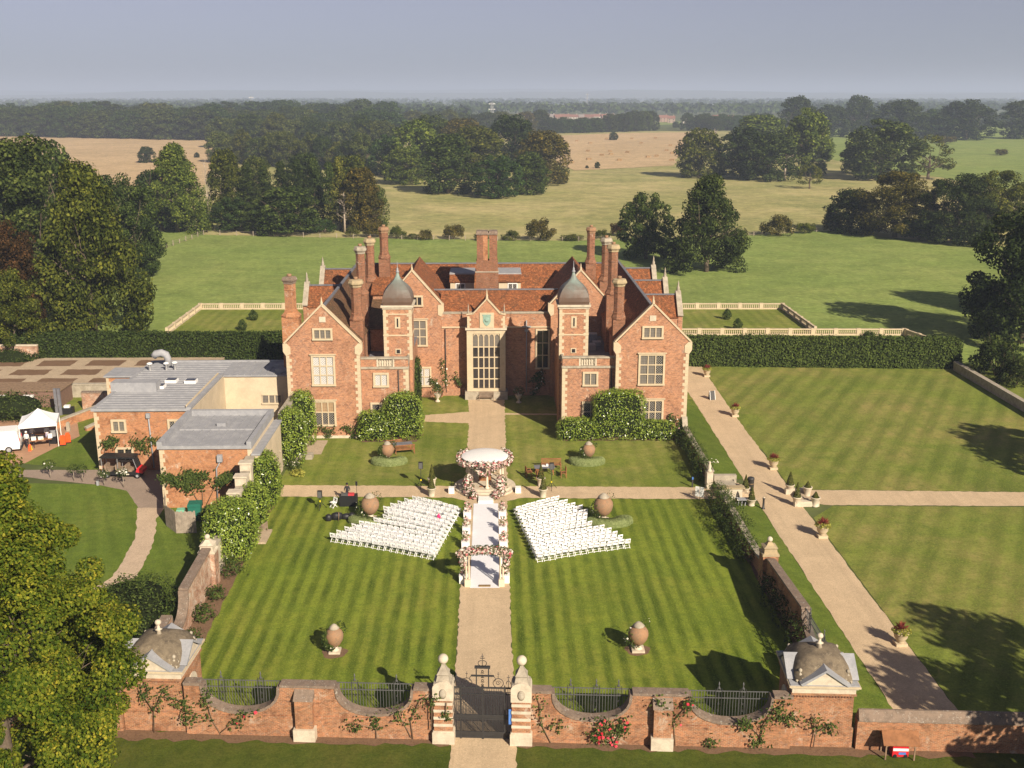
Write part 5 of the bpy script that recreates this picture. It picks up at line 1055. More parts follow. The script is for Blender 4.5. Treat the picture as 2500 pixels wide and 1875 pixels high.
for bx, by, ty, w, k, c, l, nr in [
    (1395, 560, 416, 112, 'broad', 'green', 'open branched tree left of the large pasture oak', 0), (1525, 588, 376, 168, 'spire', 'green', 'large spreading oak standing on the pasture behind the manor', 1),
    (1510, 383, 276, 105, 'broad', 'olive', 'half bare tree at the stubble field edge', 0), (1540, 380, 272, 60, 'dead', 'tan', 'pale dead tree at the stubble field edge', 0),
    (1600, 385, 275, 110, 'broad', 'dark', 'very dark tree right of the pale dead tree', 0), (1655, 390, 285, 120, 'broad', 'dark', 'very dark purplish round tree left of the white trunk', 0),
    (1640, 340, 248, 130, 'tall', 'light', 'light green tree top above the dark round trees', 0), (1738, 378, 232, 95, 'tall', 'light', 'tall light green poplar like tree behind the white trunk', 0),
    (1695, 390, 298, 62, 'dead', 'tan', 'bleached white dead tree in the park', 0), (1748, 408, 352, 62, 'sparse', 'olive', 'small crooked tree right of the white dead tree', 0), (1770, 350, 285, 60, 'broad', 'light', 'light green side tree beside the tall poplar like tree', 0),
    (1900, 388, 256, 165, 'broad', 'green', 'big dark green park tree casting a shadow on the grass', 0), (1850, 375, 300, 70, 'broad', 'green', 'dark lower tree against the big park tree', 0), (2005, 388, 292, 120, 'sparse', 'olive', 'leaning olive green tree with bare limbs', 0), (2085, 302, 214, 125, 'broad', 'dark', 'dark round tree on the far park grass', 0),
    (2162, 336, 314, 36, 'bush', 'brown', 'lone brown bush on the far park grass', 0), (1720, 300, 206, 85, 'broad', 'dark', 'dark tree top behind the light poplar like tree', 0), (1850, 292, 206, 70, 'tall', 'dark', 'flat topped dark tree on the park skyline', 0),
    (1790, 295, 225, 80, 'broad', 'dark', 'dark skyline tree left of the flat topped one', 0), (1945, 300, 215, 120, 'broad', 'dark', 'wide dark skyline tree behind the big park tree', 0), (2020, 295, 235, 80, 'broad', 'blue', 'bluish skyline tree beside the dark round tree', 0), (2200, 300, 215, 90, 'broad', 'dark', 'dark tree cut by the picture edge on the park skyline', 0), (2040, 310, 285, 60, 'bush', 'brown', 'brown scrub beside the dark round tree', 0),
    (1932, 512, 368, 165, 'broad', 'brown', 'large red brown tree in the pasture boundary clump', 1), (1838, 503, 408, 110, 'broad', 'dark', 'dark tree at the western end of the pasture boundary clump', 0), (2060, 525, 372, 150, 'broad', 'dark', 'dark tree right of the red brown one in the boundary clump', 1),
    (2140, 520, 366, 140, 'broad', 'olive', 'green topped tree at the eastern end of the boundary clump', 1), (1795, 500, 432, 55, 'bush', 'brown', 'low brown bush at the end of the boundary clump', 0), (1985, 520, 440, 110, 'bush', 'dark', 'dark thicket under the boundary clump', 0), (2110, 532, 460, 110, 'bush', 'dark', 'dark scrub at the foot of the green topped tree', 0), (1680, 510, 448, 88, 'bush', 'brown', 'rounded brown hawthorn by the fence', 0), (1740, 505, 468, 50, 'bush', 'olive', 'small hawthorn between the round one and the clump', 0)]: dtree(bx, by, ty, w, k, c, l, G4, near=bool(nr))
G5 = 'hedgerow bushes along the pasture fence'
for bx, by, ty, w, c, l in [(805, 513, 462, 50, 'brown', 'brown hawthorn nearest the wood'), (858, 516, 478, 45, 'olive', 'second hedgerow bush from the wood, olive brown'), (920, 519, 488, 42, 'brown', 'low round brown hedgerow bush'), (980, 517, 468, 55, 'brown', 'taller hawthorn with pale stem on the fence line'), (1040, 520, 497, 45, 'olive', 'low hedgerow bush behind the big chimney, west side'), (1105, 520, 490, 50, 'olive', 'low green bush left of the pair by the fence'), (1165, 520, 456, 80, 'brown', 'largest hedgerow bush, brown and green, on the fence'), (1300, 515, 490, 45, 'olive', 'faint hedgerow bush behind the slender chimney'), (1335, 510, 466, 46, 'copper', 'purple brown bush beside the open branched tree'), (1235, 520, 500, 60, 'olive', 'thin hedgerow scrub between the bushes'), (890, 517, 500, 40, 'olive', 'thin scrub between the first hedgerow bushes'), (760, 512, 480, 40, 'tan', 'straw coloured scrub below the wood')]: dtree(bx, by, ty, w, 'bush', c, l, G5)
G6 = 'trees at the east edge of the grounds'
dtree(2205, 742, 430, 250, 'broad', 'dark', 'huge dark tree at the eastern picture edge', G6, near=True)
dtree(2235, 690, 470, 160, 'broad', 'dark', 'dark tree behind the huge one at the eastern edge', G6)
dtree(2150, 812, 700, 150, 'bush', 'green', 'large green bush over the boundary wall', G6)
dtree(2190, 838, 745, 110, 'bush', 'dark', 'dark bush beside the boundary wall', G6)
dtree(1874, 736, 708, 44, 'bush', 'green', 'clipped round bush behind the balustrade', G6)
# trees beyond the east edge of the view: their shadows lie on the lawns and over the corner of the wall
for x, y, h, w, l in ((35.5, 40.0, 13, 9, 'young tree beyond the picture edge that dapples the end of the low brick wall'), (66.5, 77.5, 19, 17, 'lawn tree beyond the picture edge whose shadow falls on the mottled lawn'), (46.0, 38.5, 18, 12, 'outer lawn tree whose shadow falls over the low brick wall'), (57, 39.0, 17, 14, 'outer lawn tree whose shadow lies on the lower side lawn'), (96, 150, 24, 18, 'park tree beyond the picture edge with a long shadow on the pasture')): plant('tree', x, y, h, w, 'broad', 'green', l, G6)
# topiaries behind the house
for bx, by, ty, w, l in ((548, 694, 679, 16, 'small clipped yew cone on the west parterre, farther one'), (524, 716, 699, 17, 'small clipped yew dome on the west parterre, nearer one'), (1570, 692, 674, 18, 'small clipped yew on the east parterre, farther one'), (1593, 714, 696, 18, 'small clipped yew ball on the east parterre, nearer one')):
    p = at(bx*K, by*K); rng = np.random.default_rng(bx); r = empty('topiary', (p.x, p.y, 0.1), 0, l, 'topiary', 'clipped yews on the rear parterres')
    P, N = blob_leaves(rng, [((0, 0, 0.75), (0.75, 0.75, 0.8), 500), ((0, 0, 1.3), (0.4, 0.4, 0.5), 200)]); P[:, 2] = np.maximum(P[:, 2], 0.05); link('foliage', leaf_mesh('foliage', P, N, 0.22, M['leaf_yew'], rng), r)
# ------------------------------------------------------------------ woods and far countryside
G7 = 'trees of the long wood beyond the stubble field'
rw = random.Random(4); ords = ['first', 'second', 'third', 'fourth', 'fifth', 'sixth', 'seventh', 'eighth', 'ninth', 'tenth', 'eleventh', 'twelfth', 'thirteenth', 'fourteenth', 'fifteenth', 'sixteenth', 'seventeenth', 'eighteenth', 'nineteenth', 'twentieth', 'twenty-first', 'twenty-second', 'twenty-third', 'twenty-fourth', 'twenty-fifth', 'twenty-sixth', 'twenty-seventh', 'twenty-eighth', 'twenty-ninth', 'thirtieth']
def row(n, x0, x1, y0, y1, h0, h1, w0, w1, cols, what, group, kinds=('broad',)):
    for i in range(n):
        t = (i+0.5)/n; bx = x0+(x1-x0)*t+rw.uniform(-4, 4); by = y0+(y1-y0)*t+rw.uniform(-1.0, 1.0); p = at(bx*K, by*K)
        plant('tree', p.x, p.y, rw.uniform(h0, h1), rw.uniform(w0, w1), rw.choice(kinds), rw.choice(cols), f'{ords[i]} tree from the west in {what}', group)
row(22, -10, 480, 293, 303, 21, 26, 24, 34, ['dark', 'blue', 'green'], 'the front edge of the long wood', G7)
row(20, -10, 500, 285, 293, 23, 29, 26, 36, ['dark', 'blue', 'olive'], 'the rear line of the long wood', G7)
row(16, 470, 840, 318, 335, 18, 24, 15, 22, ['green', 'dark', 'grey', 'olive'], 'the near edge of the middle wood', 'trees of the middle wood')
row(16, 470, 850, 298, 310, 20, 26, 20, 28, ['green', 'dark', 'blue', 'olive'], 'the middle line of the middle wood', 'trees of the middle wood')
row(14, 480, 850, 280, 290, 24, 31, 28, 38, ['blue', 'green', 'dark'], 'the rear line of the middle wood', 'trees of the middle wood')
row(12, 460, 800, 350, 372, 13, 18, 11, 16, ['green', 'grey', 'olive', 'dark'], 'the scrubby line behind the firs', 'trees of the middle wood')
row(12, 850, 1180, 290, 288, 17, 22, 20, 28, ['brown', 'olive', 'dark', 'green'], 'the line behind the meadow clump', 'trees behind the meadow clump')
row(9, 1180, 1330, 288, 285, 11, 15, 16, 22, ['blue', 'dark'], 'the hedge line above the bale field', 'trees above the bale field')
row(7, 1310, 1410, 285, 282, 14, 20, 17, 22, ['green', 'dark'], 'the tall group above the bale field', 'trees above the bale field')
row(10, 1480, 1660, 283, 280, 12, 18, 16, 22, ['blue', 'dark'], 'the line beyond the white trunk', 'trees beyond the park')
row(14, 1690, 2230, 276, 272, 15, 22, 20, 28, ['dark', 'blue'], 'the park boundary line', 'trees beyond the park')
for bx, by, ty, w, l in ((318, 352, 316, 38, 'lone dark tree in the western stubble field'), (425, 341, 329, 12, 'small round bush in the western stubble field'), (1325, 303, 285, 20, 'lone round tree in the bale field'), (1290, 364, 349, 12, 'small brown sapling in the bale field'), (1460, 276, 262, 16, 'lone tree in the far green field'), (1268, 364, 358, 8, 'tiny bush in the bale field')): dtree(bx, by, ty, w, 'broad', 'dark', l, 'lone field trees')
# the far woods: one mass nobody could count
def far_wood(seed, rows, mat):
    rng = np.random.default_rng(seed); P, N, S = [], [], []
    for n, y0, y1, xs, h in rows:
        y = rng.uniform(y0, y1, n); x = (rng.uniform(-1, 1, n))*xs*(y/y1)
        keep = np.array([mnoise.noise((a*0.0016, b*0.0011, seed)) > -0.12 for a, b in zip(x, y)]); keep &= ~((y < 1800) & (x > -30) & (x < 520)); x, y = x[keep], y[keep]
        hh = rng.uniform(0.7, 1.15, len(x))*h
        k = 26
        for j in range(k):
            d = sph(rng, len(x)); d[:, 2] = np.abs(d[:, 2]); P.append(np.stack([x+d[:, 0]*hh*0.75, y+d[:, 1]*hh*0.75, hh*0.35+d[:, 2]*hh*0.62], 1)); N.append(d); S.append(hh*0.42)
    return leaf_mesh('far_woods', np.concatenate(P), np.concatenate(N), np.concatenate(S), M[mat], rng, 0.8, 0.35)
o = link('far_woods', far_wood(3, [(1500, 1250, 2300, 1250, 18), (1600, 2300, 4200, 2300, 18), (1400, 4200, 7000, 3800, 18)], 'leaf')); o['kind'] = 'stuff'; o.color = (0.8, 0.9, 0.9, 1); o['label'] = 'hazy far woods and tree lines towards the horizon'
# distant ridge of low hills
m = MB(); n = 90
for Y, base, amp, sd in ((9800, 30, 62, 1.0), (13500, 66, 62, 7.0)):
    pts = []
    for i in range(n+1):
        x = -11000+22000*i/n; h = base+amp*max(0, mnoise.noise((x*0.00035, sd, 0.3))+0.25)+14*mnoise.noise((x*0.002, sd, 0)); pts.append((x, max(6, h)))
    for (a, za), (b, zb) in zip(pts, pts[1:]): m.face([(a, Y-1500, -1), (b, Y-1500, -1), (b, Y, zb), (a, Y, za)], 0, True); m.face([(a, Y, za), (b, Y, zb), (b, Y+2000, -1), (a, Y+2000, -1)], 0, True)
o = m.build('hills', M['farland']); o['kind'] = 'structure'
# ================================================================== the big lime tree in the foreground
def lime():
    rng = np.random.default_rng(77); blobs = []; m = MB(); H = 16.2
    for i in range(370):
        d = sph(rng, 1)[0]
        if d[2] < -0.93: d[2] *= -0.5
        k = 0.62+0.36*rng.uniform()**0.5+0.12*mnoise.noise(Vector(d)*2.1)
        zr = 0.5+d[2]*0.5; taper = 1.0-0.72*max(0, zr-0.45)/0.55
        c = np.array([d[0]*6.7*k*taper, d[1]*6.7*k*taper, 9.9+d[2]*9.9*k]); br = rng.uniform(0.6, 1.05)
        blobs.append((c, (br, br, br*0.95), 640))
    m.tube([(0, 0, -0.2), (0.1, 0, 2), (0, 0.1, 6), (0.1, 0, 12)], [0.55, 0.42, 0.32, 0.1], 10)
    for k in range(12): a = k*2.4; z = 2.5+k*0.7; limb(m, rng, (0, 0, z), (math.cos(a), math.sin(a), rng.uniform(0.3, 0.9)), 3.6, 0.16, 0, 0.7)
    P, N = blob_leaves(rng, blobs); P[:, 2] = np.maximum(P[:, 2], 0.3); N[:, 2] += 0.2
    return m.mesh('trunk', M['bark']), leaf_mesh('crown', P, N, 0.16, M['leaf_lime'], rng, 0.72, 0.55, 0.6)
lt, lc = lime()
r = empty('lime_tree', (-22.8, 44.6, 0), 0.4, 'huge leafy lime tree with yellowing leaves filling the lower western corner', 'tree')
link('trunk', lt, r); link('crown', lc, r)
# ================================================================== wedding chairs
ordn = ['first', 'second', 'third', 'fourth', 'fifth', 'sixth', 'seventh', 'eighth', 'ninth', 'tenth', 'eleventh', 'twelfth', 'thirteenth', 'fourteenth', 'fifteenth', 'sixteenth', 'seventeenth', 'eighteenth']
def chair_meshes():
    f = MB()
    for s in (-0.2, 0.2):
        f.bar((s, -0.24, 0.0), (s, 0.18, 0.46), 0.035); f.bar((s, 0.24, 0.0), (s, -0.20, 0.46), 0.035); f.bar((s, -0.20, 0.44), (s, -0.27, 0.82), 0.035, 0.045)
    f.bar((-0.2, -0.2, 0.06), (0.2, -0.2, 0.06), 0.025); f.bar((-0.2, 0.2, 0.06), (0.2, 0.2, 0.06), 0.025)
    s = MB(); s.box(-0.215, 0.215, -0.2, 0.22, 0.43, 0.475)
    b = MB(); b.bar((-0.21, -0.258, 0.765), (0.21, -0.258, 0.765), 0.03, 0.11); b.bar((-0.2, -0.232, 0.56), (0.2, -0.232, 0.56), 0.02, 0.035)
    return f.mesh('frame', M['chair']), s.mesh('seat', M['chair']), b.mesh('backrest', M['chair'])
cf, cs, cb = chair_meshes()
def z4(x, y): return 780+x/4.046, 1050+y/4.046
def z5(x, y): return 1200+x/4.046, 1050+y/4.046
TL = [(930, 652), (850, 676), (785, 700), (712, 720), (642, 750), (648, 784), (640, 830), (545, 862), (400, 892), (327, 925), (258, 952), (180, 986), (110, 1016)]
TR = [(655, 652), (738, 685), (818, 715), (893, 740), (942, 778), (934, 818), (930, 862), (983, 898), (1108, 935), (1178, 965), (1233, 995), (1290, 1032), (1368, 1072)]
rc = random.Random(9); nch = 0
for blk, tips, z, A, B in (('west', TL, z4, (1390, 758), (1140, 1195)), ('east', TR, z5, (225, 765), (440, 1218))):
    for i, tip in enumerate(tips):
        t = i/12; inner = at(*z(A[0]+(B[0]-A[0])*t, A[1]+(B[1]-A[1])*t), 0.8); outer = at(*z(*tip), 0.8)
        L = (outer-inner).length; n = max(5, round(L/0.53)); d = (outer-inner)/n; a = math.atan2(d.y, d.x)
        if d.x < 0: a += math.pi
        bow = -0.25 if blk == 'west' else -0.25
        for k in range(n):
            u = (k+0.5)/n; p = inner+(outer-inner)*u
            r = empty('folding_chair', (p.x, p.y+0.27+bow*math.sin(math.pi*u)*(-1)*0.8-0.1+rc.uniform(-0.06, 0.06), 0.03), a+rc.uniform(-0.10, 0.10),
                      f'white folding chair, {ordn[k]} from the aisle in the {ordn[i]} row from the gazebo, {blk} block', 'chair', f'white wedding chairs, {blk} block')
            link('frame', cf, r); link('seat', cs, r); link('backrest', cb, r); nch += 1
print('chairs', nch)
M['pink'] = m_plain('pink', (0.75, 0.03, 0.16), 0.6)
p = at(*z4(1180, 870), 0.5)
m = MB(); m.lathe([(0.05, 0), (0.16, 0.03), (0.17, 0.15), (0.12, 0.28), (0.05, 0.34), (0.02, 0.42)], p.x, p.y, 0.5, 9, sq=0.6); tag(m.build('pink_bag', M['pink']), 'small bright pink bag left on a white chair', 'bag')
# ================================================================== gazebo, aisle, flowers
def flowers(root, name, seed, blobs, size=0.17, petal='petal', green='leaf_climb', frac=0.62):
    rng = np.random.default_rng(seed); P, N = blob_leaves(rng, blobs); k = rng.uniform(0, 1, len(P)) < frac; P[:, 2] = np.maximum(P[:, 2], 0.06)
    link('blooms', leaf_mesh('blooms', P[k], N[k], size*1.15, M[petal], rng, 0.95, 0.5), root)['kind'] = 'stuff'
    G = P[~k]+(N[~k]/(np.linalg.norm(N[~k], axis=1)[:, None]+1e-6))*0.06
    link('greenery', leaf_mesh('greenery', G, N[~k], size*1.6, M[green], rng, 0.3, 0.7), root)['kind'] = 'stuff'
M['cream'] = m_stone('gazebo_stone', (0.70, 0.60, 0.45), (0.55, 0.47, 0.35), 0.35, 4)
gz = empty('gazebo', (-0.3, 89.9, 0.03), 0, 'round white gazebo with stone columns and shallow dome at the aisle head', 'gazebo')
m = MB(); m.lathe([(2.75, 0), (2.75, 0.17), (2.4, 0.171), (2.4, 0.34), (2.1, 0.341), (2.1, 0.5)], 0, 0, 0, 40, smooth=False); m.build('stepped_base', M['stone_white'], gz, world=False)
for sx in (-1, 1): m = MB(); m.cbox(sx*2.95, -1.35, 0, 0.5, 0.55, 0.5); m.build('base_block', M['white'], gz, world=False)
for k in range(6):
    a = math.pi/6+k*math.pi/3+0.12; x, y = 1.72*math.cos(a), 1.72*math.sin(a)
    m = MB(); m.lathe([(0.2, 0), (0.2, 0.1), (0.13, 0.18), (0.115, 0.2), (0.095, 2.0), (0.13, 2.06), (0.17, 2.16), (0.17, 2.2)], x, y, 0.5, 12); m.build('column', M['cream'], gz, world=False)
m = MB(); R0, R1 = 1.5, 2.0; n = 40; pr = [(R0, 2.7), (R1, 2.7), (R1+0.05, 2.75), (R1+0.05, 2.95), (R1-0.08, 2.99), (R0, 2.95)]; 
for k in range(n):
    a0, a1 = 2*math.pi*k/n, 2*math.pi*(k+1)/n
    for (ra, za), (rb, zb) in zip(pr, pr[1:]+pr[:1]): m.face([(ra*math.cos(a0), ra*math.sin(a0), za), (rb*math.cos(a0), rb*math.sin(a0), zb), (rb*math.cos(a1), rb*math.sin(a1), zb), (ra*math.cos(a1), ra*math.sin(a1), za)])
m.build('entablature', M['cream'], gz, world=False)
m = MB(); m.lathe([(2.12, 2.96), (2.05, 3.0), (1.6, 3.08), (1.0, 3.15), (0.5, 3.19), (0.05, 3.2)], 0, 0, 0, 40); m.build('dome', M['white'], gz, world=False)
m = MB()
for s in (-1, 1): m.box(s*1.1-0.04, s*1.1+0.04, -1.75, 1.2, 1.15, 1.22)
m.build('handrail', M['cream'], gz, world=False)
m = MB(); m.cbox(0, -1.2, 0.5, 0.95, 0.22, 0.04); m.cbox(0, 0.45, 0.5, 1.1, 0.4, 0.42); m.build('kneeler', M['teak'], gz, world=False)
for i, (bl, lb) in enumerate([([((2.28*math.cos(a), 2.28*math.sin(a), 2.8+0.12*math.sin(3*a)), (0.33, 0.33, 0.3), 95) for a in [2*math.pi*k/26 for k in range(26)] if not (0.9 < a < 2.25)], 'garland of pink and white flowers round the gazebo rim'),
        ([((-0.95+1.9*k/9, -1.75-0.05*math.sin(k), 2.55-0.75*math.sin(math.pi*k/9)), (0.24, 0.2, 0.22), 80) for k in range(10)], 'hanging swag of dark pink flowers across the gazebo front')]):
    r = empty('flower_garland', gz.location, 0, lb, 'flowers', 'wedding flower garlands'); flowers(r, 'g', 40+i, bl, 0.16)
for i, (x, y, lb) in enumerate(((-1.75, 87.9, 'bank of pink and white flowers at the gazebo steps, west side'), (1.15, 87.8, 'bank of pink and white flowers at the gazebo steps, east side'))):
    r = empty('flower_arrangement', (x, y, 0.05), 0, lb, 'flowers', 'flower banks at the gazebo steps')
    s = 1 if x < 0 else -1
    flowers(r, 'b', 60+i, [((0, 0.4, 1.3), (0.45, 0.4, 0.5), 160), ((0, 0.2, 0.75), (0.5, 0.45, 0.5), 200), ((0.1*s, -0.2, 0.35), (0.5, 0.45, 0.35), 200), ((0.5*s, -0.9, 0.28), (0.4, 0.36, 0.3), 150), ((0.35*s, -0.45, 0.4), (0.4, 0.4, 0.3), 120)], 0.17)
m = MB(); m.box(-0.85, 0.45, 86.1, 87.35, 0.036, 0.2); m.box(-0.85, 0.45, 85.9, 86.1, 0.036, 0.12); tag(m.build('altar_step', M['white']), 'white covered step between carpet and gazebo', 'step')
m = MB(); m.box(-1.25, 0.86, 69.6, 85.88, 0.036, 0.044); tag(m.build('aisle_carpet', M['carpet']), 'long white aisle carpet leading to the gazebo', 'carpet')
M['brass'] = m_plain('brass', (0.30, 0.20, 0.09), 0.5, 0.4, 0.3)
m = MB(); m.box(-0.62, 0.22, 69.75, 70.0, 0.045, 0.10); tag(m.build('floor_grille', M['brass']), 'brown slatted grille lying at the near end of the aisle carpet', 'grille')
pe = MB().cbox(0, 0, 0, 0.62, 0.62, 0.55).mesh('box', M['white'])
for side, xs, sn in ((1, [1.2, 1.2, 1.22, 1.22, 1.28], 'east'), (-1, [-1.72, -1.72, -1.72, -1.74, -1.72], 'west')):
    for i, (x, y) in enumerate(zip(xs, [82.7, 79.5, 76.6, 73.6, 70.6])):
        r = empty('flower_plinth', (x, y, 0.036), 0, f'white plinth block, {ordn[i]} from the gazebo on the {sn} side of the aisle', 'plinth', 'white aisle plinths'); link('block', pe, r)
        m = MB(); m.box(-0.33, 0.33, -0.33, 0.33, 0.55, 0.58); m.build('top_slab', M['white'], r, world=False)
        r = empty('flower_arrangement', (x, y+0.1, 0.62), 0, f'pink and white flower mound, {ordn[i]} from the gazebo on the {sn} side of the aisle', 'flowers', 'aisle flower mounds')
        flowers(r, 'f', 100+i*2+side, [((0, 0, 0.25), (0.33, 0.33, 0.28), 95), ((0, 0.1, 0.55), (0.22, 0.22, 0.22), 45)], 0.14)
ar = empty('wedding_arch', (-0.2, 69.95, 0.03), 0, 'stone columned arch under a thick flower beam at the near end of the aisle', 'arch')
for s in (-1, 1):
    m = MB(); m.cbox(s*1.22, 0, 0, 0.42, 0.42, 0.55); m.build('pedestal', M['cream'], ar, world=False)
    for dx in (-0.1, 0.1): m = MB(); m.lathe([(0.09, 0), (0.07, 0.06), (0.06, 0.1), (0.055, 1.75), (0.09, 1.82)], s*1.22+dx, 0, 0.55, 10); m.build('column', M['cream'], ar, world=False)
    m = MB(); m.cbox(s*1.22, 0, 2.37, 0.5, 0.4, 0.16); m.build('capital', M['cream'], ar, world=False)
m = MB(); m.box(-1.5, 1.5, -0.15, 0.15, 2.53, 2.68); m.build('beam', M['cream'], ar, world=False)
r = empty('flower_garland', (-0.2, 69.95, 0.03), 0, 'thick beam of pink and white flowers over the aisle arch', 'flowers', 'wedding flower garlands')
flowers(r, 'a', 300, [((-1.75+3.5*k/15, -0.02, 2.78-0.28*abs((k-7.5)/7.5)**3), (0.3, 0.36, 0.3), 130) for k in range(16)]+[((s*1.55, -0.05, 2.25-0.25*j), (0.26, 0.26, 0.24), 80) for s in (-1, 1) for j in range(3)], 0.16)
# ================================================================== urns with low kidney shaped hedges
def urn(x, y, D, H, label, climb=0, flw=False):
    r = empty('garden_urn', (x, y, 0.03), 0, label, 'urn', 'terracotta urns on stone feet'); a = D/2; hf = H*0.2
    m = MB(); m.box(-a*0.62, a*0.62, -a*0.62, a*0.62, 0, hf*0.35); m.lathe([(a*0.5, hf*0.35), (a*0.42, hf*0.5), (a*0.28, hf*0.7), (a*0.35, hf)], 0, 0, 0, 12); m.build('foot', M['stone_white'], r, world=False)
    hb = H-hf
    m = MB(); m.lathe([(a*0.32, 0), (a*0.62, hb*0.1), (a*0.9, hb*0.28), (a, hb*0.46), (a*0.95, hb*0.6), (a*0.76, hb*0.72), (a*0.5, hb*0.8)], 0, 0, hf, 18); m.build('body', M['terracotta'], r, world=False)
    m = MB(); m.lathe([(a*0.52, 0), (a*0.6, hb*0.03), (a*0.42, hb*0.1), (a*0.3, hb*0.15), (a*0.1, hb*0.2)], 0, 0, hf+hb*0.79, 14); m.build('lid', M['stone_grey'], r, world=False)
    if climb:
        rng = np.random.default_rng(int(abs(x*10)+y)); P, N = blob_leaves(rng, [((-a*0.85, -a*0.35, hf+hb*0.35), (a*0.62, a*0.5, hb*0.42), climb), ((-a*0.4, -a*0.4, hf+hb*0.1), (a*0.6, a*0.5, hb*0.22), climb//2), ((a*0.6, a*0.4, H*0.8), (a*0.8, a*0.5, hb*0.3), climb//3)]); P[:, 2] = np.maximum(P[:, 2], 0.05)
        c = empty('climbing_rose', (x, y, 0.03), 0, 'climbing rose growing over the '+label[:label.index(' urn')+4].split(',')[0], 'climber', 'roses on the urns')
        link('foliage', leaf_mesh('foliage', P, N, 0.15, M['leaf_climb'], rng, 0.5, 0.6), c)
        k = rng.choice(len(P), 14); link('blooms', leaf_mesh('blooms', P[k]*1.04, N[k], 0.13, M['petal_white'], rng, 0.95, 0.4), c)
urn(-9.6, 60.75, 1.15, 1.95, 'nearest west urn on the striped lawn, brownish with a rose', 420)
urn(9.56, 60.6, 1.3, 2.0, 'nearest east urn on the striped lawn, smooth ochre body', 120)
urn(-9.75, 82.5, 1.55, 2.35, 'big orange urn behind the west chairs by the cross path', 300)
urn(9.5, 81.75, 1.6, 2.5, 'big terracotta urn beside the east chairs by the cross path', 160)
urn(-9.7, 97.2, 1.3, 2.0, 'upper west urn on the lawn beside the teak benches', 520)
urn(9.6, 96.8, 1.3, 2.0, 'upper east urn on the lawn in front of the laurel', 420)
for x in (-9.6, 9.56): sheet('soil_patch', [(x+0.8*math.cos(a)*(1+0.1*math.sin(5*a)), 60.65+0.75*math.sin(a)*(1+0.1*math.cos(3*a))) for a in [math.pi*2*k/20 for k in range(20)]], 0.03, 'soil')
def kidney(x, y, R, w, h, a0, a1, label):
    r = empty('low_hedge', (x, y, 0.03), 0, label, 'hedge', 'kidney shaped low hedges'); rng = np.random.default_rng(int(abs(x)*7+y)); n = 2600
    a = rng.uniform(a0, a1, n); th = rng.uniform(0, math.pi, n); end = np.sqrt(np.maximum(0.05, 1-np.abs((a-(a0+a1)/2)/((a1-a0)/2))**5))
    ct, st = np.sign(np.cos(th))*np.abs(np.cos(th))**0.5, np.abs(np.sin(th))**0.5
    rad = R+ct*w/2*end; z = st*h*(0.75+0.25*end)
    P = np.stack([rad*np.cos(a)*1.25, rad*np.sin(a), np.maximum(z, 0.04)], 1); N = np.stack([np.cos(a)*ct, np.sin(a)*ct, st+0.2], 1)
    link('foliage', leaf_mesh('foliage', P, N, 0.13, M['leaf_box'], rng, 0.9, 0.22), r)
    m = MB(); k = 20; S8 = [(-1, 0), (-0.97, 0.7), (-0.7, 0.97), (0.7, 0.97), (0.97, 0.7), (1, 0)]
    def pt(b, sct, t): e = math.sqrt(max(0.05, 1-abs((b-(a0+a1)/2)/((a1-a0)/2))**5)); rr_ = R+sct*w/2*e*0.95; return (rr_*math.cos(b)*1.25, rr_*math.sin(b), t*h*(0.75+0.25*e)*0.95)
    for i in range(k):
        b0, b1 = a0+(a1-a0)*i/k, a0+(a1-a0)*(i+1)/k
        for (s0, t0), (s1, t1) in zip(S8, S8[1:]): m.face([pt(b0, s0, t0), pt(b0, s1, t1), pt(b1, s1, t1), pt(b1, s0, t0)], 0, True)
    m.build('inner_growth', M['box_core'], r, world=False)
M['box_core'] = m_plain('box_core', (0.17, 0.21, 0.075), 0.9, 0.1, var=0.25, scale=6)
kidney(-9.5, 97.0, 0.95, 1.25, 0.6, math.pi*1.0, math.pi*2.0, 'grey green kidney hedge under the upper west urn')
kidney(9.4, 96.6, 0.95, 1.25, 0.6, math.pi*1.0, math.pi*2.0, 'grey green kidney hedge under the upper east urn')
kidney(-9.6, 82.6, 1.1, 1.3, 0.45, math.pi*1.0, math.pi*2.0, 'low grey green hedge under the big orange urn')
kidney(9.9, 81.9, 1.1, 1.3, 0.5, math.pi*1.05, math.pi*2.05, 'low grey green hedge curving round the big east urn')
# ================================================================== pots
def cone_topiary(x, y, label, hp=0.75, hc=1.15, rc_=0.33, pot='stone_white', z=0.03, grp='cone topiaries in stone pots'):
    r = empty('topiary_pot', (x, y, z), 0, label, 'topiary', grp)
    m = MB(); m.lathe([(0.26, 0), (0.3, 0.06), (0.25, 0.1), (0.3, hp*0.5), (0.38, hp*0.9), (0.42, hp*0.94), (0.42, hp), (0.34, hp), (0.33, hp-0.05)], n=14); m.build('pot', M[pot], r, world=False)
    rng = np.random.default_rng(int(abs(x*31)+y*7)); n = 750; t = rng.uniform(0, 1, n)**1.4; a = rng.uniform(0, 6.283, n); rr_ = rc_*(1-t)**0.85*np.sqrt(rng.uniform(0.6, 1, n))
    P = np.stack([rr_*np.cos(a), rr_*np.sin(a), hp-0.02+t*hc], 1); N = np.stack([np.cos(a), np.sin(a), np.full(n, 0.35)], 1)
    link('foliage', leaf_mesh('foliage', P, N, 0.12, M['leaf_top'], rng, 0.6, 0.4), r)
cone_topiary(-4.96, 87.7, 'cone topiary in a stone pot by the west chairs, nearer of its pair', 0.8, 1.25)
cone_topiary(-5.05, 90.15, 'cone topiary in a stone pot by the tall west speaker, farther of its pair', 0.8, 1.3)
cone_topiary(4.8, 87.3, 'cone topiary in a stone pot by the east chairs, nearer of its pair', 0.8, 1.3)
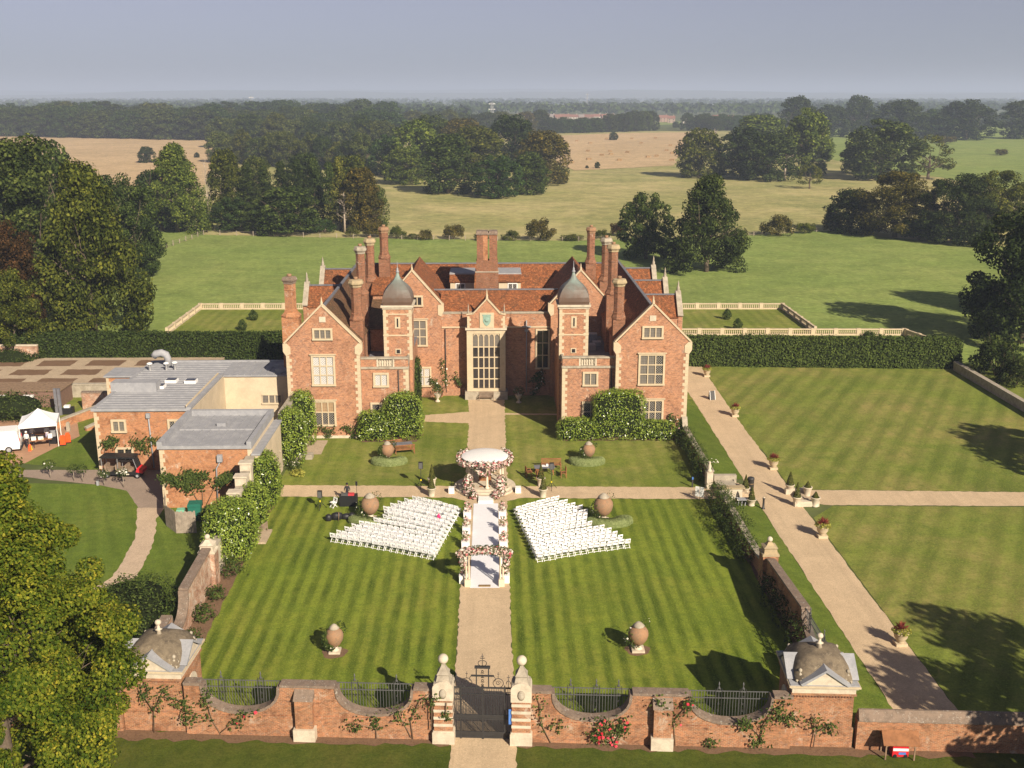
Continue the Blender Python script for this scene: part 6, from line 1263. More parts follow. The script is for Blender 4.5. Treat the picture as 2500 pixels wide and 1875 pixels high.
cone_topiary(4.72, 90.05, 'cone topiary in a stone pot beside the garden table, farther of its pair', 0.8, 1.3)
cone_topiary(22.7, 87.9, 'yellowish cone topiary in a pale pot beside the black bin', 0.55, 1.2)
cone_topiary(22.55, 85.0, 'green cone topiary in a pale pot beside the blue grey trestle', 0.6, 1.15)
cone_topiary(26.6, 87.8, 'cone topiary in a tall stone pot at the steps, farther one', 0.85, 1.2, 0.38)
cone_topiary(26.4, 84.85, 'cone topiary in a tall stone pot at the steps, nearer one', 0.85, 1.3, 0.36)
cone_topiary(27.9, 86.9, 'small round topiary in a stone vase on the steps, farther one', 0.95, 0.5, 0.3)
cone_topiary(27.95, 84.7, 'small round topiary in a stone vase on the steps, nearer one', 0.85, 0.5, 0.3)
M['leaf_red'] = m_leaf('leaf_cordyline', (0.16, 0.025, 0.03), (0.36, 0.09, 0.06), 0.2); M['leaf_gold'] = m_leaf('leaf_gold', (0.20, 0.22, 0.03), (0.48, 0.45, 0.10), 0.25)
def planter(x, y, label, s=1.0):
    r = empty('stone_planter', (x, y, 0.033), 0, label, 'planter', 'stone planters along the gravel walk')
    m = MB(); m.cbox(0, 0, 0, 0.72*s, 0.72*s, 0.2*s); m.lathe([(0.26*s, 0.2*s), (0.22*s, 0.28*s), (0.3*s, 0.36*s), (0.42*s, 0.55*s), (0.44*s, 0.78*s), (0.5*s, 0.82*s), (0.5*s, 0.88*s), (0.4*s, 0.88*s)], 0, 0, 0, 14); m.build('pot', M['stone'], r, world=False)
    rng = np.random.default_rng(int(y*13)); P, N = blob_leaves(rng, [((0.0, 0, 0.98*s), (0.62*s, 0.62*s, 0.24*s), 420)]); link('gold_foliage', leaf_mesh('gold_foliage', P, N, 0.16*s, M['leaf_gold'], rng, 0.5), r)
    n = 90; a = rng.uniform(0, 6.283, n); e = rng.uniform(0.5, 1.35, n); D = np.stack([np.cos(a)*np.cos(e), np.sin(a)*np.cos(e), np.sin(e)], 1); m = MB()
    for d in D: L = rng.uniform(0.5, 0.8)*s; q = np.array([0, 0, 1.0*s]); w = np.cross(d, [0, 0, 1]); w = w/np.linalg.norm(w)*0.03*s; m.face([tuple(q-w), tuple(q+w), tuple(q+d*L*0.6+w*0.8-np.array([0, 0, 0.02])), tuple(q+d*L-np.array([0, 0, 0.10*s])), tuple(q+d*L*0.6-w*0.8-np.array([0, 0, 0.02]))])
    m.build('red_spikes', M['leaf_red'], r, world=False)
for (x, y, s), l in zip(((27.2, 128.3, 1.0), (26.95, 111.2, 1.0), (26.8, 94.2, 1.0), (26.6, 78.2, 1.05), (26.45, 61.0, 1.0)), ('at the hedge end of the gravel walk', 'second from the yew hedge along the gravel walk', 'on the gravel walk just above the steps', 'on the gravel walk just below the steps', 'on the gravel walk nearest the domed pavilion')): planter(x, y, 'stone planter with red spiky plant '+l, s)
# ================================================================== sound gear, tables, benches
M['yellow'] = m_plain('yellow_clip', (0.75, 0.62, 0.02), 0.5)
def speaker(x, y, h, label, rz=0.0):
    r = empty('loudspeaker_stand', (x, y, 0.033), rz, label, 'loudspeaker', 'loudspeakers on tripod stands')
    m = MB(); m.tube([(0, 0, 0.1), (0, 0, h-0.4)], 0.028, 6)
    m.build('pole', M['black'], r, world=False)
    for k in range(3): a = k*2.094+0.5; m = MB(); m.tube([(0, 0, 0.7), (0.55*math.cos(a), 0.55*math.sin(a), 0.02)], 0.022, 5); m.tube([(0, 0, 0.3), (0.3*math.cos(a), 0.3*math.sin(a), 0.33)], 0.015, 4); m.build('leg', M['black'], r, world=False)
    m = MB(); m.cbox(0, 0, 0.62, 0.1, 0.1, 0.16); m.build('clamp', M['yellow'], r, world=False)
    m = MB(); m.extrude([(-0.19, h-0.45), (0.19, h-0.45), (0.19, h+0.15), (-0.19, h+0.15)], -0.16, 0.12); m.build('cabinet', M['black'], r, world=False)
    m = MB(); m.box(-0.16, 0.16, -0.175, -0.161, h-0.42, h+0.12); m.build('grille', M['iron_grey'], r, world=False)
speaker(-6.02, 89.9, 2.25, 'tall black loudspeaker on a tripod on the west arm of the cross path')
speaker(5.64, 89.2, 2.35, 'tall black loudspeaker on a tripod beside the garden table')
speaker(-14.25, 84.9, 1.5, 'low black loudspeaker on a tripod behind the west chairs')
def figure(x, y, rz, top, legs, hair, label, pose='stand', skin=(0.42, 0.24, 0.16), hgt=1.72, z=0.035):
    s = hgt/1.72; me = bpy.data.meshes.new('person')
    J = {'pel': (0, 0, .94), 'wst': (0, .0, 1.1), 'chs': (0, -.02, 1.32), 'nck': (0, -.01, 1.47), 'hd0': (0, -.03, 1.54), 'hd1': (0, -.035, 1.63), 'hd2': (0, -.02, 1.71)}
    for sg, q in ((-1, 'l'), (1, 'r')):
        J.update({q+'hip': (sg*.09, 0, .9), q+'kn': (sg*.10, -.02, .5), q+'an': (sg*.10, .02, .09), q+'to': (sg*.12, -.14, .04), q+'sh': (sg*.17, -.01, 1.40)})
        if pose == 'work': J.update({q+'el': (sg*.24, -.06, 1.14), q+'wr': (sg*.16, -.30, 1.06), q+'hn': (sg*.13, -.38, 1.05)})
        else: J.update({q+'el': (sg*.23, .02, 1.13), q+'wr': (sg*.23, -.06, .90), q+'hn': (sg*.22, -.09, .80)})
    E = [('pel', 'wst'), ('wst', 'chs'), ('chs', 'nck'), ('nck', 'hd0'), ('hd0', 'hd1'), ('hd1', 'hd2')]
    for q in 'lr': E += [('pel', q+'hip'), (q+'hip', q+'kn'), (q+'kn', q+'an'), (q+'an', q+'to'), ('chs', q+'sh'), (q+'sh', q+'el'), (q+'el', q+'wr'), (q+'wr', q+'hn')]
    rad = {'pel': .145, 'wst': .125, 'chs': .15, 'nck': .055, 'hd0': .075, 'hd1': .10, 'hd2': .07, 'hip': .085, 'kn': .06, 'an': .042, 'to': .035, 'sh': .06, 'el': .045, 'wr': .03, 'hn': .035}
    names = list(J); me.from_pydata([Vector(J[n])*s for n in names], [(names.index(a), names.index(b)) for a, b in E], [])
    o = bpy.data.objects.new('person', me); col.objects.link(o); sk = o.modifiers.new('skin', 'SKIN'); o.modifiers.new('sub', 'SUBSURF').levels = 1
    for i, n in enumerate(names):
        k = rad.get(n, rad.get(n[1:], .05))*s; me.skin_vertices[0].data[i].radius = (k, k*(0.72 if n in ('pel', 'wst', 'chs') else 1)); me.skin_vertices[0].data[i].use_root = (n == 'pel')
    dg = bpy.context.evaluated_depsgraph_get(); m2 = bpy.data.meshes.new_from_object(o.evaluated_get(dg)); bpy.data.objects.remove(o)
    mats = [m_plain('skin', skin, 0.6), m_plain('top', top, 0.8), m_plain('trousers', legs, 0.8), m_plain('shoe', (0.03, 0.03, 0.03), 0.6)]
    for q in mats: m2.materials.append(q)
    for p in m2.polygons:
        c = p.center/s; p.use_smooth = True
        p.material_index = 3 if c.z < 0.1 else 2 if c.z < 0.98 and not (abs(c.x) > 0.17 and c.z > 0.7) else 0 if c.z > 1.47 or (abs(c.x) > 0.1 and c.y < -0.2 and c.z > 0.95) or (abs(c.x) > 0.18 and c.z < 0.95) else 1
    p = link('person', m2, None, (x, y, z), rz); tag(p, label, 'person')
    m = MB(); m.lathe([(0.06*s, -0.03), (0.105*s, -0.02), (0.112*s, 0.05*s), (0.095*s, 0.11*s), (0.04*s, 0.145*s)], 0, -0.01*s, 1.62*s, 12); h = m.build('hair', m_plain('hair', hair, 0.7), p, world=False)
    return p
dk = empty('sound_desk', (-11.95, 85.75, 0.03), 0, 'black draped sound desk behind the west chairs', 'table')
m = MB(); m.box(-0.75, 0.75, -0.35, 0.35, 0, 0.95); m.build('drape', M['black'], dk, world=False)
m = MB(); m.box(-0.6, 0.1, -0.25, 0.25, 0.95, 1.05); m.build('mixer', M['iron_grey'], dk, world=False)
M['redcloth'] = m_plain('red_cloth', (0.5, 0.05, 0.06), 0.7)
m = MB(); m.box(0.0, 0.5, -0.28, 0.1, 0.95, 1.12); m.build('cover', M['redcloth'], dk, world=False)
m = MB(); m.tube([(0.7, 0.1, 0.9), (0.7, 0.1, 1.9)], 0.02, 5); m.box(0.62, 0.78, 0.02, 0.18, 1.75, 2.1); m.build('side_light', M['black'], dk, world=False)
figure(-12.15, 86.5, 0.0, (0.03, 0.03, 0.035), (0.03, 0.03, 0.04), (0.02, 0.018, 0.015), 'person in black standing behind the sound desk', 'work')
r = empty('folding_chair', (-13.2, 85.3, 0.03), 2.4, 'lone white folding chair beside the sound desk', 'chair'); link('frame', cf, r); link('seat', cs, r); link('backrest', cb, r)
bg_ = empty('equipment_bags', (-12.3, 82.5, 0.03), 0.2, 'pile of black equipment bags on the grass behind the west chairs', 'bags')
for i, (x, y, w, d, h) in enumerate(((-0.9, 0, 0.5, 0.45, 0.55), (-0.2, 0.15, 0.9, 0.5, 0.6), (0.55, 0.1, 0.75, 0.5, 0.45), (1.0, -0.05, 0.5, 0.5, 0.55))):
    m = MB(); m.lathe([(w*0.45, 0), (w*0.54, 0.06), (w*0.56, h*0.5), (w*0.48, h*0.85), (w*0.2, h), (0.02, h*0.98)], x, y, 0, 10, sq=d/w); m.build('bag', M['black'], bg_, world=False)
m = MB(); m.tube([(-0.1, -0.3, 0), (-0.05, -0.25, 0.75)], 0.03, 5); m.build('handle', M['timber'], bg_, world=False)
def garden_table(x, y, rz, label):
    r = empty('garden_table', (x, y, 0.03), rz, label, 'table'); m = MB()
    for i in range(6): m = MB(); m.box(-0.95, 0.95, -0.46+i*0.155, -0.32+i*0.155, 0.71, 0.75); m.build('slat', M['lead_dark'], r, world=False)
    for sx in (-1, 1):
        for sy in (-1, 1): m = MB(); m.bar((sx*0.8, sy*0.36, 0), (sx*0.8, sy*0.36, 0.71), 0.07); m.build('leg', M['teak'], r, world=False)
def bench(x, y, rz, label, L=1.5, mat='teak', arm=True, name='garden_bench', curved=False):
    r = empty(name, (x, y, 0.033), rz, label, 'bench')
    for i in range(5): m = MB(); m.box(-L/2, L/2, -0.22+i*0.09, -0.15+i*0.09, 0.42, 0.45); m.build('seat_slat', M[mat], r, world=False)
    for s in (-1, 1):
        for yy, h in ((-0.24, 0.62), (0.24, 0.95)): m = MB(); m.bar((s*(L/2-0.04), yy, 0), (s*(L/2-0.04), yy, h), 0.06); m.build('leg', M[mat], r, world=False)
        m = MB(); m.bar((s*(L/2-0.04), -0.27, 0.64), (s*(L/2-0.04), 0.24, 0.64), 0.06, 0.04); m.build('armrest', M[mat], r, world=False)
    m = MB(); m.bar((-L/2, 0.24, 0.93), (L/2, 0.24, 0.93), 0.05, 0.08); m.bar((-L/2, 0.24, 0.5), (L/2, 0.24, 0.5), 0.04, 0.05); m.build('back_rail', M[mat], r, world=False)
    n = int(L/0.12)
    sl = unit(('bsl', mat), lambda: MB().box(-0.03, 0.03, -0.012, 0.012, 0, 0.42).mesh('back_slat', M[mat]))
    for i in range(n): link('back_slat', sl, r, (-L/2+0.1+(L-0.2)*(i+0.5)/n, 0.24, 0.5))
bench(-8.2, 99.3, -2.9, 'teak bench with rounded ends on the upper lawn, back towards the camera', 1.9)
bench(-9.3, 100.5, 0.3, 'teak bench behind the upper west urn, facing the table', 1.6)
garden_table(-8.5, 100.2, 0.2, 'dark topped table between the teak benches on the upper lawn')
garden_table(5.2, 93.2, 0.05, 'dark teak garden table with papers on it, beside the gazebo')
bench(5.9, 94.6, 0.0, 'teak bench behind the garden table by the gazebo', 1.9)
bench(3.7, 92.6, 1.75, 'teak armchair at the west end of the garden table', 0.7, name='garden_armchair')
bench(6.9, 92.4, -1.5, 'teak armchair at the east end of the garden table', 0.7, name='garden_armchair')
bench(4.7, 92.0, 3.0, 'teak armchair with its back to the cross path at the garden table', 0.65, name='garden_armchair')
m = MB(); m.cbox(5.1, 93.3, 0.785, 0.5, 0.35, 0.05); m.cbox(5.45, 93.25, 0.785, 0.2, 0.2, 0.2); tag(m.build('paper_stack', M['white']), 'white papers and box lying on the garden table', 'papers')
bench(-0.3, 118.0, 0.0, 'small weathered bench against the great hall window', 1.7, 'teak_grey')
bench(-18.2, 79.2, -1.9, 'weathered timber bench on paving beside the laurel bank', 1.7, 'teak_grey')
m = MB(); m.box(-19.2, -17.4, 77.6, 80.2, 0.04, 0.2); tag(m.build('bench_plinth', M['paving']), 'stone plinth under the weathered bench by the laurels', 'plinth')
m = MB(); m.box(-18.9, -17.0, 97.6, 98.5, 0.04, 0.5); tag(m.build('stone_bench', M['stone_grey']), 'grey stone bench at the foot of the laurel columns', 'bench')
sheet('stone_paving', rough(rect(-19.4, -16.4, 99.2, 103.6), 0.6, 0.05), 0.036, 'paving')
# A-board, bollard, bin, signs
ab = empty('chalk_board', (25.75, 118.0, 0.033), 0.25, 'black and white folding chalk board standing on the gravel walk', 'sign')
for s in (-1, 1): m = MB(); m.poly([(-0.3, s*0.3, 0), (0.3, s*0.3, 0), (0.3, s*0.02, 1.0), (-0.3, s*0.02, 1.0), (-0.3, s*0.3-0.03, 0), (0.3, s*0.3-0.03, 0), (0.3, s*0.02-0.03, 1.0), (-0.3, s*0.02-0.03, 1.0)], [(0, 1, 2, 3), (7, 6, 5, 4), (0, 4, 5, 1), (1, 5, 6, 2), (2, 6, 7, 3), (3, 7, 4, 0)]); m.build('board', M['iron'], ab, world=False)
m = MB(); m.bar((-0.31, -0.32, 0), (-0.31, -0.04, 1.02), 0.05); m.bar((0.31, -0.32, 0), (0.31, -0.04, 1.02), 0.05); m.bar((-0.31, 0.32, 0), (-0.31, 0.04, 1.02), 0.05); m.bar((0.31, 0.32, 0), (0.31, 0.04, 1.02), 0.05); m.build('frame', M['white'], ab, world=False)
bl = empty('bollard', (23.4, 84.25, 0.03), 0, 'black bollard light with pale top at the verge corner', 'bollard')
m = MB(); m.lathe([(0.16, 0), (0.16, 0.05), (0.1, 0.1), (0.085, 0.85), (0.12, 0.9), (0.12, 0.98)], n=12); m.build('post', M['iron'], bl, world=False); m = MB(); m.lathe([(0.1, 0.98), (0.1, 1.05), (0.03, 1.08)], n=12); m.build('lamp_cap', M['stone_white'], bl, world=False)
bn = empty('litter_bin', (23.35, 88.7, 0.03), 0, 'black cylindrical litter bin by the gateway', 'bin')
m = MB(); m.lathe([(0.27, 0), (0.29, 0.05), (0.29, 1.0), (0.31, 1.02), (0.31, 1.1), (0.26, 1.2), (0.1, 1.24)], n=16); m.build('body', M['iron'], bn, world=False); m = MB(); m.lathe([(0.296, 0), (0.296, 0.05)], 0, 0, 0.62, 16); m.build('band', M['brass'], bn, world=False)
ws = empty('welcome_sign', (18.35, 86.25, 0.033), -0.5, 'white two panel welcome sign at the end of the cross path', 'sign')
for i in range(2): m = MB(); m.box(-0.42+i*0.4, -0.06+i*0.4, -0.02, 0.02, 0.35, 1.25); m.build('panel', M['white'], ws, world=False)
m = MB(); m.box(-0.03, 0.03, 0.02, 0.06, 0, 0.9); m.build('stake', M['iron'], ws, world=False)
bp = empty('marker_post', (18.3, 89.5, 0.03), 0, 'slim dark post with pale blue cap at the path end', 'post')
m = MB(); m.box(-0.06, 0.06, -0.06, 0.06, 0, 0.75); m.build('post', M['iron'], bp, world=False); m = MB(); m.box(-0.065, 0.065, -0.065, 0.065, 0.75, 0.95); m.build('cap', M['blue'], bp, world=False)
tr = empty('folded_trestle', (22.0, 85.2, 0.03), 0, 'small blue grey folding trestle stacked by the topiary pots', 'trestle')
for i in range(3): m = MB(); m.bar((-0.6+i*0.3, -0.3, 0), (-0.4+i*0.3, 0.3, 0.55), 0.06); m.build('leg', M['lead'], tr, world=False)
m = MB(); m.box(-0.65, 0.55, -0.3, 0.3, 0.5, 0.56); m.build('top', M['lead'], tr, world=False)
# wishing well style shelter with red pump
shl = empty('wooden_shelter', (21.9, 49.2, 0.036), RZ, 'tiny open wooden shelter with a shingled roof in front of the low brick wall', 'shelter')
for sx in (-1, 1):
    for sy in (-1, 1): m = MB(); m.bar((sx*0.75, sy*0.4, 0), (sx*0.75, sy*0.4, 1.02), 0.07); m.bar((sx*0.75, sy*0.4, 0.75), (sx*0.52, sy*0.4, 1.0), 0.05); m.build('post', M['timber'], shl, world=False)
for sy in (-1, 1):
    for i in range(4):
        a, b = i/4, (i+1)/4; m = MB(); z0, z1 = 1.52-0.52*a, 1.52-0.52*b-0.03; y0, y1 = sy*0.55*a, sy*0.55*(b+0.06)
        q = [(-0.95, y0, z0), (0.95, y0, z0), (0.95, y1, z1), (-0.95, y1, z1)]; q = q if sy < 0 else q[::-1]; m.poly(q+[(p[0], p[1], p[2]-0.035) for p in q], [(0, 1, 2, 3), (7, 6, 5, 4), (0, 4, 5, 1), (1, 5, 6, 2), (2, 6, 7, 3), (3, 7, 4, 0)]); m.build('roof_board', M['teak'], shl, world=False)
M['red'] = m_plain('red_paint', (0.62, 0.02, 0.03), 0.45, 0.4)
pm = empty('red_pump', (22.0, 49.25, 0.036), RZ, 'red fire pump cabinet with white stripe standing under the wooden shelter', 'pump')
m = MB(); m.box(-0.42, 0.42, -0.25, 0.25, 0.05, 0.62); m.extrude([(-0.4, 0.62), (0.4, 0.62), (0.3, 0.74), (-0.3, 0.74)], -0.22, 0.22); m.build('body', M['red'], pm, world=False)
m = MB(); m.box(-0.4, 0.4, -0.265, -0.251, 0.4, 0.55); m.build('stripe', M['white'], pm, world=False); m = MB(); m.box(-0.1, 0.28, -0.265, -0.251, 0.18, 0.32); m.build('badge', M['blue'], pm, world=False)
for sx in (-1, 1): m = MB(); m.lathe([(0.1, 0), (0.1, 0.06)], 0, 0, 0, 10); m.v = [(sx*0.28+p[0], -0.28+p[2], 0.1+p[1]) for p in m.v]; m.build('wheel', M['black'], pm, world=False)
# ================================================================== laurels
def laurel(x, y, w, d, h, label, n, seed, e=0.55, tilt=0.0, mat='leaf_laurel', size=0.21, name='laurel', cat='shrub', grp='glossy laurels', rg=0.11, core=True):
    rng = np.random.default_rng(seed); r = empty(name, (x, y, 0.03), tilt, label, cat, grp)
    D = sph(rng, n); D[:, 2] = np.where(D[:, 2] < -0.8, -D[:, 2], D[:, 2]); p = 2/e
    rad = (np.abs(D)**p).sum(1)**(-1/p)
    nz = np.array([mnoise.noise((a*2.1+seed, b*2.1, c*2.1)) for a, b, c in D]); q = (rad*(1+rg*nz+rng.normal(0, 0.025+rg*0.2, n)))[:, None]
    H2 = np.array([w/2, d/2, h*0.52]); P = D*q*H2+np.array([0, 0, h*0.48]); P[:, 2] = np.maximum(P[:, 2], rng.uniform(0.03, 0.3, n))
    N = np.sign(D)*np.abs(D*rad[:, None])**(p-1)/H2
    N = N/np.linalg.norm(N, axis=1)[:, None]+np.array([0, 0, 0.2])
    link('foliage', leaf_mesh('foliage', P, N, size, M[mat], rng, 0.42, 0.6, 0.3), r)
    if not core: return
    m = MB(); k = 14; rows = []
    for i in range(7):
        uu = math.pi*0.62*i/6
        for j in range(k):
            vv = 2*math.pi*j/k; f = lambda t: math.copysign(abs(t)**e, t)
            rows.append((f(math.sin(uu))*f(math.cos(vv))*w*0.44, f(math.sin(uu))*f(math.sin(vv))*d*0.44, max(0.02, h*0.48+f(math.cos(uu))*h*0.46)))
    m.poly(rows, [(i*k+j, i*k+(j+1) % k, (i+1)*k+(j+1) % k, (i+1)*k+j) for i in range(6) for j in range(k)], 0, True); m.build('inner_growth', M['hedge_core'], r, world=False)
laurel(-8.75, 104.1, 3.9, 2.6, 4.7, 'tall rounded laurel against the inner corner of the west block', 5200, 1)
laurel(-11.7, 103.9, 3.2, 2.2, 2.9, 'low laurel under the west block windows', 2800, 2)
laurel(13.2, 103.7, 5.1, 1.9, 4.95, 'tall square clipped laurel on the east gable wall', 6200, 3, 0.35)
laurel(9.1, 103.7, 4.0, 2.0, 2.1, 'low laurel at the foot of the east block', 2800, 4, 0.45)
laurel(17.0, 103.5, 3.8, 1.7, 1.9, 'low laurel under the east gable window', 2400, 5, 0.45)
laurel(-18.6, 102.4, 2.5, 2.3, 5.35, 'tall laurel column nearest the manor on the west wall', 4200, 6, 0.6)
laurel(-18.6, 96.6, 2.4, 3.0, 5.3, 'tall laurel column beside the grey stone bench', 4600, 7, 0.6)
laurel(-19.2, 86.0, 2.7, 4.0, 4.45, 'laurel column by the west end of the cross path', 5400, 8, 0.6)
laurel(-19.2, 81.2, 2.5, 3.4, 3.5, 'laurel between the column and the large laurel mound', 3600, 9, 0.65)
laurel(-19.5, 75.6, 3.7, 5.2, 4.3, 'large laurel mound beside the weathered bench', 8200, 10, 0.7)
laurel(-23.6, 63.8, 5.4, 7.5, 2.9, 'dark green shrubbery between the curving path and the pavilion', 5200, 11, 0.8, mat='leaf_climb', size=0.22, name='shrubbery', rg=0.3)
laurel(-22.2, 80.0, 1.8, 1.8, 2.2, 'dark shrub beside the timber bin store', 900, 12, 0.8, mat='leaf_climb', size=0.2, name='shrub')
laurel(20.9, 112.0, 0.6, 5.0, 3.2, 'narrow climber on the east flank of the manor', 900, 13, 0.6, mat='leaf_climb', size=0.2, name='wall_climber')
laurel(-7.9, 112.5, 0.9, 6.5, 6.0, 'ivy covering the inner court wall', 2600, 14, 0.6, mat='leaf_climb', size=0.24, name='ivy')
laurel(19.0, 56.9, 1.6, 1.8, 1.6, 'bright yellow green bush behind the sunlit pavilion', 900, 15, 0.8, mat='leaf_gold', size=0.16, name='bush')
# climbers along the low east wall
for i, (y, h, w, l) in enumerate(((74.5, 1.6, 1.7, 'first'), (77.5, 1.9, 1.9, 'second'), (80.2, 2.0, 2.0, 'third'), (82.6, 1.9, 1.9, 'fourth'), (84.9, 1.9, 1.8, 'fifth'), (91.5, 1.9, 1.6, 'sixth'), (94.6, 2.0, 1.5, 'seventh'), (98.0, 1.8, 1.4, 'eighth'), (101.2, 1.7, 1.4, 'ninth'))):
    laurel(19.7, y, w, 3.0, h, f'{l} climbing rose clump from the domed pavilion along the low east wall', 1300, 20+i, 0.8, mat='leaf_climb', size=0.17, name='climbing_rose', cat='climber', grp='climbing roses on the east wall', rg=0.5, core=False)
for i, (y, h, l) in enumerate(((56.8, 1.9, 'nearest'), (60.5, 2.0, 'second'), (64.0, 1.8, 'third'), (67.2, 1.6, 'farthest'))):
    laurel(19.5, y, 1.0, 2.8, h, f'{l} dark climber from the pavilion on the shaded east wall', 800, 30+i, 0.8, mat='leaf_yew', size=0.18, name='wall_climber', cat='climber', grp='climbers on the shaded east wall', rg=0.5, core=False)
def blooms(x, y, z, w, d, h, n, label, mat='petal_white', seed=0, size=0.16, name='rose_blooms'):
    rng = np.random.default_rng(seed); P, N = blob_leaves(rng, [((0, 0, 0), (w/2, d/2, h/2), n)]); o = link(name, leaf_mesh(name, P, N, size, M[mat], rng, 0.95, 0.4), None, (x, y, z)); tag(o, label, 'flowers')
blooms(20.3, 83.0, 1.6, 1.4, 2.5, 1.0, 34, 'white rose blooms on the low east wall near the gateway', seed=3)
blooms(20.4, 92.4, 1.5, 2.2, 1.0, 0.4, 14, 'white rose blooms behind the stone gateway', seed=4)
# climbers on the front wall
def climber(label, stems, n, size=0.17, mat='leaf_climb', spread=0.22, bl=0, bm='petal_red', seed=0):
    rng = np.random.default_rng(seed+500); r = empty('wall_climber', Vector(stems[0][0]), 0, label, 'climber', 'climbers on the front garden wall'); o = Vector(stems[0][0]); m = MB()
    for s in stems: m.tube([Vector(p)-o for p in s], [0.03]*(len(s)-1)+[0.012], 5)
    m.build('stem', M['timber'], r, world=False); Q = []
    for s in stems: Q.append(face_leaves(rng, s[1:] if len(s) > 2 else s, spread, int(n*(0.5 if size < 0.18 else 1))//len(stems)))
    P = np.concatenate(Q)-np.array(o); P = P[:int(len(P))]; P[:, 1] = -np.abs(P[:, 1])*0.6-0.03; N = np.tile(np.array([0, -1, 0.35]), (len(P), 1))
    link('foliage', leaf_mesh('foliage', P, N, size, M[mat], rng, 0.6, 0.5), r)
    if bl: k = rng.choice(len(P), bl); link('blooms', leaf_mesh('blooms', P[k]+np.array([0, -0.1, 0.02]), N[k], 0.2, M[bm], rng, 0.95, 0.4), r)
fy = lambda x, d=0.36: FW(x)-d
S = lambda *p: [(x, fy(x, 0.36 if z > 1.2 else 0.42), z) for x, z in p]
climber('climber on the wall below the shaded pavilion', [S((-18.3, 0.1), (-18.2, 1.4), (-17.6, 2.6), (-17.2, 2.9)), S((-18.2, 1.4), (-18.6, 2.2), (-18.4, 3.0)), S((-17.6, 2.3), (-16.9, 2.2), (-16.4, 1.9))], 420, seed=1)
climber('rose climber beside the first wall dip', [S((-14.6, 0.1), (-15.0, 1.0), (-15.3, 2.4), (-14.9, 2.9)), S((-14.6, 0.2), (-13.9, 0.8), (-13.2, 1.3), (-12.7, 1.5)), S((-15.0, 1.0), (-15.9, 1.2), (-16.4, 1.4))], 460, seed=2, bl=3)
climber('small dark climber below the dip nearest the gate', [S((-6.0, 0.1), (-6.0, 0.8), (-5.9, 1.4)), S((-6.0, 0.7), (-6.8, 0.9), (-7.4, 0.9))], 180, seed=3)
climber('thin bare rose beside the west gate pier', [S((-4.0, 0.1), (-4.1, 1.2), (-3.6, 2.4), (-3.0, 2.9)), S((-4.1, 0.2), (-4.6, 1.3), (-4.8, 2.0))], 170, seed=4)
climber('climber hanging over the west gate pier', [[(-2.95, 50.75, 0.9), (-2.9, 50.75, 2.2), (-2.7, 50.6, 2.9)], [(-2.1, 50.6, 2.6), (-2.15, 50.6, 1.9), (-2.0, 50.6, 1.6)]], 160, seed=5, spread=0.13)
climber('thin climber on the wall beside the east gate pier', [S((3.5, 0.1), (3.0, 1.2), (2.9, 2.4), (2.7, 3.0)), S((3.2, 1.0), (3.7, 1.2), (3.9, 1.2))], 140, seed=6)
climber('bushy rose with crimson blooms under the dip', [S((6.9, 0.1), (6.7, 0.8), (6.4, 1.4), (6.0, 1.7)), S((6.9, 0.1), (7.3, 0.9), (7.4, 1.5)), S((6.9, 0.1), (6.2, 0.5), (5.8, 0.8))], 620, seed=7, bl=16, spread=0.26)
climber('climber with brown shoots on the raised wall by the buttress', [S((10.2, 0.1), (10.1, 1.4), (9.8, 2.4), (9.0, 3.0)), S((10.1, 1.6), (10.7, 2.4), (10.9, 2.9))], 380, seed=8, bl=4)
climber('large climber on the wall next to the sunlit pavilion', [S((14.6, 0.1), (14.8, 1.2), (15.2, 2.2), (16.0, 2.9)), S((14.7, 0.8), (14.0, 1.5), (13.6, 1.7)), S((15.0, 1.8), (15.6, 2.0), (16.6, 1.9))], 620, seed=9)
climber('small rose on the front of the sunlit pavilion', [[(17.6, 49.9, 0.1), (17.7, 49.95, 1.2), (17.5, 49.95, 1.8), (17.6, 49.95, 2.1)], [(17.7, 49.95, 1.0), (18.2, 49.9, 1.3), (18.5, 49.95, 1.4)]], 220, seed=10)
climber('low bush of greenery at the wall foot between dip and pavilion', [S((14.4, 0.05), (14.5, 0.3), (14.6, 0.5))], 120, seed=11, spread=0.25)
climber('small plant at the foot of the wall under the second east dip', [S((11.8, 0.05), (11.9, 0.3), (12.2, 0.5))], 90, seed=12, spread=0.2)
climber('fallen crimson roses at the foot of the bushy rose', [S((5.6, 0.05), (6.4, 0.12), (7.2, 0.12))], 40, seed=13, spread=0.2, bl=9)
# vines on the kitchen and manor walls
KW = lambda Y, *p: [(x, Y, z) for x, z in p]
climber('wisteria band across the near kitchen wall', [KW(85.3, (-24.5, 0.3), (-25.2, 1.8), (-27.3, 3.0), (-27.6, 2.6)), KW(85.3, (-24.3, 0.3), (-24.2, 2.0), (-25.6, 3.0), (-23.6, 3.0)), KW(85.3, (-24.0, 0.3), (-23.0, 2.2), (-22.0, 2.9), (-21.0, 2.8))], 1500, 0.22, seed=20, spread=0.24)
climber('vine across the kitchen gable beside the golf cart', [KW(94.75, (-36.0, 0.3), (-35.6, 2.6), (-34.6, 3.1)), KW(94.75, (-31.4, 0.3), (-31.8, 2.0), (-33.0, 2.9), (-30.4, 3.0))], 620, 0.2, seed=21, spread=0.25)
climber('small wall shrub at the foot of the west gable', [KW(104.2, (-16.6, 0.1), (-16.4, 0.8), (-17.2, 1.3)), KW(104.2, (-16.6, 0.1), (-15.8, 1.2))], 150, 0.2, seed=22)
climber('second small wall shrub beside the west gable corner', [KW(104.2, (-13.9, 0.1), (-14.2, 1.0), (-14.8, 1.3)), KW(104.2, (-13.9, 0.1), (-13.4, 1.2))], 170, 0.2, seed=23)
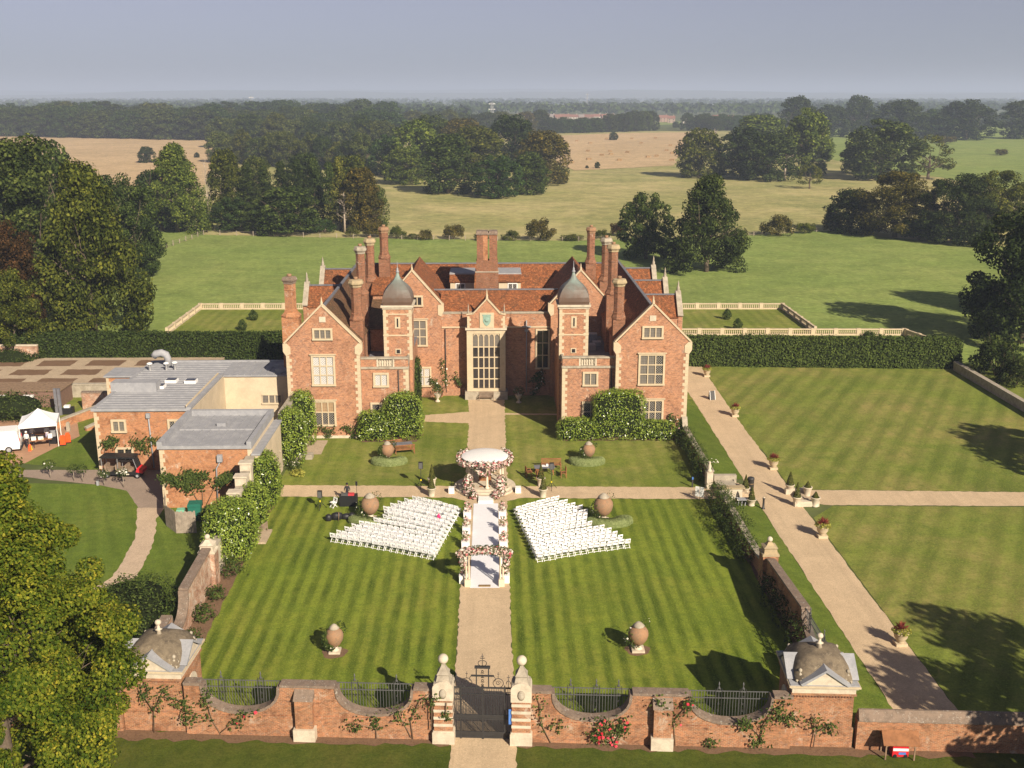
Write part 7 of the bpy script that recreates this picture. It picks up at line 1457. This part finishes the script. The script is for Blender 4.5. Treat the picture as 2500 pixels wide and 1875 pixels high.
climber('rose on the east gable corner', [KW(104.2, (19.4, 0.1), (19.2, 1.6), (18.6, 2.3)), KW(104.2, (19.4, 0.1), (19.8, 1.8))], 230, 0.2, seed=24, bl=6, bm='petal')
climber('rose with white blooms by the court window', [KW(119.3, (-5.6, 0.1), (-5.8, 1.2), (-6.6, 2.2)), KW(119.3, (-5.6, 0.1), (-4.9, 1.6), (-5.4, 4.6))], 330, 0.2, seed=25, bl=8, bm='petal_white')
climber('small climber beside the great hall bay', [KW(120.1, (-3.2, 0.1), (-3.4, 1.4), (-3.9, 2.4))], 110, 0.2, seed=26)
climber('dark climber under the shaded hall window', [KW(120.1, (5.2, 0.1), (5.0, 1.6), (6.2, 3.0)), KW(120.1, (5.2, 0.1), (6.4, 2.2))], 360, 0.22, seed=27, bl=6, bm='petal_white')
for x, y, l in ((-5.9, 117.6, 'small stone urn with a flower in the sunlit court corner'), (3.4, 117.0, 'small stone urn in the shaded court corner')):
    r = empty('small_urn', (x, y, 0.03), 0, l, 'urn'); m = MB(); m.lathe([(0.3, 0), (0.3, 0.1), (0.14, 0.2), (0.12, 0.35), (0.34, 0.65), (0.4, 0.9), (0.44, 0.95), (0.36, 0.95)], n=12); m.build('bowl', M['stone_white'], r, world=False)
    rng = np.random.default_rng(int(y)); P, N = blob_leaves(rng, [((0, 0, 1.35), (0.7, 0.7, 0.6), 220)]); link('foliage', leaf_mesh('foliage', P, N, 0.18, M['leaf_climb'], rng), r); link('blooms', leaf_mesh('blooms', P[:10]*1.03, N[:10], 0.16, M['petal_white'], rng, 0.95), r)
# iron plants in the bed under the west wall
for i, (x, y, w, h, l) in enumerate(((-18.9, 68.2, 1.2, 0.9, 'spiky green plant in the west bed, farther one'), (-19.0, 65.2, 1.3, 1.0, 'spiky green plant in the west bed, middle one'), (-18.9, 61.5, 1.6, 1.1, 'leafy plant in the west bed close to the pavilion'), (-18.6, 72.0, 1.6, 1.3, 'tall grasses at the foot of the laurel mound'), (-18.2, 58.2, 1.0, 1.3, 'rose bush behind the shaded pavilion'), (-17.6, 93.2, 1.1, 0.5, 'low bright green cushion plants at the cross path end'), (-18.1, 94.6, 1.0, 1.0, 'white flowering shrub below the laurel columns'))):
    laurel(x, y, w, w, h, l, 300, 60+i, 1.0, rg=0.7, mat='leaf_climb' if i != 5 else 'leaf_gold', size=0.24, name='border_plant', cat='plant', grp='plants in the west border', core=False)
blooms(-18.1, 94.5, 0.8, 0.9, 0.8, 0.5, 26, 'white blooms on the border shrub by the laurel columns', seed=8)
blooms(-19.4, 93.6, 2.4, 0.6, 0.6, 1.2, 12, 'pale pink roses on the pale wall between the laurels', 'petal', 9)
# ================================================================== kitchen yard
tn = empty('marquee', (-45.2, 103.3, 0.035), 0.30, 'white pop up marquee on the brick patio', 'tent')
m = MB(); q = [(-1.75, -1.75), (1.75, -1.75), (1.75, 1.75), (-1.75, 1.75)]; N_ = 8
rows = []
for i in range(N_+1):
    t = i/N_; rr_ = 1-t; zz = 2.5+1.15*(t**1.35)
    ring = []
    for k in range(4):
        a, b = Vector(q[k]), Vector(q[(k+1) % 4])
        for j in range(4): p = a.lerp(b, j/4); ring.append((p.x*rr_, p.y*rr_, zz-0.10*math.sin(math.pi*j/4)*(1-t)*t*2))
    rows += ring
m.poly(rows, [(i*16+k, i*16+(k+1) % 16, (i+1)*16+(k+1) % 16, (i+1)*16+k) for i in range(N_) for k in range(16)], 0, False); m.build('canopy', M['fabric'], tn, world=False)
m = MB()
for k in range(4): (ax, ay), (bx, by) = q[k], q[(k+1) % 4]; m.poly([(ax, ay, 2.15), (bx, by, 2.15), (bx, by, 2.5), (ax, ay, 2.5)], [(0, 1, 2, 3)])
m.build('valance', M['fabric'], tn, world=False)
for x, y in q: m = MB(); m.box(x*0.98-0.03, x*0.98+0.03, y*0.98-0.03, y*0.98+0.03, 0, 2.5); m.build('leg', M['white'], tn, world=False)
m = MB()
for (ax, ay), (bx, by) in zip(q, q[1:]+q[:1]): m.bar((ax*.97, ay*.97, 2.1), ((ax+bx)*.485, (ay+by)*.485, 2.4), 0.03); m.bar((bx*.97, by*.97, 2.1), ((ax+bx)*.485, (ay+by)*.485, 2.4), 0.03)
m.build('truss', M['lead'], tn, world=False)
figure(-45.95, 101.7, 3.1, (0.75, 0.75, 0.75), (0.02, 0.02, 0.03), (0.75, 0.75, 0.75), 'person in white chef jacket, white cap and dark trousers at the marquee front', 'stand')
figure(-44.7, 103.6, 0.4, (0.75, 0.75, 0.75), (0.45, 0.40, 0.55), (0.03, 0.03, 0.04), 'person in white top bending to the table inside the marquee', 'work')
figure(-46.1, 103.4, 0.9, (0.72, 0.72, 0.75), (0.04, 0.04, 0.06), (0.55, 0.65, 0.75), 'person in white with pale blue cap at the back of the marquee', 'work')
M['lilac'] = m_plain('lilac_cloth', (0.5, 0.45, 0.58), 0.8)
def trestle(x, y, rz, w, label, cloth='teak'):
    r = empty('trestle_table', (x, y, 0.035), rz, label, 'table', 'catering tables under the marquee'); m = MB(); m.box(-w/2, w/2, -0.38, 0.38, 0.72, 0.76); m.build('top', M[cloth], r, world=False)
    for s in (-1, 1): m = MB(); m.bar((s*w*0.36, -0.32, 0), (s*w*0.42, 0.0, 0.72), 0.035); m.bar((s*w*0.36, 0.32, 0), (s*w*0.42, 0.0, 0.72), 0.035); m.build('leg', M['iron'], r, world=False)
trestle(-44.7, 102.15, 0.42, 1.9, 'brown folding table with bowls at the marquee front')
trestle(-45.2, 104.3, 0.3, 1.8, 'brown folding table inside the marquee')
for i, (dx, dy, w, h, c, l) in enumerate(((-0.6, -0.25, 0.42, 0.28, 'white', 'white box on the marquee table, western end'), (0.0, 0.0, 0.45, 0.22, 'white', 'white tray on the marquee table, middle'), (0.75, 0.45, 0.4, 0.4, 'white', 'white carton on the marquee table, eastern end'), (0.2, -0.1, 0.25, 0.12, 'stone_white', 'small pale bowl on the marquee table'))):
    m = MB(); m.box(-w/2, w/2, -w*0.4, w*0.4, 0, h); m.box(-w/2-0.02, w/2+0.02, -w*0.4-0.02, w*0.4+0.02, h, h+0.03); o = m.build('catering_box', M[c], loc=(-44.75+dx, 102.15+dy, 0.80), rz=0.4); tag(o, l, 'box', 'catering boxes')
st = empty('catering_stockpot', (-43.9, 103.2, 0.035), 0, 'steel stockpot on a burner at the marquee corner', 'stockpot')
m = MB(); m.lathe([(0.3, 0.75), (0.32, 0.8), (0.32, 1.35), (0.34, 1.37), (0.3, 1.37)], n=14); m.build('pot', M['lead'], st, world=False); m = MB(); m.cbox(0, 0, 0, 0.6, 0.6, 0.74); m.build('burner', M['black'], st, world=False)
M['orange'] = m_plain('orange_plastic', (0.85, 0.10, 0.02), 0.5)
for x, y, l in ((-42.75, 102.5, 'orange traffic barrier board by the patio edge, nearer one'), (-42.55, 103.3, 'orange traffic barrier board by the patio edge, farther one')):
    r = empty('barrier_board', (x, y, 0.03), 0.2, l, 'barrier', 'orange barrier boards'); m = MB(); m.extrude([(-0.26, 0), (0.26, 0), (0.26, 0.8), (0.14, 1.05), (-0.14, 1.05), (-0.26, 0.8)], -0.07, 0.07); m.build('board', M['orange'], r, world=False); m = MB(); m.box(-0.3, 0.3, -0.2, 0.2, 0, 0.08); m.build('foot', M['black'], r, world=False)
wf = empty('wet_floor_sign', (-45.35, 100.9, 0.035), 0.1, 'small orange folding caution sign on the patio', 'sign')
for s in (-1, 1): m = MB(); m.poly([(-0.16, s*0.18, 0), (0.16, s*0.18, 0), (0.1, 0, 0.62), (-0.1, 0, 0.62)], [(0, 1, 2, 3)]); m.build('board', M['yellow' if s > 0 else 'orange'], wf, world=False)
# van
vn = empty('white_van', (-48.9, 100.6, 0.035), 0.28, 'white panel van parked on the patio beside the marquee', 'van')
m = MB(); m.extrude([(-2.5, 0.35), (2.6, 0.35), (2.68, 0.9), (2.5, 2.05), (2.3, 2.25), (-1.0, 2.25), (-1.7, 2.1), (-2.2, 1.35), (-2.9, 1.15), (-3.0, 0.6)], -0.98, 0.98); m.build('body', M['white'], vn, world=False)
for x in (-2.0, 1.6):
    for s in (-1, 1): m = MB(); m.lathe([(0.33, 0), (0.33, 0.2)], 0, 0, 0, 16); m.v = [(x+p[0], s*0.9-0.1+p[2], 0.33+p[1]) for p in m.v]; w = m.build('wheel', M['black'], vn, world=False); m = MB(); m.lathe([(0.2, 0), (0.2, 0.22)], 0, 0, 0, 12); m.v = [(x+p[0], s*0.9-0.11+p[2], 0.33+p[1]) for p in m.v]; m.build('rim', M['lead'], w, world=False)
m = MB(); m.poly([(-1.72, -0.9, 2.08), (-1.72, 0.9, 2.08), (-2.22, 0.9, 1.38), (-2.22, -0.9, 1.38)], [(0, 1, 2, 3)]); m.v = [(p[0]-0.03, p[1], p[2]+0.02) for p in m.v]; m.build('windscreen', M['glass'], vn, world=False)
for s in (-1, 1): m = MB(); m.box(-1.9, -1.05, s*0.985-0.005, s*0.985+0.005, 1.35, 1.95); m.build('side_window', M['glass'], vn, world=False); m = MB(); m.box(2.62, 2.66, s*0.8-0.08, s*0.8+0.08, 0.9, 1.4); m.build('tail_light', M['red'], vn, world=False)
m = MB(); m.box(2.5, 2.76, -0.9, 0.9, 0.3, 0.5); m.build('bumper', M['iron'], vn, world=False)
# golf cart
gc = empty('golf_cart', (-33.6, 93.3, 0.034), -0.06, 'black six seat golf buggy with roof and red front, parked by the kitchen wall', 'golf cart')
m = MB(); m.extrude([(-1.85, 0.3), (1.2, 0.3), (1.45, 0.35), (1.9, 0.45), (1.95, 0.75), (1.45, 0.95), (1.3, 0.6), (-1.85, 0.62)], -0.55, 0.55); m.build('body', M['black'], gc, world=False)
m = MB(); m.extrude([(1.35, 0.62), (1.97, 0.5), (1.98, 0.78), (1.48, 1.0)], -0.57, 0.57); m.build('bonnet', M['red'], gc, world=False)
for x in (-1.2, -0.2, 0.7): m = MB(); m.box(x-0.3, x+0.25, -0.5, 0.5, 0.62, 0.82); m.box(x-0.38, x-0.25, -0.5, 0.5, 0.8, 1.25); m.build('seat', M['teak_grey'], gc, world=False)
m = MB(); m.extrude([(-1.95, 1.92), (1.25, 1.92), (1.35, 1.97), (1.15, 2.06), (-1.8, 2.06), (-1.95, 2.0)], -0.62, 0.62); m.build('roof', M['black'], gc, world=False)
m = MB()
for s in (-1, 1): m.bar((1.45, s*0.52, 0.9), (1.15, s*0.52, 1.95), 0.04); m.bar((-1.75, s*0.52, 0.6), (-1.8, s*0.52, 1.95), 0.04); m.bar((-0.3, s*0.54, 0.7), (-0.3, s*0.54, 1.95), 0.035)
m.build('roof_post', M['lead'], gc, world=False)
m = MB(); m.poly([(1.5, -0.5, 0.95), (1.5, 0.5, 0.95), (1.2, 0.5, 1.92), (1.2, -0.5, 1.92)], [(0, 1, 2, 3)]); m.build('windscreen', M['glass'], gc, world=False)
for x in (-1.35, 1.45):
    for s in (-1, 1): m = MB(); m.lathe([(0.24, 0), (0.26, 0.04), (0.26, 0.16), (0.24, 0.2)], 0, 0, 0, 14); m.v = [(x+p[0], s*0.5-0.1+p[2], 0.26+p[1]) for p in m.v]; w = m.build('wheel', M['black'], gc, world=False); m = MB(); m.lathe([(0.13, -0.01), (0.13, 0.21)], 0, 0, 0, 10); m.v = [(x+p[0], s*0.5-0.1+p[2], 0.26+p[1]) for p in m.v]; m.build('rim', M['lead'], w, world=False)
# standard roses along the drive
for i, (x, y, h, bl_, l) in enumerate(((-40.2, 92.9, 1.45, 12, 'standard rose with white and coral blooms nearest the marquee'), (-37.75, 92.1, 1.3, 0, 'standard rose without blooms, first of the leafy pair'), (-36.9, 91.9, 1.3, 0, 'standard rose without blooms, second of the leafy pair'), (-34.6, 90.9, 1.2, 6, 'standard rose half hidden before the golf buggy'), (-32.7, 90.4, 1.5, 34, 'standard rose covered in cream blooms before the golf buggy'))):
    r = empty('standard_rose', (x, y, 0.03), 0, l, 'rose', 'standard roses along the drive'); m = MB(); m.tube([(0, 0, 0), (0.03, 0, 0.5), (0, 0.02, h*0.75)], [0.045, 0.035, 0.03], 6); m.build('stem', M['timber_grey'], r, world=False)
    rng = np.random.default_rng(700+i); P, N = blob_leaves(rng, [((0, 0, h*0.95), (0.6, 0.55, 0.42), 260)]); link('crown', leaf_mesh('crown', P, N, 0.15, M['leaf_climb'], rng, 0.55), r)
    if bl_: k = rng.choice(len(P), bl_); link('blooms', leaf_mesh('blooms', P[k]*np.array([1.1, 1.1, 1.02]), N[k], 0.19, M['petal_white'], rng, 0.95, 0.4), r)
lb = empty('path_light', (-35.2, 91.0, 0.03), 0, 'short grey path light in the drive border', 'bollard'); m = MB(); m.box(-0.1, 0.1, -0.1, 0.1, 0, 0.45); m.build('post', M['lead'], lb, world=False); m = MB(); m.box(-0.12, 0.12, -0.12, 0.12, 0.45, 0.5); m.build('cap', M['iron_grey'], lb, world=False)
sp = empty('stone_post', (-44.0, 107.2, 0.035), 0, 'grey standing post at the foot of the ramp wall', 'post'); m = MB(); m.extrude([(-0.18, 0), (0.18, 0), (0.18, 0.85), (0.08, 1.0), (-0.1, 0.98), (-0.18, 0.8)], -0.12, 0.12); m.build('slab', M['stone_grey'], sp, world=False)
# timber bin store and bins
bs = empty('bin_store', (-25.0, 79.9, 0.03), 0, 'weathered vertical board fence screening the bins', 'fence')
bd = unit('fb', lambda: MB().box(-0.068, 0.068, -0.012, 0.012, 0, 1.85).mesh('board', M['timber_grey']))
for (ax, ay), (bx, by) in (((-27.3, 84.8), (-26.3, 81.5)), ((-26.3, 81.5), (-25.0, 79.9)), ((-25.0, 79.9), (-23.4, 79.95))):
    L = math.hypot(bx-ax, by-ay); n = int(L/0.14); a = math.atan2(by-ay, bx-ax)
    for i in range(n): t = (i+0.5)/n; link('board', bd, bs, (ax+(bx-ax)*t+25.0, ay+(by-ay)*t-79.9, 0), a, (1, 1, 1+0.03*math.sin(i*2.7)))
    m = MB(); dx, dy = -math.sin(a)*0.05, math.cos(a)*0.05; m.bar((ax+25+dx, ay-79.9+dy, 0.4), (bx+25+dx, by-79.9+dy, 0.4), 0.05, 0.08); m.bar((ax+25+dx, ay-79.9+dy, 1.3), (bx+25+dx, by-79.9+dy, 1.3), 0.05, 0.08); m.build('rail', M['timber_grey'], bs, world=False)
M['green_plastic'] = m_plain('green_plastic', (0.02, 0.14, 0.10), 0.5); M['mint'] = m_plain('mint_plastic', (0.20, 0.48, 0.33), 0.5)
for x, y, w, h, mt, l in ((-24.2, 82.7, 1.05, 1.55, 'green_plastic', 'dark green wheeled bin inside the board fence'), (-25.3, 82.4, 0.6, 1.1, 'mint', 'pale green bin inside the board fence')):
    r = empty('wheelie_bin', (x, y, 0.03), 0.1, l, 'bin'); m = MB(); m.extrude([(-w*0.4, 0.1), (w*0.4, 0.1), (w*0.5, h*0.85), (-w*0.5, h*0.85)], -w*0.4, w*0.4); m.build('body', M[mt], r, world=False); m = MB(); m.extrude([(-w*0.54, h*0.85), (w*0.54, h*0.85), (w*0.48, h), (-w*0.48, h)], -w*0.46, w*0.46); m.build('lid', M[mt], r, world=False)
    for s in (-1, 1): m = MB(); m.lathe([(0.12, 0), (0.12, 0.06)], 0, 0, 0, 10); m.v = [(s*w*0.4+p[2], w*0.35+p[0], 0.12+p[1]) for p in m.v]; m.build('wheel', M['black'], r, world=False)
# shed with air conditioning units behind the marquee
sd_ = empty('timber_shed', (-53.5, 117.0, 0), 0, 'dark brown flat roofed shed behind the marquee', 'shed')
M['brown_board'] = m_plain('brown_board', (0.19, 0.115, 0.085), 0.8, var=0.2)
for x0, x1 in ((-57.6, -53.2), (-52.9, -48.2)):
    m = MB(); m.box(x0, x1, 116.2, 119.6, 0, 1.9); m.build('wall', M['brown_board'], sd_); m = MB(); m.box(x0-0.15, x1+0.15, 116.0, 119.8, 1.905, 2.02); m.build('roof', M['timber'], sd_)
for i, x in enumerate((-54.6, -51.6)):
    r = empty('air_conditioner', (x, 115.8, 0.3), 0, ('western' if i == 0 else 'eastern')+' white air conditioning unit on the brown shed', 'air conditioner', 'air conditioning units'); m = MB(); m.box(-0.55, 0.55, -0.2, 0.2, 0, 1.25); m.build('case', M['white'], r, world=False)
    m = MB(); m.lathe([(0.4, 0), (0.4, 0.02)], 0, 0, 0, 16); m.v = [(p[0], -0.2-p[2], 0.65+p[1]) for p in m.v]; m.build('fan_grille', M['iron_grey'], r, world=False)
for i in range(2): m = MB(); m.box(-47.6+i*0.4, -47.3+i*0.4, 113.0, 113.2, 0, 3.0); m.box(-47.62+i*0.4, -47.28+i*0.4, 112.98, 113.22, 3.0, 3.05); tag(m.build('steel_post', M['lead_dark']), ('western' if i == 0 else 'eastern')+' tall dark steel gate post behind the marquee', 'post', 'steel gate posts')
bk = empty('rubbish_skip', (-46.4, 113.6, 0), 0.1, 'small black bin with pale rubbish against the yard wall', 'bin'); m = MB(); m.box(-0.55, 0.55, -0.4, 0.4, 0.05, 0.75); m.build('tub', M['black'], bk, world=False); m = MB(); m.cbox(-0.1, 0, 0.75, 0.6, 0.5, 0.25); m.build('rubbish', M['white'], bk, world=False)
laurel(-51.5, 111.5, 7.0, 4.0, 2.8, 'tangled dark shrubs between shed and marquee', 2200, 90, 0.9, mat='leaf_climb', size=0.26, name='shrubbery', rg=0.4)
laurel(-60.5, 132.0, 5.0, 1.6, 3.0, 'shrubs against the short pale brick wall', 1200, 91, 0.9, mat='leaf_yew', size=0.24, name='shrubbery')
# ================================================================== fences, bales, village, masts
pf = empty('pasture_fence', at(1250*K, 521*K), 0, 'long post and wire fence along the far side of the pasture', 'fence'); o0 = Vector(pf.location)
po = unit('post', lambda: MB().box(-0.075, 0.075, -0.075, 0.075, 0, 1.25).mesh('post', M['timber_grey']))
line = [at(x*K, y*K) for x, y in ((288, 565), (330, 547), (440, 508), (620, 513), (800, 517), (1040, 521), (1250, 522), (1420, 519), (1600, 512), (1790, 500))]
for a, b in zip(line, line[1:]):
    L = (b-a).length; n = max(1, round(L/4.2))
    for i in range(n): p = a.lerp(b, i/n)-o0; link('post', po, pf, (p.x, p.y, 0), 0, (1, 1, rw.uniform(0.85, 1.15)))
    m = MB()
    for z in (0.45, 0.8, 1.15): m.bar(a-o0+Vector((0, 0, z)), b-o0+Vector((0, 0, z)), 0.03)
    m.build('wire', M['timber_grey'], pf, world=False)
bm_ = MB().box(-1.2, 1.2, -0.65, 0.65, 0, 1.0).mesh('straw_bale', M['straw'] if 'straw' in M else M['stone_grey'])
M['straw'] = m_plain('straw', (0.27, 0.18, 0.095), 0.95, 0.1, var=0.3, scale=1.5); bm_.materials.clear(); bm_.materials.append(M['straw'])
for i, (x, y) in enumerate(((1246, 305), (1270, 327), (1275, 310), (1272, 345), (1300, 336), (1318, 328), (1320, 334), (1338, 347), (1355, 330), (1365, 300), (1385, 310), (1400, 340), (1416, 299), (1418, 338), (1448, 315), (1452, 332), (1440, 326), (1451, 347), (1310, 300), (1235, 352))):
    p = at(x*K, y*K, 0.2); o = link('straw_bale', bm_, None, (p.x, p.y, 0.17), rw.uniform(-0.4, 0.4)); tag(o, f'big rectangular straw bale, {ordn[i] if i < 18 else ("nineteenth" if i == 18 else "twentieth")} counted across the bale field', 'bale', 'bales in the stubble field')
hb = [m_plain('village_wall_%d' % i, c, 0.9) for i, c in enumerate(((0.33, 0.25, 0.20), (0.48, 0.44, 0.39), (0.28, 0.19, 0.15)))]; hr = m_plain('village_roof', (0.21, 0.105, 0.08), 0.9); hr2 = m_plain('village_roof_grey', (0.22, 0.19, 0.18), 0.9)
def far_house(x, y, w, d, h, rf, wall, roof, rz, label, wn=3):
    r = empty('house', (x, y, 0), rz, label, 'house', 'village houses on the horizon'); m = MB(); m.box(-w/2, w/2, -d/2, d/2, 0, h); m.build('wall', wall, r, world=False)
    m = MB(); m.extrude([(-d/2-0.4, h), (d/2+0.4, h), (0, h+rf)], -w/2-0.2, w/2+0.2, 0, 'x'); ro = m.build('roof', roof, r, world=False)
    m = MB(); m.cbox(w*0.3, 0, h+rf*0.6, 0.9, 0.9, rf*0.7); m.build('chimney', wall, ro, world=False)
    for i in range(wn):
        for z in (1.0, 3.6): m = MB(); xx = -w/2+w*(i+0.5)/wn; m.box(xx-0.6, xx+0.6, -d/2-0.05, -d/2+0.02, z, z+1.3); m.build('window', M['glass'], r, world=False)
for i, (bx, by, w) in enumerate(((1128, 259, 16), (1150, 260, 10), (1163, 260, 11), (1178, 261, 10), (1192, 261, 9), (1205, 262, 10), (1222, 261, 12), (1240, 262, 12), (1256, 262, 10), (1272, 262, 12), (1290, 261, 12), (1305, 261, 10), (1320, 260, 10), (1372, 258, 13), (1432, 264, 14), (1450, 266, 9), (1482, 268, 10), (1545, 264, 9), (1578, 265, 11))):
    p = at(bx*K, by*K); far_house(p.x, p.y, w, 8, 5.6, 3.4, hb[i % 3], hr if i % 4 else hr2, rw.uniform(-0.35, 0.35), f'small far village house with {"red" if i % 4 else "grey"} roof, {ords[i]} from the west', 3 if w > 9 else 2)
def mast(bx, by, h, label, n=2):
    p = at(bx*K, by*K); r = empty('lattice_mast', (p.x, p.y, 0), 0.2, label, 'mast'); m = MB(); w = 1.6
    for s in (-1, 1):
        for t in (-1, 1): m.bar((s*w, t*w, 0), (s*w*0.6, t*w*0.6, h), 0.28)
    k = 7
    for i in range(k): z0, z1 = h*i/k, h*(i+1)/k; q0, q1 = w*(1-0.4*i/k), w*(1-0.4*(i+1)/k); m.bar((-q0, -q0, z0), (q1, -q1, z1), 0.16); m.bar((q0, -q0, z0), (-q1, -q1, z1), 0.16)
    m.build('lattice', M['lead'], r, world=False)
    for z in (h*0.72, h*0.92): m = MB(); m.box(-3.4, 3.4, -0.2, 0.2, z, z+0.5); m.build('antenna', M['white'], r, world=False)
mast(546, 262, 33, 'pale lattice mast rising out of the western wood'); mast(1063, 278, 27, 'pale lattice mast behind the meadow clump'); mast(1268, 240, 38, 'small white mast above the village')
# ================================================================== haze: one even box of air round everything
m = MB(); m.box(-16500, 16500, -450, 26500, -1.0, 150.0); hz = m.build('haze', None); hz['kind'] = 'stuff'
t = NT('haze'); t.t.nodes.remove(t.b); v = t.t.nodes.new('ShaderNodeVolumePrincipled'); v.inputs['Density'].default_value = 0.00023; v.inputs['Color'].default_value = (0.58, 0.68, 0.93, 1); v.inputs['Anisotropy'].default_value = 0.0
t.link(v.outputs[0], t.out.inputs['Volume']); hz.data.materials.clear(); hz.data.materials.append(t.m)
